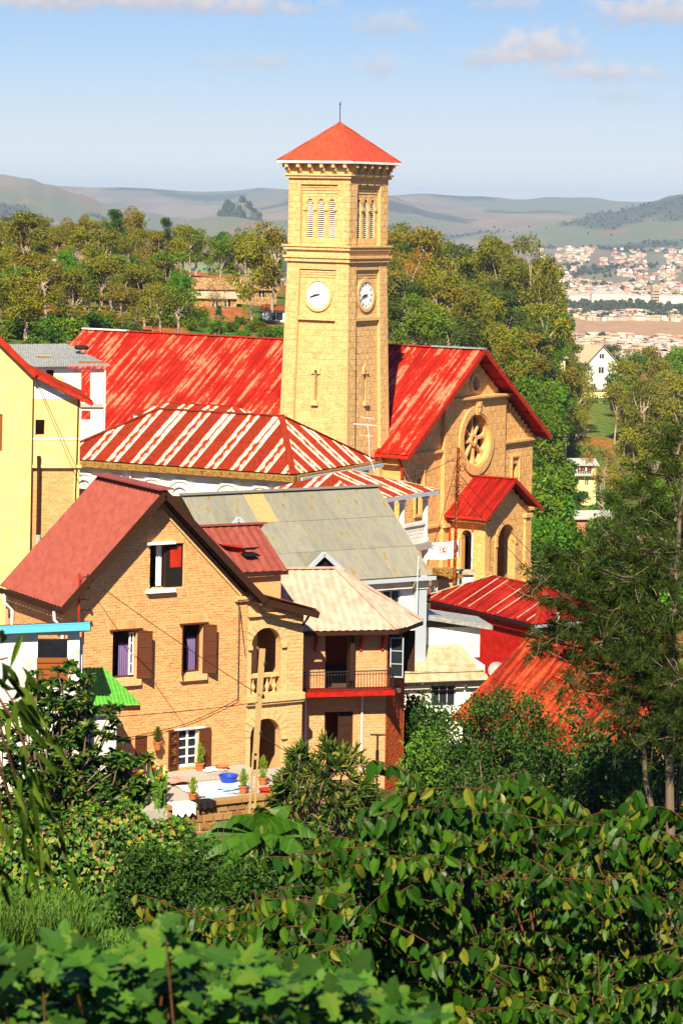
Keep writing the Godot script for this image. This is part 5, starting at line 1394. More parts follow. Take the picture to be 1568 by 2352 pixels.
func tree_kind(kind: String, seed_: int) -> Array:
	# [trunk mesh, crown mesh], about 15 m high
	var r := RandomNumberGenerator.new(); r.seed = seed_
	var t := MB.new(); var c := MB.new()
	if kind == "eucalyptus":
		var fork := Vector3(r.randfn() * 0.5, 6.0 + r.randf() * 2.0, r.randfn() * 0.5)
		limb(t, r, Vector3(0, -1, 0), fork, 0.28, 0.17, 0.04)
		for k in 15:
			var a := r.randf() * TAU; var y := r.randf_range(5.5, 14.0)
			var rad := (3.3 if y < 11 else 2.0) * sqrt(r.randf())
			var p := Vector3(cos(a) * rad, y, sin(a) * rad)
			limb(t, r, fork if k % 2 else fork * Vector3(1, r.randf_range(0.6, 1.2), 1), p, 0.12, 0.03, 0.1, 4)
			leaf_cloud(c, r, p, Vector3(1.45, 1.2, 1.45) * r.randf_range(0.7, 1.15), 210, 0.55, 0.2, [Color(0.10, 0.12, 0.018), Color(0.12, 0.135, 0.02), Color(0.08, 0.105, 0.017), Color(0.135, 0.14, 0.022)], 0.8)
	elif kind == "pine":
		limb(t, r, Vector3(0, -1, 0), Vector3(r.randfn() * 0.4, 14.2, r.randfn() * 0.4), 0.3, 0.05, 0.02, 8)
		for k in 26:
			var y := r.randf_range(4.5, 14.6); var a := r.randf() * TAU
			var rad := (15.5 - y) * 0.32 * r.randf_range(0.5, 1.1)
			var p := Vector3(cos(a) * rad, y + 0.3, sin(a) * rad)
			limb(t, r, Vector3(0, y - 0.5, 0), p, 0.08, 0.02, 0.05, 3)
			leaf_cloud(c, r, p, Vector3(1.15, 0.6, 1.15), 130, 0.5, 0.12, [Color(0.03, 0.075, 0.016), Color(0.045, 0.095, 0.02), Color(0.02, 0.05, 0.014)], -0.3)
	elif kind == "broadleaf":
		var fork := Vector3(0, 3.5, 0)
		limb(t, r, Vector3(0, -1, 0), fork, 0.32, 0.24, 0.03)
		for k in 20:
			var q := Vector3(r.randfn(), r.randfn() * 0.8, r.randfn()).normalized()
			var p := Vector3(0, 8.4, 0) + q * Vector3(4.2, 4.4, 4.2) * pow(r.randf(), 0.4)
			limb(t, r, fork, p, 0.12, 0.03, 0.1, 4)
			leaf_cloud(c, r, p, Vector3(1.9, 1.5, 1.9) * r.randf_range(0.7, 1.1), 170, 0.55, 0.3, [Color(0.06, 0.135, 0.012), Color(0.09, 0.17, 0.015), Color(0.04, 0.09, 0.012)], 0.2)
	elif kind == "bare":
		var fork := Vector3(0.3, 5.0, 0)
		limb(t, r, Vector3(0, -1, 0), fork, 0.22, 0.15, 0.04)
		for k in 12:
			var a := r.randf() * TAU
			var p := Vector3(cos(a) * r.randf_range(1, 3.4), r.randf_range(8, 14), sin(a) * r.randf_range(1, 3.4))
			limb(t, r, fork, p, 0.1, 0.02, 0.12, 5)
			leaf_cloud(c, r, p, Vector3(1.2, 1.0, 1.2), 60, 0.5, 0.14, [Color(0.2, 0.12, 0.035), Color(0.16, 0.13, 0.03)], 0.6)
	else:   # shrub, about 3 m high
		for k in 9:
			var q := Vector3(r.randfn(), absf(r.randfn()), r.randfn()).normalized()
			var p := Vector3(0, 0.7, 0) + q * Vector3(1.3, 1.3, 1.3) * pow(r.randf(), 0.4)
			limb(t, r, Vector3(0, -0.3, 0), p, 0.06, 0.02, 0.1, 3)
			leaf_cloud(c, r, p, Vector3(0.85, 0.75, 0.85), 130, 0.34, 0.2, [Color(0.055, 0.12, 0.012), Color(0.085, 0.16, 0.016), Color(0.035, 0.08, 0.01)], 0.1)
	return [t.mesh(M.pale_bark if kind == "eucalyptus" or kind == "bare" else M.bark), c.mesh(M.leaf_far)]

var kinds := {}
func plant_tree(kind: String, p: Vector3, h: float, tint: String, label: String, group: String, wide := 1.0, category := "tree") -> Node3D:
	if not kinds.has(kind):
		kinds[kind] = []
		for k in (5 if kind == "eucalyptus" else 3): kinds[kind].append(tree_kind(kind, 100 + k * 17 + kind.length()))
	var v: Array = kinds[kind][rng.randi() % kinds[kind].size()]
	var o := thing({"eucalyptus": "eucalyptus_tree", "pine": "pine_tree", "broadleaf": "leafy_tree", "bare": "sparse_tree", "shrub": "shrub"}[kind], label, category, p, rng.randf() * 360.0, group)
	var s := h / (3.0 if kind == "shrub" else 15.0)
	o.scale = Vector3(s * wide, s, s * wide)
	piece(o, "trunk" if kind != "shrub" else "stems", v[0], Transform3D())
	piece(o, "crown" if kind != "shrub" else "foliage", v[1], Transform3D(), M[tint])
	return o

func build_groves() -> void:
	for e in [["tint_olive", Color(1.35, 1.2, 0.7)], ["tint_brown", Color(1.75, 1.25, 0.75)], ["tint_bright", Color(1.1, 1.5, 0.7)], ["tint_dark", Color(0.6, 0.78, 0.7)], ["tint_gold", Color(1.95, 1.65, 0.6)]]:
		var m: StandardMaterial3D = M.leaf_far.duplicate()
		m.albedo_color = (e[1] * 0.9).linear_to_srgb(); m.resource_name = e[0]; M[e[0]] = m
	var words := {"tint_olive": "olive", "tint_brown": "brownish", "tint_bright": "bright green", "tint_dark": "dark green", "tint_gold": "yellowish"}
	# trees one can pick out: bearing, distance, height, kind, tint, breadth, label
	var own := [
		[62, 455, 13.5, "eucalyptus", "tint_olive", 1.5, "broad olive tree on the far left above the grey annex roof"],
		[235, 430, 12.5, "eucalyptus", "tint_olive", 1.15, "tall tree with bare pale trunk left of centre in grove"],
		[155, 425, 11.0, "broadleaf", "tint_bright", 0.7, "light green tree beside the broad olive tree on the far left"],
		[382, 500, 11.5, "pine", "tint_olive", 0.9, "dark pine standing tall on the skyline right of grove"],
		[265, 520, 11.5, "pine", "tint_bright", 1.3, "dark green rounded pine in the middle of left grove skyline"],
		[310, 535, 13.5, "eucalyptus", "tint_brown", 1.0, "brown-topped eucalyptus at the highest point of left grove"],
		[525, 520, 12.0, "broadleaf", "tint_dark", 0.8, "dark leafy tree behind the tan roofed compound"],
		[505, 400, 9.5, "bare", "tint_olive", 0.9, "thin sparse tree in front of the tan roofed compound"],
		[583, 410, 16.0, "eucalyptus", "tint_gold", 0.9, "tall golden eucalyptus with two white trunks left of tower"],
		[622, 425, 17.0, "eucalyptus", "tint_brown", 1.0, "tall brown eucalyptus touching the left side of tower"],
		[335, 400, 9.5, "eucalyptus", "tint_olive", 1.2, "low olive tree above the left half of nave ridge"],
		[508, 385, 4.5, "pine", "tint_bright", 1.0, "small young conifer on the red bank above the ridge"],
		[16, 560, 9.0, "pine", "tint_dark", 1.3, "dark flat-topped tree at the far left edge"],
		[985, 470, 19.0, "eucalyptus", "tint_brown", 1.0, "tall dark-topped eucalyptus just right of the tower"],
		[925, 430, 16.5, "bare", "tint_brown", 1.3, "reddish brown sparse eucalyptus against the right side of tower"],
		[1210, 500, 22.0, "eucalyptus", "tint_olive", 0.85, "tallest eucalyptus at the right end of right grove"],
		[1135, 520, 20.0, "eucalyptus", "tint_olive", 1.0, "second tallest eucalyptus in the right grove"],
		[1270, 480, 15.5, "broadleaf", "tint_dark", 0.8, "dark leafy tree closing the right grove above the plain"],
		[1330, 560, 20.0, "eucalyptus", "tint_gold", 0.8, "golden eucalyptus rising before the brown field"],
		[1430, 640, 14.0, "broadleaf", "tint_dark", 1.2, "dark flat-topped tree behind the white gabled house"],
		[1420, 600, 15.0, "eucalyptus", "tint_gold", 0.9, "yellow-green eucalyptus in front of the white gabled house"],
		[1400, 430, 14.0, "bare", "tint_brown", 1.0, "bare-stemmed pink-trunked tree on the right slope"],
		[1240, 560, 18.0, "eucalyptus", "tint_dark", 1.2, "large dark eucalyptus on the slope right of church gable"],
	]
	for e in [[1296, 476, 3.2, "left"], [1316, 480, 2.6, "middle"], [1340, 478, 2.8, "right"]]: plant_tree("shrub", spot(e[0], e[1]), e[2], "tint_dark", "dark shrub before the cream house, %s one of three" % e[3], "shrubs before the cream house", 1.3, "shrub")
	for e in own: plant_tree(e[3], spot(e[0], e[1]), e[2], e[4], e[6], "single trees behind the church", e[5])
	var tints := ["tint_olive", "tint_olive", "tint_brown", "tint_bright", "tint_dark", "tint_gold"]
	var fill := func(n: int, x0: float, x1: float, d0: float, d1: float, h0: float, h1: float, kind: String, place: String, wide := 1.05) -> void:
		for k in n:
			var px := lerpf(x0, x1, (k + rng.randf()) / n); var d := rng.randf_range(d0, d1)
			if px > 1345 and px < 1425 and d < 690 and kind != "shrub": continue
			if px > 1284 and px < 1372 and d < 495 and not (kind == "shrub" and d < 300.0): continue
			var ti: String = tints[rng.randi() % tints.size()]
			plant_tree(kind, spot(px, d), rng.randf_range(h0, h1), ti, "%s %s %s" % [words[ti], {"eucalyptus": "eucalyptus", "broadleaf": "leafy tree", "shrub": "shrub", "pine": "pine"}[kind], place], "trees " + place, wide * rng.randf_range(0.85, 1.2), "shrub" if kind == "shrub" else "tree")
	fill.call(34, -30, 440, 450, 560, 8.5, 12, "eucalyptus", "in the crowded back rows of left grove")
	fill.call(26, -20, 430, 350, 430, 7, 10.5, "eucalyptus", "in the low front row of left grove", 1.3)
	fill.call(12, -20, 420, 380, 470, 7, 10, "broadleaf", "among the left grove", 0.8)
	fill.call(9, 430, 640, 475, 545, 7.5, 11, "eucalyptus", "behind the tan compound left of tower", 1.2)
	fill.call(26, 880, 1250, 480, 600, 14, 20, "eucalyptus", "in the back rows of right grove")
	fill.call(20, 880, 1260, 380, 470, 10, 14, "eucalyptus", "in the middle of right grove", 1.25)
	fill.call(10, 900, 1290, 330, 400, 8, 12, "eucalyptus", "at the foot of right grove", 1.4)
	fill.call(8, 890, 1260, 340, 470, 8, 12, "broadleaf", "among the right grove", 0.85)
	fill.call(38, 1240, 1600, 480, 660, 13, 20, "eucalyptus", "on the wooded spur at right", 1.15)
	fill.call(20, 1240, 1600, 380, 480, 9, 14, "broadleaf", "lower on the wooded spur at right", 0.9)
	fill.call(10, 1420, 1600, 640, 760, 10, 14, "broadleaf", "beyond the wooded spur at right", 0.9)
	fill.call(44, 1225, 1420, 230, 400, 2.2, 4.5, "shrub", "on the terraced slope right of church", 1.1)
	fill.call(9, 1290, 1372, 502, 540, 9, 12, "eucalyptus", "crowding behind the cream house", 1.2)
	fill.call(10, 1290, 1420, 700, 760, 9, 13, "eucalyptus", "behind the white gabled house", 1.2)
	fill.call(34, 1222, 1330, 165, 260, 2.0, 4.0, "shrub", "on the steep bank right behind the church", 1.1)
	fill.call(46, 1205, 1284, 240, 520, 2.6, 4.8, "shrub", "in the thicket right behind the church corner", 1.2)
	fill.call(7, 1205, 1245, 320, 430, 6, 9, "broadleaf", "crowding the bank right of church", 0.9)
	fill.call(22, 1380, 1600, 260, 470, 2.5, 5.0, "shrub", "in the gully at far right", 1.1)
	fill.call(14, 420, 660, 380, 425, 1.6, 3.2, "shrub", "on the red bank above the nave roof", 1.0)
	fill.call(20, -20, 330, 330, 400, 2.2, 4.2, "shrub", "under the left grove", 1.2)

func cottage(called: String, label: String, p: Vector3, turn: float, w: float, dp: float, h: float, rise: float, wm: Material, rm: Material, wins: Array, group := "", along := true) -> Node3D:
	# a plain house: front wall on z = 0 looking along +z, ridge along x (or along z when along is false)
	var o := thing(called, label, "house", p, turn, group)
	var b := MB.new()
	var holes := []
	for e in wins: holes.append(rect(e[0], e[1], e[0] + e[2], e[1] + e[3]))
	var out := rect(-w / 2, -3, w / 2, h)
	if not along: out = PackedVector2Array([Vector2(-w / 2, -3), Vector2(w / 2, -3), Vector2(w / 2, h), Vector2(0, h + rise), Vector2(-w / 2, h)])
	wall(b, out, holes, -0.25, 0.0)
	b.box(Vector3(-w / 2, -3, -dp), Vector3(-w / 2 + 0.25, h, -0.25)); b.box(Vector3(w / 2 - 0.25, -3, -dp), Vector3(w / 2, h, -0.25)); b.box(Vector3(-w / 2 + 0.25, -3, -dp), Vector3(w / 2 - 0.25, h, -dp + 0.25))
	part(o, "wall", b, wm)
	for e in wins:
		part(o, "window", bx(e[0], e[1], -0.2, e[0] + e[2], e[1] + e[3], -0.15), M.glass)
		part(o, "window_bar", bx(e[0] + e[2] / 2 - 0.05, e[1], -0.14, e[0] + e[2] / 2 + 0.05, e[1] + e[3], -0.08), M.white_paint)
	var f := 0.5
	var r := MB.new()
	if along:
		for s in [[f, -dp / 2], [-dp - f, -dp / 2]]:
			r.quad(Vector3(-w / 2 - f, h - 0.1, s[0]), Vector3(w / 2 + f, h - 0.1, s[0]), Vector3(w / 2 + f, h + rise, s[1]), Vector3(-w / 2 - f, h + rise, s[1]))
			r.quad(Vector3(-w / 2 - f, h - 0.22, s[0]), Vector3(w / 2 + f, h - 0.22, s[0]), Vector3(w / 2 + f, h + rise - 0.12, s[1]), Vector3(-w / 2 - f, h + rise - 0.12, s[1]))
		r.quad(Vector3(-w / 2 - f, h - 0.22, f), Vector3(w / 2 + f, h - 0.22, f), Vector3(w / 2 + f, h - 0.1, f), Vector3(-w / 2 - f, h - 0.1, f))
		for s in [-w / 2, w / 2]: r.tri(Vector3(s, h - 0.2, 0), Vector3(s, h - 0.2, -dp), Vector3(s, h + rise - 0.15, -dp / 2))
	else:
		for s in [-1, 1]:
			r.quad(Vector3(s * (w / 2 + f), h - 0.15, f), Vector3(0, h + rise + 0.25, f), Vector3(0, h + rise + 0.25, -dp), Vector3(s * (w / 2 + f), h - 0.15, -dp))
			r.quad(Vector3(s * (w / 2 + f), h - 0.35, f), Vector3(0, h + rise + 0.05, f), Vector3(0, h + rise + 0.25, f), Vector3(s * (w / 2 + f), h - 0.15, f))
	part(o, "roof", r, rm)
	return o

func build_mid_houses() -> void:
	mat("sand_roof", Color(0.52, 0.30, 0.13), 0.9, M.earth.albedo_texture, 0.1)
	mat("cream_wall", Color(0.74, 0.62, 0.30), 0.9)
	mat("rose_wall", Color(0.50, 0.20, 0.11), 0.9)
	mat("grey_sheet", Color(0.40, 0.39, 0.36), 0.7)
	mat("pale_green_roof", Color(0.50, 0.56, 0.28), 0.8)
	var wh := cottage("white_gabled_house", "white gabled house standing among eucalyptus on the right spur", spot(1388, 690) + Vector3(0, 1.0, 0), 25, 9, 10, 8.0, 4.2, M.white_plaster, M.cream_tin, [[-3.2, 1.0, 1.4, 1.6], [-1.0, 5.2, 1.6, 1.6], [-0.8, 9.0, 1.4, 1.2], [1.6, 1.2, 1.4, 1.6]], "", false)
	part(wh, "terrace", bx(-7.5, -1.0, -2, 3.0, 1.0, 3.0), M.cream_wall)
	part(wh, "terrace_slab", bx(-8, 1.0, -2, 3.4, 1.4, 3.4), M.concrete)
	cottage("pale_green_roof_house", "small house with pale green pitched roof at the right edge", spot(1510, 660) + Vector3(0, 2.0, 0), 20, 9, 8, 3.0, 2.6, M.white_plaster, M.pale_green_roof, [[-2, 0.5, 1.2, 1.4]])
	var cr := cottage("cream_house", "cream three-storey house with washing on its top gallery", spot(1328, 500) + Vector3(0, -1.6, 0), 8, 8.6, 6, 6.3, 0.9, M.cream_wall, M.grey_sheet, [[-2.3, 2.4, 0.6, 1.0], [-0.1, 2.3, 0.8, 1.2], [2.2, 2.4, 0.6, 1.0], [-0.3, 0.0, 0.9, 1.4], [2.0, 0.4, 0.7, 0.9], [-2.2, 4.5, 5.6, 1.5]])
	part(cr, "gallery_slab", bx(-2.4, 4.2, 0.0, 3.7, 4.4, 0.9), M.concrete)
	for k in 18: part(cr, "gallery_baluster", bx(-2.3 + k * 0.34, 4.4, 0.8, -2.22 + k * 0.34, 5.1, 0.88), M.white_paint)
	part(cr, "washing_line", bx(-2.2, 5.75, 0.4, 3.6, 5.78, 0.43), M.iron)
	for k in 6:
		var wl := bx(-0.4 + k * 0.62, 5.0 + (k % 3) * 0.12, 0.38, -0.05 + k * 0.62, 5.75, 0.46)
		part(cr, "hanging_laundry", wl, [M.red_paint, M.cloth_white, M.cloth_pattern, M.plank_wood, M.cloth_blue, M.red_paint][k])
	cottage("grey_roof_shed", "low shed with flat grey sheet roof left of cream house", spot(1262, 505) + Vector3(0, -1.0, 0), 8, 7, 5, 2.0, 0.5, M.cream_wall, M.grey_sheet, [[-1, 0.4, 0.8, 0.9]])
	cottage("white_balcony_house", "small white house with grey balcony beside the church wall", spot(1232, 330) + Vector3(0, -6.5, 0), 4, 3.0, 4, 2.9, 0.5, M.white_paint, M.grey_sheet, [[-1.1, 1.6, 2.2, 0.25], [-0.8, 0.3, 0.6, 0.8]])
	cottage("rose_brick_house", "rose brick house with blue door below the cream house", spot(1392, 420) + Vector3(0, -1.0, 0), 14, 8, 5, 4.2, 0.9, M.rose_wall, M.grey_sheet, [[-2.6, 2.2, 0.7, 1.0], [-0.6, 2.2, 0.7, 1.0], [1.6, 2.2, 0.7, 1.0], [1.0, 0.2, 0.8, 1.3]])
	cottage("pink_porch_house", "pinkish house with grey hipped porch roof at right", spot(1490, 430) + Vector3(0, 1.6, 0), -8, 8, 6, 3.4, 1.5, M.rose_wall, M.grey_sheet, [[-2.2, 1.0, 0.8, 1.1], [0.6, 1.0, 0.8, 1.1]])
	cottage("low_white_house", "low white house with grey roof just right of the church base", spot(1238, 250) + Vector3(0, -6.0, 0), -20, 5, 5, 2.4, 0.8, M.white_paint, M.grey_sheet, [[-1, 0.8, 0.6, 0.8]])
	cottage("orange_shanty", "orange brick cottage low among bushes at right", spot(1450, 350) + Vector3(0, -1.0, 0), 10, 6, 5, 3, 0.8, M.rose_wall, M.rust_iron, [[-1.5, 1, 0.8, 1]])
	# the compound behind the nave on the left
	cottage("tan_compound_house", "long tan house with sandy roof behind the nave on the left", spot(545, 452) + Vector3(0, 0.3, 0), 6, 14, 8, 2.2, 1.7, M.sand_roof, M.sand_roof, [[-5, 0.8, 0.9, 1.2], [-1, 0.8, 0.9, 1.2], [4, 0.8, 0.9, 1.2]])
	cottage("tan_lean_to", "lower tan shed with rusty roof in front of the long tan house", spot(478, 440) + Vector3(0, -0.6, 0), 4, 10, 5, 2.1, 0.9, M.sand_roof, M.cream_tin, [[1.0, 0.6, 1.0, 1.1], [3.0, 0.6, 1.0, 1.1]])
	cottage("white_hut", "small white hut half hidden by bushes in left grove", spot(376, 432) + Vector3(0, -0.3, 0), 10, 4.2, 3.5, 1.6, 1.1, M.white_paint, M.cream_tin, [[-0.5, 0.4, 0.7, 0.8]])
	cottage("white_outhouse", "white outhouse with open front close to the tower", spot(640, 425) + Vector3(0, 0.0, 0), -6, 4.5, 4, 2.0, 0.6, M.white_paint, M.rust_iron, [[-1.2, 0.2, 2.2, 1.2]])
	for e in [[1112, 470, "pinkish house glimpsed through the right grove"], [1190, 450, "orange roofed house glimpsed under the right grove"], [1160, 415, "cream house glimpsed low in the right grove"]]:
		cottage("grove_house", e[2], spot(e[0], e[1]) + Vector3(0, 1.0, 0), 12, 7, 6, 3.2, 1.4, M.rose_wall, M.rust_iron, [[-2, 0.9, 0.8, 1.1], [1, 0.9, 0.8, 1.1]])
	var tb := MB.new()
	tb.lathe(Vector3(0, 0, 0), [Vector2(0.9, 0), Vector2(0.85, 0.7), Vector2(0.55, 1.3), Vector2(0.0, 1.7)], 9)
	var tp := single("tarpaulin_bundle", tb, M.cloth_blue, "blue tarpaulin bundle on the bank below the tan shed", "tarpaulin")
	tp.position = spot(427, 425)

func town_house(seed_: int) -> ArrayMesh:
	var r := RandomNumberGenerator.new(); r.seed = seed_
	var b := MB.new()
	var w := r.randf_range(4, 7); var d := r.randf_range(3.5, 5); var h := r.randf_range(4, 8)
	b.col = Color(1, 1, 1)
	b.box(Vector3(-w, -3, -d), Vector3(w, h, d))
	b.col = [Color(0.78, 0.69, 0.62), Color(0.74, 0.73, 0.72), Color(0.86, 0.77, 0.68)][seed_ % 3]
	var k := 1.1 if seed_ % 4 == 0 else 1.0
	var rz := h + (0.5 if seed_ % 3 == 1 else r.randf_range(1.6, 2.8))
	for s in [-1, 1]: b.quad(Vector3(-w * 1.08, h, s * d * 1.15), Vector3(w * 1.08, h, s * d * 1.15), Vector3(w * k, rz, 0), Vector3(-w * k, rz, 0))
	b.col = Color(0.14, 0.13, 0.13)
	var y := 1.0
	while y < h - 1.4:
		for x in 4: b.box(Vector3(-w + w * 2 * (x + 0.3) / 4, y, d + 0.02), Vector3(-w + w * 2 * (x + 0.62) / 4, y + 1.3, d + 0.1))
		y += 2.8
	return b.mesh()

func build_far_town() -> void:
	var meshes := []
	for k in 9: meshes.append(town_house(40 + k))
	var paints := [["cream", Color(0.70, 0.60, 0.46)], ["ochre", Color(0.62, 0.48, 0.33)], ["white", Color(0.76, 0.74, 0.70)], ["pink", Color(0.64, 0.46, 0.38)], ["brick red", Color(0.50, 0.27, 0.19)], ["tan", Color(0.56, 0.42, 0.27)]]
	var pm := []
	for e in paints: pm.append(mat("town_" + e[0].replace(" ", "_"), e[1], 0.9))
	var spots := []
	var r := RandomNumberGenerator.new(); r.seed = 77
	while spots.size() < 1900:
		var px := r.randf_range(1240, 1640) if r.randf() < 0.82 else r.randf_range(-60, 700)
		var d := 2150.0 + 3900.0 * pow(r.randf(), 1.4)
		if px > 1200:
			if d > 2480 and d < 2900 or d > 3120 and d < 3620: continue
		elif d < 3600: continue
		elif px > 130 and r.randf() < 0.85: continue
		if d > 4300 and rough_noise.get_noise_2d(px * 0.9, d * 0.05) < 0.0: continue
		spots.append([d, px])
	spots.sort_custom(func(a, b): return a[0] < b[0])
	var rest := []
	var one := 0
	for e in spots:
		var k := r.randi() % 9; var c := r.randi() % paints.size()
		var p := spot(e[1], e[0])
		var turn := r.randf_range(-0.6, 0.6) + (PI / 2 if r.randf() < 0.4 else 0.0)
		var sc := r.randf_range(0.55, 0.95)
		if one < 230 and e[1] > 1300 and e[1] < 1566:
			one += 1
			var o := thing("town_house", "", "house", p, rad_to_deg(turn))
			o.scale = Vector3.ONE * sc
			tag(o, "small %s house in the far town %s" % [paints[c][0], "before the brown field" if e[0] < 2500 else "between the brown field and the long sheds" if e[0] < 3200 else "beyond the long sheds"], "house", "houses of the far town")
			piece(o, "building", meshes[k], Transform3D(), pm[c])
		else:
			rest.append([Transform3D(Basis(Vector3.UP, turn).scaled(Vector3.ONE * sc), p), paints[c][1], k])
	for k in 3:
		var mine := rest.filter(func(e): return e[2] % 3 == k)
		var mm := MultiMesh.new()
		mm.transform_format = MultiMesh.TRANSFORM_3D; mm.use_colors = true; mm.mesh = meshes[k]; mm.instance_count = mine.size()
		for j in mine.size(): mm.set_instance_transform(j, mine[j][0]); mm.set_instance_color(j, mine[j][1])
		var o := MultiMeshInstance3D.new()
		o.name = numbered("distant_houses"); o.multimesh = mm; o.material_override = mat("distant_house_%d" % k, Color(1, 1, 1), 0.9)
		add_child(o); tag(o, "mass of tiny pale houses spread over the distant plain", "houses", "", "stuff")
	# long sheds of the airfield
	var sheds := [[1330, 3440, 62, 15, 9, "long cream shed nearest the grove on the airfield"], [1400, 3420, 46, 16, 12, "shed with steep grey twin roof on the airfield"], [1462, 3450, 70, 14, 10, "long white shed left of the brown tower"], [1545, 3440, 56, 14, 10, "long white shed right of the brown tower"]]
	for e in sheds:
		var o := thing("airfield_shed", e[5], "shed", spot(e[0], e[1]), 3)
		part(o, "wall", bx(-e[2] / 2.0, -2, -10, e[2] / 2.0, e[4], 10), M.town_white if e[0] != 1400 else M.town_cream)
		var rf := MB.new()
		var n := 2 if e[0] == 1400 else 5
		for k in n:
			var x0: float = -e[2] / 2.0 + e[2] * k / n; var x1: float = x0 + e[2] / float(n)
			var rise := 9.0 if n == 2 else 2.5
			for s in [[x0, (x0 + x1) / 2], [x1, (x0 + x1) / 2]]: rf.quad(Vector3(s[0], e[4], 10.5), Vector3(s[1], e[4] + rise, 10.5), Vector3(s[1], e[4] + rise, -10.5), Vector3(s[0], e[4], -10.5))
			rf.tri(Vector3(x0, e[4], 10.4), Vector3(x1, e[4], 10.4), Vector3((x0 + x1) / 2, e[4] + rise, 10.4))
		part(o, "roof", rf, M.grey_sheet if n == 2 else M.town_tan)
		for k in 6: part(o, "door", bx(-e[2] / 2.0 + e[2] * (k + 0.25) / 6, 0, 10.05, -e[2] / 2.0 + e[2] * (k + 0.7) / 6, 5, 10.3), M.town_ochre)
	var tw := thing("control_tower", "tall brown block tower on the airfield", "tower", spot(1507, 3390), 10)
	part(tw, "shaft", bx(-4.5, -2, -4.5, 4.5, 20, 4.5), M.town_tan)
	part(tw, "cabin", bx(-5.2, 20, -5.2, 5.2, 23, 5.2), M.town_brick_red)
	for k in 5: part(tw, "window_band", bx(-4.0, 2 + k * 3.6, 4.52, 4.0, 3.6 + k * 3.6, 4.7), M.glass)
	# distant woods
	var b := MB.new()
	var q := RandomNumberGenerator.new(); q.seed = 3
	leaf_cloud(b, q, Vector3(0, 4.5, 0), Vector3(4.5, 4.0, 4.5), 220, 2.6, 1.8, [Color(1, 1, 1), Color(0.8, 0.8, 0.8)], 0.0)
	var xs := []
	while xs.size() < 6500:
		var px := q.randf_range(-60, 1630); var d := 1700.0 * pow(4.6, q.randf())
		var p := spot(px, d)
		var dense := rough_noise.get_noise_2d(p.x * 0.12, p.z * 0.07 + 900.0)
		if dense < 0.12 and q.randf() > (0.03 if px < 1150 else 0.08): continue
		if px > 1150 and (d > 2450 and d < 2950): continue
		if d > 5200 and dense < 0.24 and q.randf() < 0.8: continue
		if absf(px - 550) < 55 and d > 6000 and d < 6500: pass
		xs.append(Transform3D(Basis(Vector3.UP, q.randf() * TAU).scaled(Vector3.ONE * q.randf_range(0.5, 1.1) * (0.75 if d < 5000 else 0.6)), p))
	for k in 160:
		var px := q.randf_range(505, 600); var d := q.randf_range(6050, 6350)
		xs.append(Transform3D(Basis().scaled(Vector3.ONE * q.randf_range(0.9, 1.8)), spot(px, d)))
	var mm := MultiMesh.new()
	mm.transform_format = MultiMesh.TRANSFORM_3D; mm.use_colors = true; mm.mesh = b.mesh(); mm.instance_count = xs.size()
	for j in xs.size(): mm.set_instance_transform(j, xs[j]); mm.set_instance_color(j, Color(0.05, 0.08, 0.035).lerp(Color(0.11, 0.12, 0.04), q.randf()))
	var o := MultiMeshInstance3D.new()
	o.name = "distant_trees"; o.multimesh = mm; o.material_override = M.leaf_far
	add_child(o); tag(o, "scattered dark trees and woods on the distant plain and hills", "trees", "", "stuff")

# ---------------------------------------------------------------- garden and foreground
func blade(b: MB, x: Transform3D, kind := "ovate") -> void:
	# a leaf of length 1 along +y and breadth 1, folded along its rib and curled at the tip
	var keep := b.xf
	b.xf = x
	if kind == "lobed":
		var pts := []
		for e in [[0.0, 0.0], [0.16, 0.12], [0.42, 0.10], [0.28, 0.34], [0.5, 0.5], [0.24, 0.56], [0.22, 0.78], [0.0, 1.0]]: pts.append(Vector3(e[0], e[1], 0.1 * absf(e[0]) - 0.1 * e[1] * e[1]))
		var m := Vector3(0, 0.35, -0.02)
		for k in pts.size() - 1:
			b.tri(m, pts[k], pts[k + 1]); b.tri(m, pts[k + 1] * Vector3(-1, 1, 1), pts[k] * Vector3(-1, 1, 1))
	elif kind == "heart":
		var pts := []
		for e in [[0.0, 0.08], [0.26, -0.06], [0.5, 0.12], [0.4, 0.42], [0.2, 0.62], [0.0, 1.0]]: pts.append(Vector3(e[0], e[1], 0.12 * absf(e[0]) - 0.12 * e[1] * e[1]))
		var m := Vector3(0, 0.3, -0.02)
		for k in pts.size() - 1:
			b.tri(m, pts[k], pts[k + 1]); b.tri(m, pts[k + 1] * Vector3(-1, 1, 1), pts[k] * Vector3(-1, 1, 1))
	else:
		var ts := [0.0, 0.2, 0.5, 0.78, 1.0]; var ws := [0.03, 0.38, 0.5, 0.33, 0.0]
		for k in 4:
			for s in [-1, 1]:
				var t0: float = ts[k]; var t1: float = ts[k + 1]
				var a := Vector3(0, t0, -0.32 * t0 * t0); var c := Vector3(0, t1, -0.32 * t1 * t1)
				b.quad(a, a + Vector3(s * ws[k], 0, 0.42 * ws[k]), c + Vector3(s * ws[k + 1], 0, 0.42 * ws[k + 1]), c)
	b.xf = keep

func leaf_basis(d: Vector3, face: Vector3) -> Basis:
	var y := d.normalized()
	var x := y.cross(face).normalized()
	return Basis(x, y, x.cross(y))

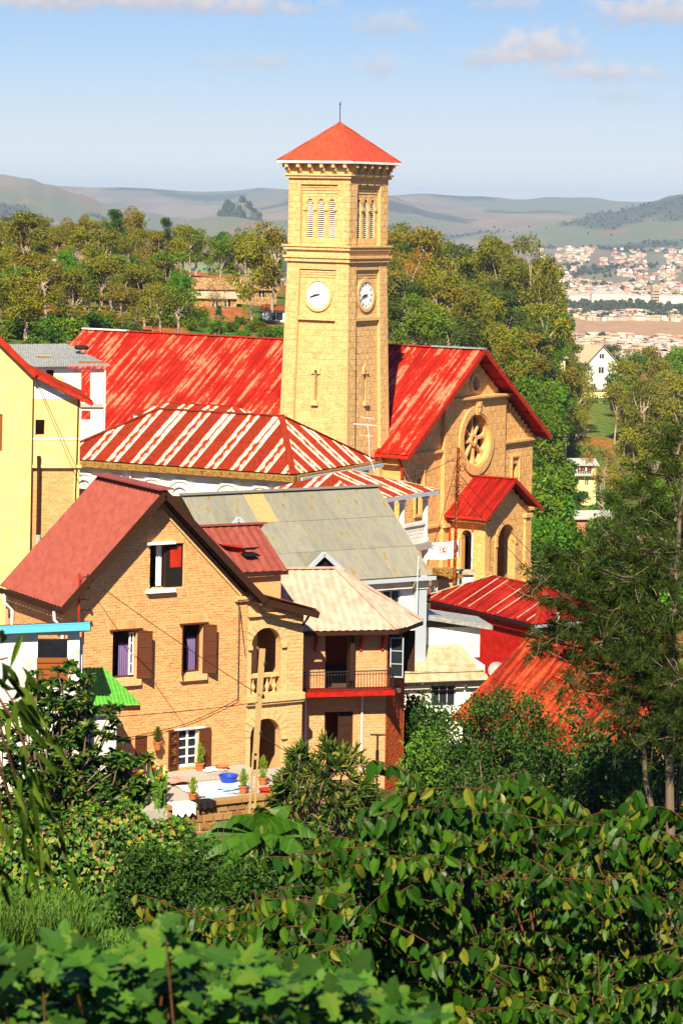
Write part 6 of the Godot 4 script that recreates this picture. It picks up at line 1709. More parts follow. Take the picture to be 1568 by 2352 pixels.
func leafage(parent: Node3D, list: Array, kind: String, cols: Array, m: Material, most := 280) -> void:
	# list: transforms; the nearest are leaves of their own, the rest one mass
	list.sort_custom(func(a, b): return a.origin.distance_squared_to(EYE) < b.origin.distance_squared_to(EYE))
	var meshes := []
	for c in cols:
		var b := MB.new(); b.col = c; blade(b, Transform3D(), kind); meshes.append(b.mesh(m))
	var inv := parent.transform.affine_inverse()
	var rest := MB.new()
	for k in list.size():
		if k < most: piece(parent, "leaf", meshes[rng.randi() % meshes.size()], inv * list[k])
		else:
			rest.col = cols[rng.randi() % cols.size()] * rng.randf_range(0.85, 1.15)
			blade(rest, inv * list[k], kind)
	if rest.v.size(): part(parent, "foliage", rest, m).set_meta("kind", "stuff")

func build_terrace() -> void:
	var B := Transform3D(Basis(Vector3.UP, deg_to_rad(30)), Vector3(-2.61, 3.5, -80))
	var t := thing("garden_terrace", "stone-walled terrace in front of the brick house", "terrace", B.origin, 30)
	var z1 := 3.45
	part(t, "paving", bx(-6.5, -1.5, 0.02, 1.2, 0.4, z1), M.concrete)
	var list := []
	lay(list, rect(-4.3, -1.5, 1.2, 0.36), [], Transform3D(Basis(), Vector3(0, 0, z1)), 0.3, 0.23, 5, 0.035, 0.05)
	emit_blocks(t, "wall_stone", list, M.garden_stone, [Color(1, 1, 1), Color(0.8, 0.75, 0.7), Color(1.2, 1.15, 1.05), Color(0.7, 0.6, 0.5), Color(1.05, 0.9, 0.75)])
	for k in 7: part(t, "coping_stone", bx(-4.3 + k * 0.78, 0.362, z1 - 0.3, -3.55 + k * 0.78, 0.47, z1 + 0.12), M.garden_stone)
	part(t, "step", bx(-2.9, 0.41, 0.1, -0.1, 0.62, 0.75), M.concrete)
	# flower pots with feathery cypress plants
	var pots := [[-3.25, 0.4, 3.0, 0.42, "potted feathery green plant on the terrace edge, leftmost"], [-1.7, 0.62, 0.35, 0.55, "potted feathery plant beside the french window"], [-1.5, 0.4, 2.75, 0.45, "potted feathery plant next to the light concrete pole"], [-0.45, 0.4, 2.0, 0.6, "tallest potted feathery plant, in square ochre pot under arch"], [-3.05, 1.35, 0.25, 0.4, "dark potted plant hanging on the wall by small shutter"]]
	for e in pots:
		var p: Node3D = thing("potted_plant", e[4], "plant", B * Vector3(e[0], e[1], e[2]), 0, "potted plants on the terrace")
		var pt := MB.new(); pt.lathe(Vector3.ZERO, [Vector2(0.0, 0.0), Vector2(0.09, 0), Vector2(0.13, 0.2), Vector2(0.15, 0.2), Vector2(0.15, 0.24), Vector2(0.12, 0.23), Vector2(0, 0.2)], 12)
		part(p, "pot", pt, M.terracotta)
		var f := MB.new()
		for k in 260:
			var a := rng.randf() * TAU; var y := rng.randf()
			var q := Vector3(cos(a), 0, sin(a)) * 0.13 * sin(PI * clampf(y * 0.85 + 0.12, 0, 1)) * rng.randf()
			f.col = Color(0.12, 0.22, 0.02).lerp(Color(0.24, 0.30, 0.03), rng.randf())
			if e[1] > 1.0: f.col *= 0.35
			f.leaf(Vector3(q.x, 0.2 + y * e[3], q.z), (Vector3(q.x * 4, 0.8, q.z * 4) + Vector3(rng.randfn(), 0, rng.randfn()) * 0.25).normalized(), Vector3(cos(a + 1.5), 0, sin(a + 1.5)), 0.12, 0.02)
		part(p, "foliage", f, M.leaf)
	# washing spread out to dry
	var cloths := [["white_sheet", "large white sheet spread on the terrace paving", -2.9, 1.1, 1.9, 1.6, M.cloth_white, 0.42], ["white_cloth", "small folded white cloth on the step by wall", -1.7, 0.15, 0.75, 0.55, M.cloth_white, 0.63], ["blue_cloth", "pale blue cloth lying over the white sheet", -2.0, 1.9, 1.0, 0.6, M.cloth_blue, 0.47], ["blue_towel", "blue towel on the terrace edge before white sheet", -2.8, 2.75, 0.9, 0.5, M.cloth_blue, 0.44], ["patterned_cloth", "red and white patterned cloth heaped by french window", -3.0, 0.6, 0.7, 0.5, M.cloth_pattern, 0.5], ["floral_cloth", "small patterned cloth right of the concrete pole", -0.6, 2.6, 0.5, 0.3, M.cloth_pattern, 0.44]]
	for e in cloths:
		var c := MB.new(); c.xf = Transform3D()
		var n := 12
		var hgt := func(i: int, j: int) -> float: return 0.012 + 0.03 * absf(fine_noise.get_noise_2d(i * 9.0 + e[2] * 50, j * 9.0)) + (0.12 * sin(PI * i / n) * sin(PI * j / n) if e[0] == "patterned_cloth" else 0.0)
		for i in n:
			for j in n:
				var P := func(u: int, v: int) -> Vector3: return Vector3(e[4] * u / n + 0.05 * sin(v * 0.9), hgt.call(u, v), e[5] * v / n + 0.05 * sin(u * 0.7))
				c.quad(P.call(i, j), P.call(i + 1, j), P.call(i + 1, j + 1), P.call(i, j + 1))
		var o := single(e[0], c, e[6], e[1], "cloth", "washing on the terrace")
		o.position = B * Vector3(e[2], e[7], e[3]); o.rotation.y = deg_to_rad(30)
	# cloths hung over the wall
	for e in [["hanging_white_cloth", "white cloth hanging over the terrace wall", -4.2, 0.75, M.cloth_white, 0.36], ["hanging_black_cloth", "black cloth draped over the terrace wall beside white cloth", -3.42, 0.6, M.cloth_black, 0.2]]:
		var c := MB.new(); var n := 10
		for i in n:
			var x0: float = e[3] * i / n; var x1: float = e[3] * (i + 1) / n
			var w0 := 0.025 * sin(i * 1.7); var w1 := 0.025 * sin((i + 1) * 1.7)
			var drop0: float = e[5] * (0.8 + 0.2 * sin(i * 2.1)); var drop1: float = e[5] * (0.8 + 0.2 * sin((i + 1) * 2.1))
			c.quad(Vector3(x0, 0.0, -0.45), Vector3(x1, 0.0, -0.45), Vector3(x1, 0.01, 0.02 + w1), Vector3(x0, 0.01, 0.02 + w0))
			c.quad(Vector3(x0, 0.01, 0.02 + w0), Vector3(x1, 0.01, 0.02 + w1), Vector3(x1, -drop1, 0.05 + w1), Vector3(x0, -drop0, 0.05 + w0))
		var o := single(e[0], c, e[4], e[1], "cloth", "washing on the terrace")
		o.position = B * Vector3(e[2], 0.482, z1 + 0.14); o.rotation.y = deg_to_rad(30)
	var tub := MB.new(); tub.lathe(Vector3.ZERO, [Vector2(0, 0.02), Vector2(0.2, 0.0), Vector2(0.28, 0.22), Vector2(0.3, 0.22), Vector2(0.3, 0.24), Vector2(0.26, 0.23), Vector2(0.19, 0.04), Vector2(0, 0.04)], 18)
	single("blue_tub", tub, M.plastic_blue, "dark blue plastic tub on the terrace step", "tub").position = B * Vector3(-1.25, 0.41, 1.35)
	var tub2 := MB.new(); tub2.lathe(Vector3.ZERO, [Vector2(0, 0.02), Vector2(0.2, 0.0), Vector2(0.26, 0.12), Vector2(0.28, 0.13), Vector2(0.18, 0.04), Vector2(0, 0.04)], 16)
	single("red_basin", tub2, M.red_paint, "red basin on the terrace right of concrete pole", "basin").position = B * Vector3(-0.85, 0.41, 3.05)
	var bowl := MB.new(); bowl.lathe(Vector3.ZERO, [Vector2(0, 0), Vector2(0.13, 0), Vector2(0.2, 0.1), Vector2(0.22, 0.1), Vector2(0.14, 0.03), Vector2(0, 0.03)], 16)
	single("clay_bowl", bowl, M.terracotta, "shallow clay bowl of dry plants on the step", "bowl").position = B * Vector3(-1.0, 0.63, 0.45)
	# canna and marigold bed left of the terrace
	for k in 9:
		var p := B * Vector3(-5.7 + k * 0.2, 0.0, 2.9 + 0.5 * sin(k * 2.3))
		var o := thing("canna_plant", "%s broad-leaved canna plant from the left in the flower bed" % ["first", "second", "third", "fourth", "fifth", "sixth", "seventh", "eighth", "ninth"][k], "plant", p, rng.randf() * 360, "canna plants beside the terrace")
		var st := MB.new(); st.col = Color(0.06, 0.14, 0.02); var hh := rng.randf_range(0.9, 1.35)
		limb(st, rng, Vector3.ZERO, Vector3(0, hh, 0), 0.025, 0.012, 0.02, 3); part(o, "stem", st, M.leaf)
		for j in 11:
			var a := j * 2.4; var d := Vector3(cos(a), 0, sin(a))
			var lf := MB.new(); lf.col = Color(0.05, 0.14, 0.02).lerp(Color(0.13, 0.24, 0.03), rng.randf())
			blade(lf, Transform3D(leaf_basis(d * 0.55 + Vector3.UP, d) * Basis.from_scale(Vector3(0.17, 0.5, 0.3)), Vector3(0, hh * (0.1 + 0.07 * j), 0)))
			part(o, "leaf", lf, M.leaf_gloss)
		for j in 3:
			var fl := MB.new(); fl.col = [Color(0.75, 0.35, 0.03), Color(0.7, 0.05, 0.02), Color(0.8, 0.55, 0.05)][(k + j) % 3]
			for i in 5: fl.leaf(Vector3(0.1 * j - 0.1, hh + 0.06 * j, 0.05 * j), Vector3(cos(i * 1.25), 0.6, sin(i * 1.25)).normalized(), Vector3(-sin(i * 1.25), 0, cos(i * 1.25)), 0.1, 0.07)
			part(o, "flower", fl, M.leaf)

func build_poles() -> void:
	# concrete pole with a ladder of slots
	var p := thing("utility_pole", "leaning pale concrete utility pole with slots in front of brick house", "pole", Vector3(-2.24, 2.4, -73))
	var top := Vector3(0.29, 6.35, 0)
	var b := MB.new()
	b.beam(Vector3(-0.075, 0, 0), top * 0.55 + Vector3(-0.066, 0, 0), 0.06, 0.16, Vector3(0, 0, 1)); b.beam(Vector3(0.075, 0, 0), top * 0.55 + Vector3(0.066, 0, 0), 0.06, 0.16, Vector3(0, 0, 1))
	part(p, "legs", b, M.pole_concrete)
	for k in 8: bar(p, "rung", top * (0.04 + 0.07 * k) + Vector3(-0.05, 0, 0), top * (0.04 + 0.07 * k) + Vector3(0.05, 0, 0), 0.12, 0.1, M.pole_concrete)
	bar(p, "head", top * 0.55, top, 0.17, 0.15, M.pole_concrete, Vector3(0, 0, 1))
	for e in [[0.16, 4.0], [0.2, 5.0], [-0.02, 5.4], [0.24, 5.9]]:
		var i := MB.new(); i.lathe(Vector3(e[0] + 0.13, e[1], 0.05), [Vector2(0, 0), Vector2(0.045, 0.0), Vector2(0.05, 0.06), Vector2(0.02, 0.12), Vector2(0, 0.13)], 8)
		part(p, "insulator", i, M.iron)
	# tall rusty pole before the church
	var c := thing("church_pole", "tall thin rusty iron pole tangled with wires before rose window", "pole", Vector3(5.28, 1.0, -118))
	pipe(c, "shaft", [Vector3(0, 0, 0), Vector3(0.03, 4, 0), Vector3(0.1, 9.3, 0)], 0.075, M.rust_iron, 8)
	var tg := MB.new()
	for k in 40:
		var q := Vector3(0.15 + rng.randfn() * 0.1, 6.8 + rng.randf() * 2.4, rng.randfn() * 0.1)
		tg.tube(PackedVector3Array([q, q + Vector3(rng.randfn(), rng.randfn(), rng.randfn()) * 0.12, q + Vector3(rng.randfn(), rng.randfn() - 0.6, rng.randfn()) * 0.16]), PackedFloat32Array([0.01, 0.01, 0.008]), 4)
	part(c, "wire_tangle", tg, M.iron).set_meta("kind", "stuff")
	var w := thing("flag_pole", "slim red and white pole standing in the church yard", "pole", Vector3(6.35, 0.8, -124))
	pipe(w, "shaft", [Vector3(0, 0, 0), Vector3(0.03, 5.0, 0)], 0.035, M.white_paint, 6)
	pipe(w, "red_top", [Vector3(0.03, 5.0, 0), Vector3(0.03, 5.35, 0)], 0.04, M.red_paint, 6)
	# cloth banner
	var bn := thing("church_banner", "white cloth banner with small red print strung beside rusty pole", "banner", Vector3(4.85, 5.5, -120), 4)
	var cl := MB.new(); var n := 14
	for k in n:
		var x0 := -0.75 + 1.5 * k / n; var x1 := -0.75 + 1.5 * (k + 1) / n
		var z0 := 0.05 * sin(k * 0.9); var z1 := 0.05 * sin((k + 1) * 0.9)
		var s0 := -0.07 * sin(PI * k / n) + 0.14 * k / n - 0.05; var s1 := -0.07 * sin(PI * (k + 1) / n) + 0.14 * (k + 1) / n - 0.05
		cl.quad(Vector3(x0, -0.4 + s0, z0), Vector3(x1, -0.4 + s1, z1), Vector3(x1, 0.38 + s1, z1), Vector3(x0, 0.38 + s0, z0))
	part(bn, "cloth", cl, M.cloth_white)
	var pr := MB.new()
	pr.ring(-0.05, 0.02, 0.07, 0.1, 0.07, 0.075, 0, TAU, 12); pr.ring(0.08, 0.02, 0.07, 0.1, 0.07, 0.075, 0, TAU, 12)
	pr.box(Vector3(-0.2, -0.14, 0.07), Vector3(0.22, -0.12, 0.075))
	part(bn, "red_print", pr, M.red_paint)
	part(bn, "grey_lettering", bx(-0.55, 0.22, 0.075, 0.4, 0.245, 0.08), M.grey_paint)
	part(bn, "dark_picture", bx(0.5, -0.02, 0.06, 0.68, 0.24, 0.075), M.ink)
	for e in [Vector3(-0.75, 0.33, 0), Vector3(0.75, 0.47, 0)]: pipe(bn, "cord", [e, e + Vector3(signf(e.x) * 0.5, 0.25, 0)], 0.012, M.iron, 4)
	# white kiosk by the church door
	var k := thing("white_kiosk", "small white kiosk with flat roof below the church porch", "kiosk", Vector3(5.9, 1.0, -121), 10)
	part(k, "body", bx(-0.35, 0, -0.4, 0.35, 3.3, 0.3), M.white_plaster)
	part(k, "roof", bx(-0.5, 3.3, -0.5, 0.5, 3.42, 0.45), M.cream_tin)
	part(k, "green_panel", bx(-0.25, 2.6, 0.303, 0.25, 2.8, 0.33), M.green_roof)
	var gp := thing("gate_pier", "cream masonry gate pier with capped top at the church yard", "pier", Vector3(4.9, 0.8, -119), 20)
	part(gp, "shaft", bx(-0.45, 0, -0.4, 0.45, 3.6, 0.4), M.bay_stone)
	part(gp, "cap", bx(-0.65, 3.6, -0.6, 0.65, 3.75, 0.6), M.mossy_concrete)
	part(gp, "cap_top", bx(-0.42, 3.75, -0.4, 0.42, 3.98, 0.4), M.mossy_concrete)
	var gt := thing("white_gate", "white railing gate at the end of grey roof", "gate", Vector3(3.9, 0.8, -116), 25)
	for j in 9: part(gt, "bar", bx(-0.5 + j * 0.14, 2.2, -0.015, -0.47 + j * 0.14, 4.0 - j * 0.06, 0.015), M.white_paint)
	bar(gt, "rail", Vector3(-0.5, 3.85, 0), Vector3(0.65, 3.4, 0), 0.03, 0.04, M.white_paint); bar(gt, "rail", Vector3(-0.5, 2.4, 0), Vector3(0.65, 2.4, 0), 0.03, 0.04, M.white_paint)
	# T-shaped washing post by the peach house
	var tp := thing("washing_post", "thin T-shaped iron post with black cloth by peach house", "post", Vector3(1.34, 2.9, -78), 0)
	pipe(tp, "post", [Vector3(0, 0, 0), Vector3(0, 2.55, 0)], 0.03, M.iron); pipe(tp, "crossbar", [Vector3(-0.22, 2.55, 0), Vector3(0.22, 2.55, 0)], 0.025, M.iron)
	part(tp, "cloth", bx(-0.05, 1.45, 0.02, 0.05, 2.1, 0.08), M.cloth_black)
	# wires
	var wire := func(pts: Array, sag: float, r: float, label: String) -> void:
		var b2 := MB.new(); var q := PackedVector3Array(); var rr := PackedFloat32Array()
		for k2 in pts.size() - 1:
			for j in 13:
				var f := j / 12.0
				q.append(pts[k2].lerp(pts[k2 + 1], f) - Vector3(0, sag * 4 * f * (1 - f), 0)); rr.append(r)
		b2.tube(q, rr, 4)
		single("overhead_wire", b2, M.iron, label, "wire", "overhead wires")
	var A := Transform3D(Basis(Vector3.UP, deg_to_rad(30)), Vector3(-2.61, 3.5, -80))
	wire.call([A * Vector3(-5.5, 6.6, 0.5), Vector3(-2.0, 7.5, -72.9)], 0.08, 0.011, "wire from the iron bracket on brick gable to concrete pole")
	wire.call([A * Vector3(-5.2, 2.6, 1.0), Vector3(-2.05, 7.3, -72.9)], 0.05, 0.01, "low wire from the green roof to concrete pole")
	wire.call([Vector3(-1.95, 6.4, -72.9), Vector3(3.2, 3.3, -74)], 0.1, 0.011, "wire from concrete pole over the spiky bush")
	wire.call([A * Vector3(-0.4, 5.55, 0.2), A * Vector3(-0.32, 2.6, 0.1), A * Vector3(-2.0, 2.0, 0.08), A * Vector3(-3.9, 1.75, 0.08)], 0.03, 0.012, "cable running across the brick wall above the french window")
	wire.call([A * Vector3(-0.4, 5.55, 0.2), A * Vector3(-0.1, 3.9, 0.1)], 0.0, 0.01, "cable hanging down the right corner of brick gable")
	wire.call([Vector3(5.36, 9.9, -118), Vector3(2.0, 9.3, -112)], 0.2, 0.014, "wire from rusty pole toward the veranda roof")
	wire.call([Vector3(5.36, 9.8, -118), Vector3(3.0, 5.0, -104)], 0.25, 0.014, "wire from rusty pole down to the grey roof")
	wire.call([Vector3(5.36, 9.2, -118), Vector3(10.5, 4.4, -112)], 0.2, 0.014, "wire from rusty pole down to the red roof")
	wire.call([Vector3(5.36, 8.4, -118), Vector3(11.5, 2.5, -108)], 0.1, 0.014, "lower wire from rusty pole toward the feathery tree")
	wire.call([Vector3(-11.2, 14.6, -97.7), Vector3(-9.2, 10.6, -97)], 0.02, 0.012, "thin wire crossing the yellow wall diagonally")

func build_garden_plants() -> void:
	# spiky clump with strap leaves in front of the peach house
	var c := thing("spiky_bush", "big rounded bush of spiky strap leaves in front of peach house", "bush", Vector3(-0.15, 2.75, -74.2))
	var st := MB.new(); var list := []
	for k in 120:
		var q := Vector3(rng.randfn(), absf(rng.randfn()) * 1.0 - 0.35, rng.randfn()).normalized()
		var p := Vector3(0, 1.7, 0) + q * Vector3(1.38, 1.5, 1.38) * rng.randf_range(0.75, 1.0)
		if k % 3 == 0: limb(st, rng, Vector3(q.x * 0.3, 0, q.z * 0.3), p, 0.03, 0.018, 0.1, 4)
		for j in 20:
			var d := (Vector3(rng.randfn(), rng.randfn() + 0.15, rng.randfn()) * 0.75 + q * 0.9).normalized()
			if p.y < 1.3 or rng.randf() < 0.25: d = (d + Vector3(0, -0.9, 0)).normalized()
			list.append(c.transform * Transform3D(leaf_basis(d, Vector3(rng.randfn(), rng.randfn(), rng.randfn() + 1)) * Basis.from_scale(Vector3(0.045, rng.randf_range(0.3, 0.5), 0.25)), p))
	part(c, "stems", st, M.bark)
	leafage(c, list, "ovate", [Color(0.034, 0.082, 0.012), Color(0.068, 0.136, 0.014), Color(0.150, 0.184, 0.020), Color(0.218, 0.170, 0.054), Color(0.024, 0.054, 0.010), Color(0.054, 0.109, 0.014)], M.leaf, 300)
	# banana plant
	var bn := thing("banana_plant", "banana plant with broad torn green leaves before terrace wall", "plant", Vector3(-1.7, 2.5, -65.5))
	var tr := MB.new(); tr.col = Color(0.12, 0.14, 0.04); limb(tr, rng, Vector3(0, -0.3, 0), Vector3(0.1, 3.1, 0), 0.14, 0.08, 0.02, 4); part(bn, "stem", tr, M.leaf_dull)
	var dirs := [[-1.0, 0.25, 0.5, 1.9], [-0.8, 0.7, 0.2, 1.8], [-0.15, 1.3, 0.3, 1.7], [0.5, 1.2, -0.2, 1.6], [0.9, 0.7, 0.4, 1.7], [-0.75, 0.0, 0.75, 1.7], [0.2, 0.6, 1.0, 1.4], [0.8, 0.2, 0.7, 1.6], [0.1, 1.4, 0.2, 1.3], [-0.5, 0.35, 0.9, 1.6], [-1.0, 0.5, 0.1, 2.0], [0.6, 0.9, 0.5, 1.6], [-0.6, 1.0, 0.4, 1.7]]
	for e in dirs:
		var d := Vector3(e[0], e[1], e[2]).normalized(); var L: float = e[3]
		var b := MB.new(); var n := 16
		var side := d.cross(Vector3(0.15, 0.75, 0.75)).normalized()
		for k in n:
			for s in [-1, 1]:
				var f0 := float(k) / n; var f1 := float(k + 1) / n
				var P := func(f: float) -> Vector3: return Vector3(0.1, 2.95, 0) + d * L * f + Vector3(0, -0.5 * L * f * f, 0)
				var w0 := 0.22 * sin(PI * clampf(f0 * 0.85 + 0.12, 0, 1)) * (0.0 if f0 < 0.12 else 1.0); var w1 := 0.22 * sin(PI * clampf(f1 * 0.85 + 0.12, 0, 1))
				var gap := 0.75 if (k * 7 + s) % 5 == 0 else 0.98
				b.col = Color(0.02, 0.07, 0.006).lerp(Color(0.05, 0.12, 0.009), rng.randf())
				var dz := Vector3(0, -0.1, 0) if s > 0 else Vector3(0, -0.06, 0)
				var e0: Vector3 = P.call(f0); var e1: Vector3 = P.call(lerpf(f0, f1, gap))
				b.quad(e0, e0 + side * s * w0 + dz, e1 + side * s * w1 + dz, P.call(f1))
		part(bn, "leaf", b, M.leaf_gloss)
	# loquat tree at the left
	var lq := thing("loquat_tree", "dense dark loquat tree with long glossy leaves at the left edge", "tree", Vector3(-7.1, 3.0, -68))
	var t := MB.new(); var ll := []
	limb(t, rng, Vector3(0, -0.3, 0), Vector3(0.1, 1.6, 0), 0.14, 0.1, 0.03, 4)
	var heads := []
	for k in 430:
		var q := Vector3(rng.randfn(), rng.randfn(), rng.randfn()).normalized()
		heads.append(Vector3(0.1, 3.6, 0.2) + q * Vector3(1.8, 2.6, 1.3) * pow(rng.randf(), 0.4))
	for k in 40: heads.append(Vector3(rng.randf_range(0.7, 2.5), rng.randf_range(2.8, 4.0), rng.randf_range(0, 1.2)))
	for k in 36: heads.append(Vector3(rng.randf_range(-1.5, 0.4), rng.randf_range(0.2, 1.6), rng.randf_range(0.5, 1.6)))
	for k in heads.size():
		var p: Vector3 = heads[k]
		if k % 4 == 0: limb(t, rng, Vector3(0.1, 1.6, 0), p, 0.045, 0.015, 0.08, 4)
		for j in 17:
			var a := j * 2.4 + rng.randf(); var d := Vector3(cos(a), rng.randf_range(-0.5, 0.9), sin(a)).normalized()
			ll.append(lq.transform * Transform3D(leaf_basis(d, Vector3.UP * 0.6 + Vector3(rng.randfn(), rng.randfn(), rng.randfn()) * 0.5) * Basis.from_scale(Vector3(0.085, rng.randf_range(0.18, 0.3), 0.15)), p))
	part(lq, "trunk", t, M.bark)
	leafage(lq, ll, "ovate", [Color(0.020, 0.058, 0.008), Color(0.034, 0.088, 0.011), Color(0.061, 0.129, 0.014), Color(0.014, 0.034, 0.007), Color(0.109, 0.116, 0.020)], M.leaf_gloss, 250)
	# ivy bank below it
	var iv := thing("ivy_bank", "bank of heart-leaved ivy covering the old wall left of terrace", "ivy", at(190, 1900, 66) * Vector3(1, 0, 1) + Vector3(0, 2.6, 0), 14)
	var core := MB.new(); var il := []
	var W := 2.75
	var prof := func(x: float) -> float: return 3.0 + 0.18 * sin(x * 2.1) + 0.12 * sin(x * 5.3 + 1) - 0.35 * smoothstep(1.2, 2.6, x)
	for k in 22:
		var x0 := -W + 2 * W * k / 22.0; var x1 := -W + 2 * W * (k + 1) / 22.0
		core.ext(PackedVector2Array([Vector2(x0, -1), Vector2(x1, -1), Vector2(x1, prof.call(x1) - 0.12), Vector2(x0, prof.call(x0) - 0.12)]), -1.4, -0.15)
	part(iv, "earth_core", core, M.garden_stone)
	for k in 5200:
		var x := rng.randf_range(-W - 0.1, W + 0.15); var h: float = prof.call(x)
		var y := rng.randf_range(-0.6, h); var z := rng.randf_range(-0.1, 0.28) + 0.14 * sin(x * 3 + y * 4)
		var face := Vector3(rng.randfn() * 0.5, rng.randfn() * 0.5 + 0.5, 1)
		if rng.randf() < 0.25: y = h + rng.randf_range(-0.05, 0.12); z = rng.randf_range(-1.4, 0.1); face = Vector3(rng.randfn() * 0.5, 1, 0.4)
		var d := Vector3(rng.randfn() * 0.6, -1 if face.z > 0.9 else rng.randfn() * 0.5, 0.5 if face.z > 0.9 else 1.0)
		il.append(iv.transform * Transform3D(leaf_basis(d, face) * Basis.from_scale(Vector3.ONE * rng.randf_range(0.09, 0.16)), Vector3(x, y, z)))
	leafage(iv, il, "heart", [Color(0.034, 0.102, 0.010), Color(0.054, 0.143, 0.014), Color(0.088, 0.177, 0.017), Color(0.020, 0.061, 0.008), Color(0.177, 0.190, 0.020)], M.leaf_gloss, 300)
	# reeds
	for e in [[80, 55.0, 0], [150, 56.0, 1], [215, 57.0, 2], [20, 54.0, 3]]:
		var o := thing("reed_clump", ["clump of arching reed blades at far left, second from edge", "tall clump of arching reed blades below the ivy", "clump of reed blades nearest the stone wall", "clump of arching reed blades at the left edge"][e[2]], "reeds", spot(e[0], e[1]), 0, "reed clumps on the left slope")
		var b := MB.new()
		for k in 110:
			var a := rng.randf() * TAU; var d := Vector3(cos(a), 0, sin(a)); var L := rng.randf_range(1.1, 2.5)
			var sd := Vector3(-d.z, 0, d.x) * 0.022; var prev := Vector3(rng.randfn() * 0.2, -0.1, rng.randfn() * 0.2)
			b.col = Color(0.025, 0.075, 0.008).lerp(Color(0.09, 0.15, 0.015), rng.randf())
			var lean := rng.randf_range(0.25, 0.8)
			for j in 5:
				var f := (j + 1) / 5.0
				var nx := prev + (Vector3.UP * (1.0 - f * f * lean * 1.6) + d * f * lean) * L / 5
				b.quad(prev - sd * (1.05 - j / 5.0), prev + sd * (1.05 - j / 5.0), nx + sd * (1.02 - f), nx - sd * (1.02 - f))
				prev = nx
		part(o, "blades", b, M.leaf).set_meta("kind", "stuff")
	# dark tree in front of the orange roof
	var dk := thing("round_dark_tree", "round dark green tree with small leaves in front of orange roof", "tree", at(1150, 1690, 78) * Vector3(1, 0, 1) + Vector3(0, 1.6, 0))
	var dt := MB.new(); var dl := []
	limb(dt, rng, Vector3(0, -0.5, 0), Vector3(0, 2.4, 0), 0.14, 0.1, 0.03, 4)
	for k in 130:
		var q := Vector3(rng.randfn(), rng.randfn(), rng.randfn()).normalized()
		var p := Vector3(0, 3.85, 0) + q * Vector3(1.75, 1.35, 1.4) * pow(rng.randf(), 0.3)
		if k % 3 == 0: limb(dt, rng, Vector3(0, 2.4, 0), p, 0.04, 0.012, 0.08, 4)
		for j in 60:
			var o := Vector3(rng.randfn(), rng.randfn(), rng.randfn()) * 0.18
			dl.append(dk.transform * Transform3D(leaf_basis(Vector3(rng.randfn(), rng.randfn() - 0.2, rng.randfn()), Vector3(rng.randfn(), rng.randfn() + 1, rng.randfn())) * Basis.from_scale(Vector3(0.06, rng.randf_range(0.09, 0.14), 0.09)), p + o))
	part(dk, "trunk", dt, M.bark)
	leafage(dk, dl, "ovate", [Color(0.020, 0.058, 0.008), Color(0.034, 0.082, 0.011), Color(0.058, 0.116, 0.014), Color(0.014, 0.034, 0.007)], M.leaf_gloss, 0)
	# pale bare-limbed tree beside it
	var bt := thing("pale_limbed_tree", "small tree with twisted pale limbs right of the round dark tree", "tree", at(1300, 1700, 72) * Vector3(1, 0, 1) + Vector3(0, 1.8, 0))
	var bm := MB.new(); var bl := []
	limb(bm, rng, Vector3(0, -0.5, 0), Vector3(-0.05, 2.0, 0), 0.1, 0.075, 0.05, 4)
	for k in 16:
		var q := Vector3(rng.randfn() * 1.3, rng.randf_range(1.0, 2.3), rng.randfn() * 0.6)
		limb(bm, rng, Vector3(-0.05, 1.5 + rng.randf() * 0.5, 0), Vector3(-0.05, 1.8, 0) + q, 0.05, 0.012, 0.15, 6)
		for j in 45: bl.append(bt.transform * Transform3D(leaf_basis(Vector3(rng.randfn(), rng.randfn(), rng.randfn()), Vector3(rng.randfn(), rng.randfn() + 1, rng.randfn())) * Basis.from_scale(Vector3(0.06, 0.12, 0.09)), Vector3(-0.05, 1.75, 0) + q + Vector3(rng.randfn(), rng.randfn(), rng.randfn()) * 0.28))
	part(bt, "limbs", bm, M.pale_bark)
	leafage(bt, bl, "ovate", [Color(0.024, 0.061, 0.008), Color(0.041, 0.088, 0.011), Color(0.014, 0.034, 0.007)], M.leaf_gloss, 0)
	# dark shrubs filling the hollows between the houses
	var fills := [[958, 1650, 86, 1.5, "dark shrub in the gap between peach house and white annex"], [985, 1735, 80, 1.2, "bright shrub at the foot of the red brick corner"], [1390, 1760, 68, 1.7, "dark shrub below the orange roof, nearer the feathery trunk"], [1500, 1790, 66, 1.8, "dark shrub at the foot of the feathery tree"], [1230, 1790, 66, 1.5, "dark shrub under the round dark tree"], [1560, 1700, 70, 1.6, "dark shrub at the right edge behind feathery trunk"], [60, 1880, 67, 1.2, "dark shrub under the loquat tree"], [1075, 1790, 70, 1.2, "dark shrub left of the round dark tree's foot"], [560, 2040, 63, 1.0, "low shrub round the foot of the banana plant"], [690, 1960, 67, 1.0, "low shrub between banana plant and spiky bush"], [450, 1990, 65, 0.9, "low shrub under the terrace wall, left of banana plant"], [330, 2010, 62, 0.8, "low shrub at the right end of ivy bank"], [1330, 1790, 70, 1.4, "dark shrub beneath the lower edge of orange roof"], [1440, 1800, 68, 1.4, "dark shrub left of the feathery trunk's foot"], [1330, 1700, 74, 1.5, "dark shrub overlapping the lower right of orange roof"], [1420, 1690, 72, 1.6, "tall dark shrub between orange roof and feathery trunk"], [1510, 1740, 64, 1.5, "dark shrub wrapping the two thin feathery trunks"]]
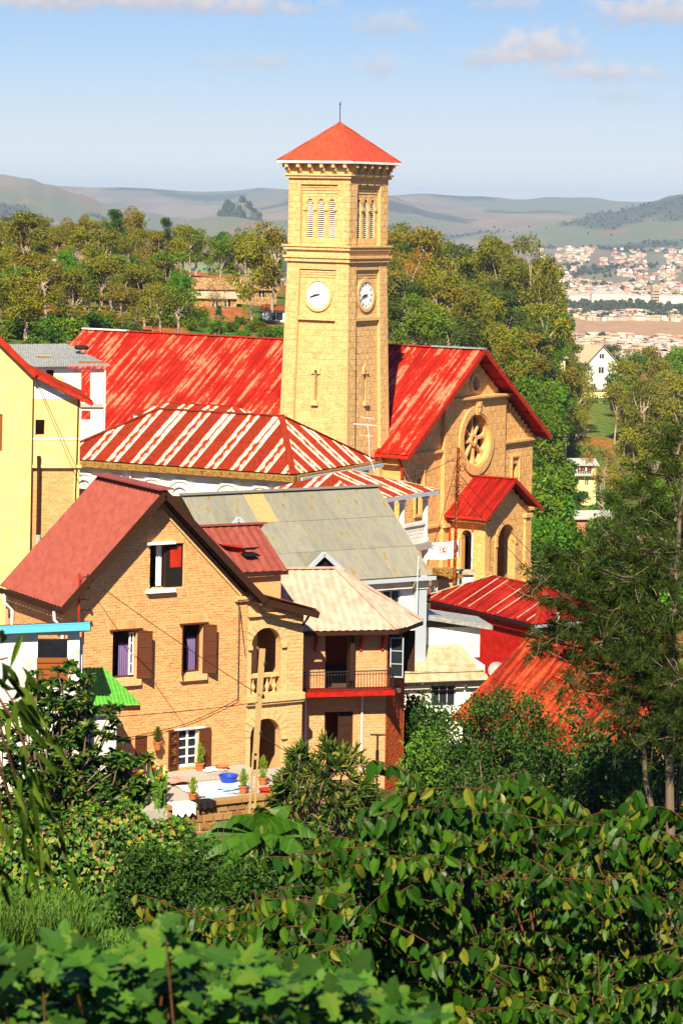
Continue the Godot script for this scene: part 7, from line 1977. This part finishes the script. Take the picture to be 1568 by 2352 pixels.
	for e in fills:
		var P := at(e[0], e[1], e[2])
		var o := thing("garden_shrub", e[4], "shrub", Vector3(P.x, ground_y(P.x, P.z), P.z), 0, "shrubs between the houses")
		var s := MB.new(); var sl := []
		var cy: float = P.y - o.position.y
		for k in (190 if e[0] == 958 else 100):
			var q := Vector3(rng.randfn(), rng.randfn(), rng.randfn()).normalized()
			var p: Vector3 = Vector3(0, cy * 0.62 + 0.2, 0) + q * Vector3(0.8 * e[3], maxf(cy * 0.6, 0.5 * e[3]), 0.8 * e[3]) * pow(rng.randf(), 0.4)
			if k % 3 == 0: limb(s, rng, Vector3(0, -0.2, 0), p, 0.04, 0.012, 0.08, 4)
			for j in 34: sl.append(o.transform * Transform3D(leaf_basis(Vector3(rng.randfn(), rng.randfn(), rng.randfn()), Vector3(rng.randfn(), rng.randfn() + 1, rng.randfn())) * Basis.from_scale(Vector3(0.07, 0.14, 0.1)), p + Vector3(rng.randfn(), rng.randfn(), rng.randfn()) * 0.2))
		part(o, "stems", s, M.bark)
		var g := Color(1, 1, 1) if e[0] != 985 else Color(2.4, 2.2, 1.6)
		leafage(o, sl, "ovate", [Color(0.017, 0.048, 0.007) * g, Color(0.027, 0.068, 0.010) * g, Color(0.041, 0.088, 0.012) * g], M.leaf_gloss, 0)

func build_feathery_tree() -> void:
	var base := at(1540, 1800, 62) * Vector3(1, 0, 1) + Vector3(0, 3.0, 0)
	var o := thing("feathery_tree", "tall dark feathery tree with pale twigs filling the right edge", "tree", base)
	var t := MB.new(); var f := MB.new()
	var trunk := [Vector3(0, -0.5, 0), Vector3(0.02, 3.0, 0), Vector3(-0.1, 6.5, 0.1), Vector3(0.05, 10.0, 0), Vector3(0.25, 13.4, 0)]
	t.tube(PackedVector3Array(trunk), PackedFloat32Array([0.13, 0.11, 0.085, 0.06, 0.02]), 8)
	limb(t, rng, Vector3(-0.05, 2.2, 0), Vector3(-0.9, 6.0, 0.4), 0.08, 0.05, 0.04, 5)
	# sprays: bearing, row, spread in m, how many
	var masses := [[1560, 1010, 0.7, 9], [1530, 1090, 0.8, 10], [1470, 1150, 0.9, 12], [1550, 1200, 0.8, 12], [1400, 1230, 0.7, 8], [1500, 1270, 0.9, 12], [1420, 1320, 1.0, 16], [1330, 1300, 0.6, 8], [1270, 1290, 0.5, 8], [1245, 1330, 0.45, 7], [1300, 1380, 0.7, 12], [1370, 1410, 0.9, 16], [1460, 1420, 1.0, 16], [1550, 1400, 0.8, 12], [1280, 1450, 0.5, 7], [1350, 1500, 0.7, 10], [1430, 1520, 0.9, 14], [1520, 1530, 0.9, 12], [1480, 1620, 0.8, 10], [1420, 1640, 0.6, 6], [1560, 1640, 0.8, 12], [1500, 1700, 0.7, 8], [1240, 1490, 0.4, 5], [1310, 1560, 0.5, 5], [1390, 1470, 0.9, 14], [1330, 1440, 0.7, 10], [1440, 1370, 0.9, 14], [1500, 1470, 0.9, 14], [1540, 1300, 0.8, 12], [1480, 1560, 0.9, 14], [1400, 1580, 0.7, 9], [1540, 1570, 0.8, 14]]
	for m in masses:
		var c := at(m[0], m[1], 62 + rng.randf_range(-1.2, 0.8)) - base
		var root := Vector3(0, clampf(c.y - rng.randf_range(0.3, 1.2), 1.5, 12.5), 0)
		limb(t, rng, root, c, 0.04, 0.012, 0.07, 6)
		for k in m[3] * (4 if m[0] > 1340 else 3):
			var p: Vector3 = c + Vector3(rng.randfn() * m[2] * 0.5, rng.randfn() * m[2] * 0.38, rng.randfn() * m[2] * 0.45)
			var d := Vector3(rng.randfn(), rng.randfn() * 0.6 + 0.1, rng.randfn()).normalized()
			if k % 3 == 0: limb(t, rng, c, p + d * 0.25, 0.012, 0.005, 0.12, 4)
			var q := d.cross(Vector3(rng.randfn(), 1, rng.randfn())).normalized()
			for j in 34:
				var u := j / 34.0
				var s := p + d * (u - 0.2) * 0.4
				var w := (d * 0.8 + q.rotated(d, rng.randf() * TAU) * 0.9 + Vector3(0, -0.25, 0)).normalized()
				f.col = Color(0.013, 0.028, 0.004).lerp(Color(0.078, 0.115, 0.009), rng.randf() * rng.randf())
				f.leaf(s, w, w.cross(Vector3(rng.randfn(), rng.randfn(), rng.randfn())).normalized(), rng.randf_range(0.13, 0.26), 0.02, 0.05)
	var tw := MB.new()
	for k in 46:   # bare pale twigs
		var m: Array = masses[rng.randi() % masses.size()]
		var c := at(m[0] + rng.randfn() * 50, m[1] + rng.randfn() * 50, 61.2) - base
		var d := Vector3(-0.5 + rng.randfn() * 0.5, rng.randfn() * 0.6 + 0.2, 0.2).normalized()
		limb(tw, rng, c, c + d * rng.randf_range(0.4, 1.1), 0.009, 0.004, 0.15, 6)
	part(o, "twigs", tw, M.grey_twig)
	part(o, "trunk", t, M.bark)
	part(o, "crown", f, M.leaf_dull)

func build_foreground() -> void:
	# drooping-leaved shrubs across the lower right
	var top := [[380, 2080], [480, 2070], [600, 2060], [680, 2000], [760, 1920], [860, 1850], [920, 1760], [1000, 1755], [1100, 1810], [1180, 1770], [1240, 1740], [1300, 1810], [1380, 1850], [1450, 1800], [1568, 1755], [1700, 1760]]
	var labels := ["leafy shrub with drooping paired leaves, left part before the banana plant", "leafy shrub with drooping paired leaves, below the spiky bush", "leafy shrub with drooping paired leaves, below the round dark tree", "leafy shrub with drooping paired leaves, at the lower right corner"]
	var bounds := [[395, 700], [700, 980], [980, 1270], [1270, 1640]]
	for g in 4:
		var x0: float = bounds[g][0]; var x1: float = bounds[g][1]
		var base := spot((x0 + x1) / 2, 29.0)
		var o := thing("drooping_shrub", labels[g], "shrub", base, 0, "drooping-leaved shrubs in the foreground")
		var st := MB.new(); var list := []
		var stems := []
		for k in 7:
			var sx := lerpf(x0, x1, (k + 0.5) / 7.0); var si := 0
			while sx > top[si + 1][0]: si += 1
			var P := at(sx, 2330, rng.randf_range(27, 32))
			var Q := at(sx + rng.randfn() * 25, maxf(1990.0, top[si][1] + 110.0) + rng.randf() * 90.0, rng.randf_range(27, 31))
			limb(st, rng, P - base - Vector3(0, 1.2, 0), Q - base, 0.026, 0.012, 0.05, 6)
			stems.append(Q - base)
		var heads := []
		for k in 36: heads.append([rng.randf_range(x0, x1), pow(rng.randf(), 0.85), rng.randf_range(24.5, 34.0)])
		for k in 250:
			var hd: Array = heads[k % 36]
			var px := clampf(hd[0] + rng.randfn() * 26.0, x0, x1)
			var i := 0
			while px > top[i + 1][0]: i += 1
			var tr := lerpf(top[i][1], top[i + 1][1], (px - top[i][0]) / float(top[i + 1][0] - top[i][0]))
			var low := 2390.0 if px > 560 else lerpf(2120.0, 2390.0, clampf((px - 420.0) / 140.0, 0, 1))
			var row := maxf(tr, lerpf(tr, low, hd[1]) + rng.randfn() * 28.0)
			var P := at(px, row, hd[2] + rng.randfn() * 0.4)
			var a := rng.randf() * TAU
			var dir := Vector3(cos(a), rng.randf_range(-0.05, 0.6), sin(a)).normalized()
			if k < 10: dir = Vector3(cos(a) * 0.8, 0.9, sin(a) * 0.3).normalized()
			var L := rng.randf_range(0.6, 1.35)
			var pts := PackedVector3Array(); var rr := PackedFloat32Array(); var n := 8
			for j in n + 1:
				var f := float(j) / n
				pts.append(P - base + dir * L * (f - 0.6) + Vector3(0, -0.35 * L * f * f, 0)); rr.append(lerpf(0.006, 0.0025, f))
			st.tube(pts, rr, 4)
			if k % 9 == 0: limb(st, rng, stems[rng.randi() % stems.size()], pts[0], 0.009, 0.006, 0.1, 4)
			var side := dir.cross(Vector3.UP).normalized()
			var pairs := int(L * 10.0)
			for j in pairs:
				var f := (j + 1.0) / pairs
				var q := pts[int(f * n)]
				for s in [-1, 1]:
					var d: Vector3 = (side * s * rng.randf_range(0.25, 0.7) + Vector3(0, -0.9, 0) + dir * 0.35 + Vector3(rng.randfn(), rng.randfn(), rng.randfn()) * 0.22).normalized()
					var face: Vector3 = (Vector3(-0.15, 0.5, 0.8) + side * s * 0.3 + Vector3(rng.randfn(), rng.randfn(), rng.randfn()) * 0.45).normalized()
					var sz := rng.randf_range(0.09, 0.21)
					list.append(Transform3D(leaf_basis(d, face) * Basis.from_scale(Vector3(sz * 0.5, sz, sz * 0.7)), base + q))
		part(o, "stems", st, M.twig)
		leafage(o, list, "ovate", [Color(0.012, 0.042, 0.004), Color(0.018, 0.056, 0.005), Color(0.026, 0.075, 0.006), Color(0.042, 0.10, 0.007), Color(0.010, 0.032, 0.004), Color(0.02, 0.063, 0.005), Color(0.014, 0.05, 0.004), Color(0.032, 0.085, 0.006), Color(0.012, 0.04, 0.004), Color(0.022, 0.068, 0.005), Color(0.06, 0.11, 0.008), Color(0.12, 0.13, 0.012)], M.leaf_gloss, 290)
	# lobed hedge right below the viewpoint
	var hb := Vector3(-0.55, 16.6, -8.4)
	var h := thing("lobed_hedge", "low hedge of soft lobed leaves along the bottom left edge", "hedge", hb)
	var hl := []; var hs := MB.new()
	for k in 2600:
		var px := rng.randf_range(-40, 1010)
		var edge := 2185.0 + 12.0 * sin(px * 0.03) + 9.0 * sin(px * 0.083) + maxf(0.0, px - 420.0) * 0.18 + maxf(0.0, px - 860.0) * 0.4
		if absf(px - 365) < 30: edge -= 45.0 * (1.0 - absf(px - 365) / 30.0)
		var P := at(px, edge + 260.0 * pow(rng.randf(), 1.3), rng.randf_range(7.4, 9.6))
		var d := Vector3(rng.randfn(), rng.randfn() * 0.4 + 0.15, rng.randfn() + 0.5)
		hl.append(Transform3D(leaf_basis(d, Vector3(rng.randfn() * 0.4, 1.0, 0.5 + rng.randfn() * 0.4)) * Basis.from_scale(Vector3.ONE * rng.randf_range(0.055, 0.1)), P))
		if k % 12 == 0: limb(hs, rng, Vector3(P.x - hb.x, -0.3, P.z - hb.z), P - hb, 0.006, 0.003, 0.06, 3)
	part(h, "stems", hs, M.twig)
	leafage(h, hl, "lobed", [Color(0.024, 0.073, 0.008), Color(0.035, 0.098, 0.010), Color(0.049, 0.122, 0.011), Color(0.017, 0.049, 0.007), Color(0.073, 0.132, 0.014)], M.leaf, 300)
	# soft near branch hanging in at the left
	var bb := at(-60, 1500, 11.5)
	var br := thing("hanging_branch", "blurred near branch of long drooping leaves at the left edge", "branch", bb)
	var bs := MB.new(); var bl := []
	for e in [[20, 1510], [45, 1640], [70, 1760], [30, 1850], [90, 1930], [15, 1960]]:
		var P := at(e[0], e[1], 11.5 + rng.randf_range(-0.4, 0.4))
		limb(bs, rng, Vector3.ZERO, P - bb, 0.008, 0.004, 0.12, 5)
		for j in 11:
			var d := Vector3(rng.randf_range(-0.2, 0.9), -0.6 + rng.randfn() * 0.45, rng.randfn() * 0.4)
			bl.append(Transform3D(leaf_basis(d, Vector3(rng.randfn() * 0.3, 0.6, 1)) * Basis.from_scale(Vector3(0.028, rng.randf_range(0.13, 0.22), 0.12)), P + Vector3(rng.randfn() * 0.05, rng.randfn() * 0.07, rng.randfn() * 0.1)))
	part(br, "twigs", bs, M.twig)
	leafage(br, bl, "ovate", [Color(0.068, 0.129, 0.014), Color(0.109, 0.170, 0.017), Color(0.041, 0.088, 0.010)], M.leaf, 80)
	# kerb and path glimpsed through the leaves
	var kb := thing("garden_kerb", "low concrete kerb with a faded red end among the leaves", "kerb", spot(620, 47), 14)
	part(kb, "kerb", bx(-0.9, 0.0, -0.15, 1.6, 0.5, 0.15), M.concrete)
	part(kb, "red_end", bx(-1.3, 0.0, -0.152, -0.905, 0.48, 0.148), M.terracotta)
	# ground cover over the near slope
	var tuft := []
	for v in 3:
		var b := MB.new()
		for k in 46:
			var a := rng.randf() * TAU; var d := Vector3(cos(a), rng.randf_range(0.3, 1.4), sin(a)).normalized()
			b.col = Color(0.025, 0.075, 0.009).lerp(Color(0.07, 0.14, 0.014), rng.randf())
			b.leaf(Vector3(cos(a), 0, sin(a)) * 0.16 * rng.randf() + Vector3(0, rng.randf() * 0.16, 0), d, Vector3(-sin(a), 0, cos(a)), rng.randf_range(0.07, 0.16), 0.06)
		tuft.append(b.mesh(M.leaf))
	for v in 3:
		var mm := MultiMesh.new(); mm.transform_format = MultiMesh.TRANSFORM_3D; mm.mesh = tuft[v]; mm.instance_count = 6000
		for k in 6000:
			var d := rng.randf_range(30.0, 76.0); var p := spot(rng.randf_range(-150, 1700), d)
			if d > 74.5: p = spot(rng.randf_range(840, 1700), d)
			var big := 1.0
			if k % 3 == 0: p = spot(rng.randf_range(1330, 2400), rng.randf_range(76, 190)); big = 2.2
			mm.set_instance_transform(k, Transform3D(Basis(Vector3.UP, rng.randf() * TAU).scaled(Vector3.ONE * big * rng.randf_range(0.7, 1.8)), p))
		var o := MultiMeshInstance3D.new(); o.name = numbered("ground_cover"); o.multimesh = mm
		add_child(o); tag(o, "low green ground cover on the near slope", "ground cover", "", "stuff")

func _ready() -> void:
	rng.seed = 20240
	rough_noise.seed = 4; rough_noise.frequency = 0.012; rough_noise.fractal_octaves = 4
	fine_noise.seed = 8; fine_noise.frequency = 0.05; fine_noise.fractal_octaves = 4
	set_camera()
	set_sky()
	set_sun()
	set_materials()
	build_ground()
	build_church()
	build_striped_house()
	build_veranda()
	build_grey_house()
	build_brick_house()
	build_peach_house()
	build_yellow_house()
	build_right_houses()
	build_left_huts()
	build_mid_houses()
	build_groves()
	build_far_town()
	build_terrace()
	build_poles()
	build_garden_plants()
	build_feathery_tree()
	build_foreground()
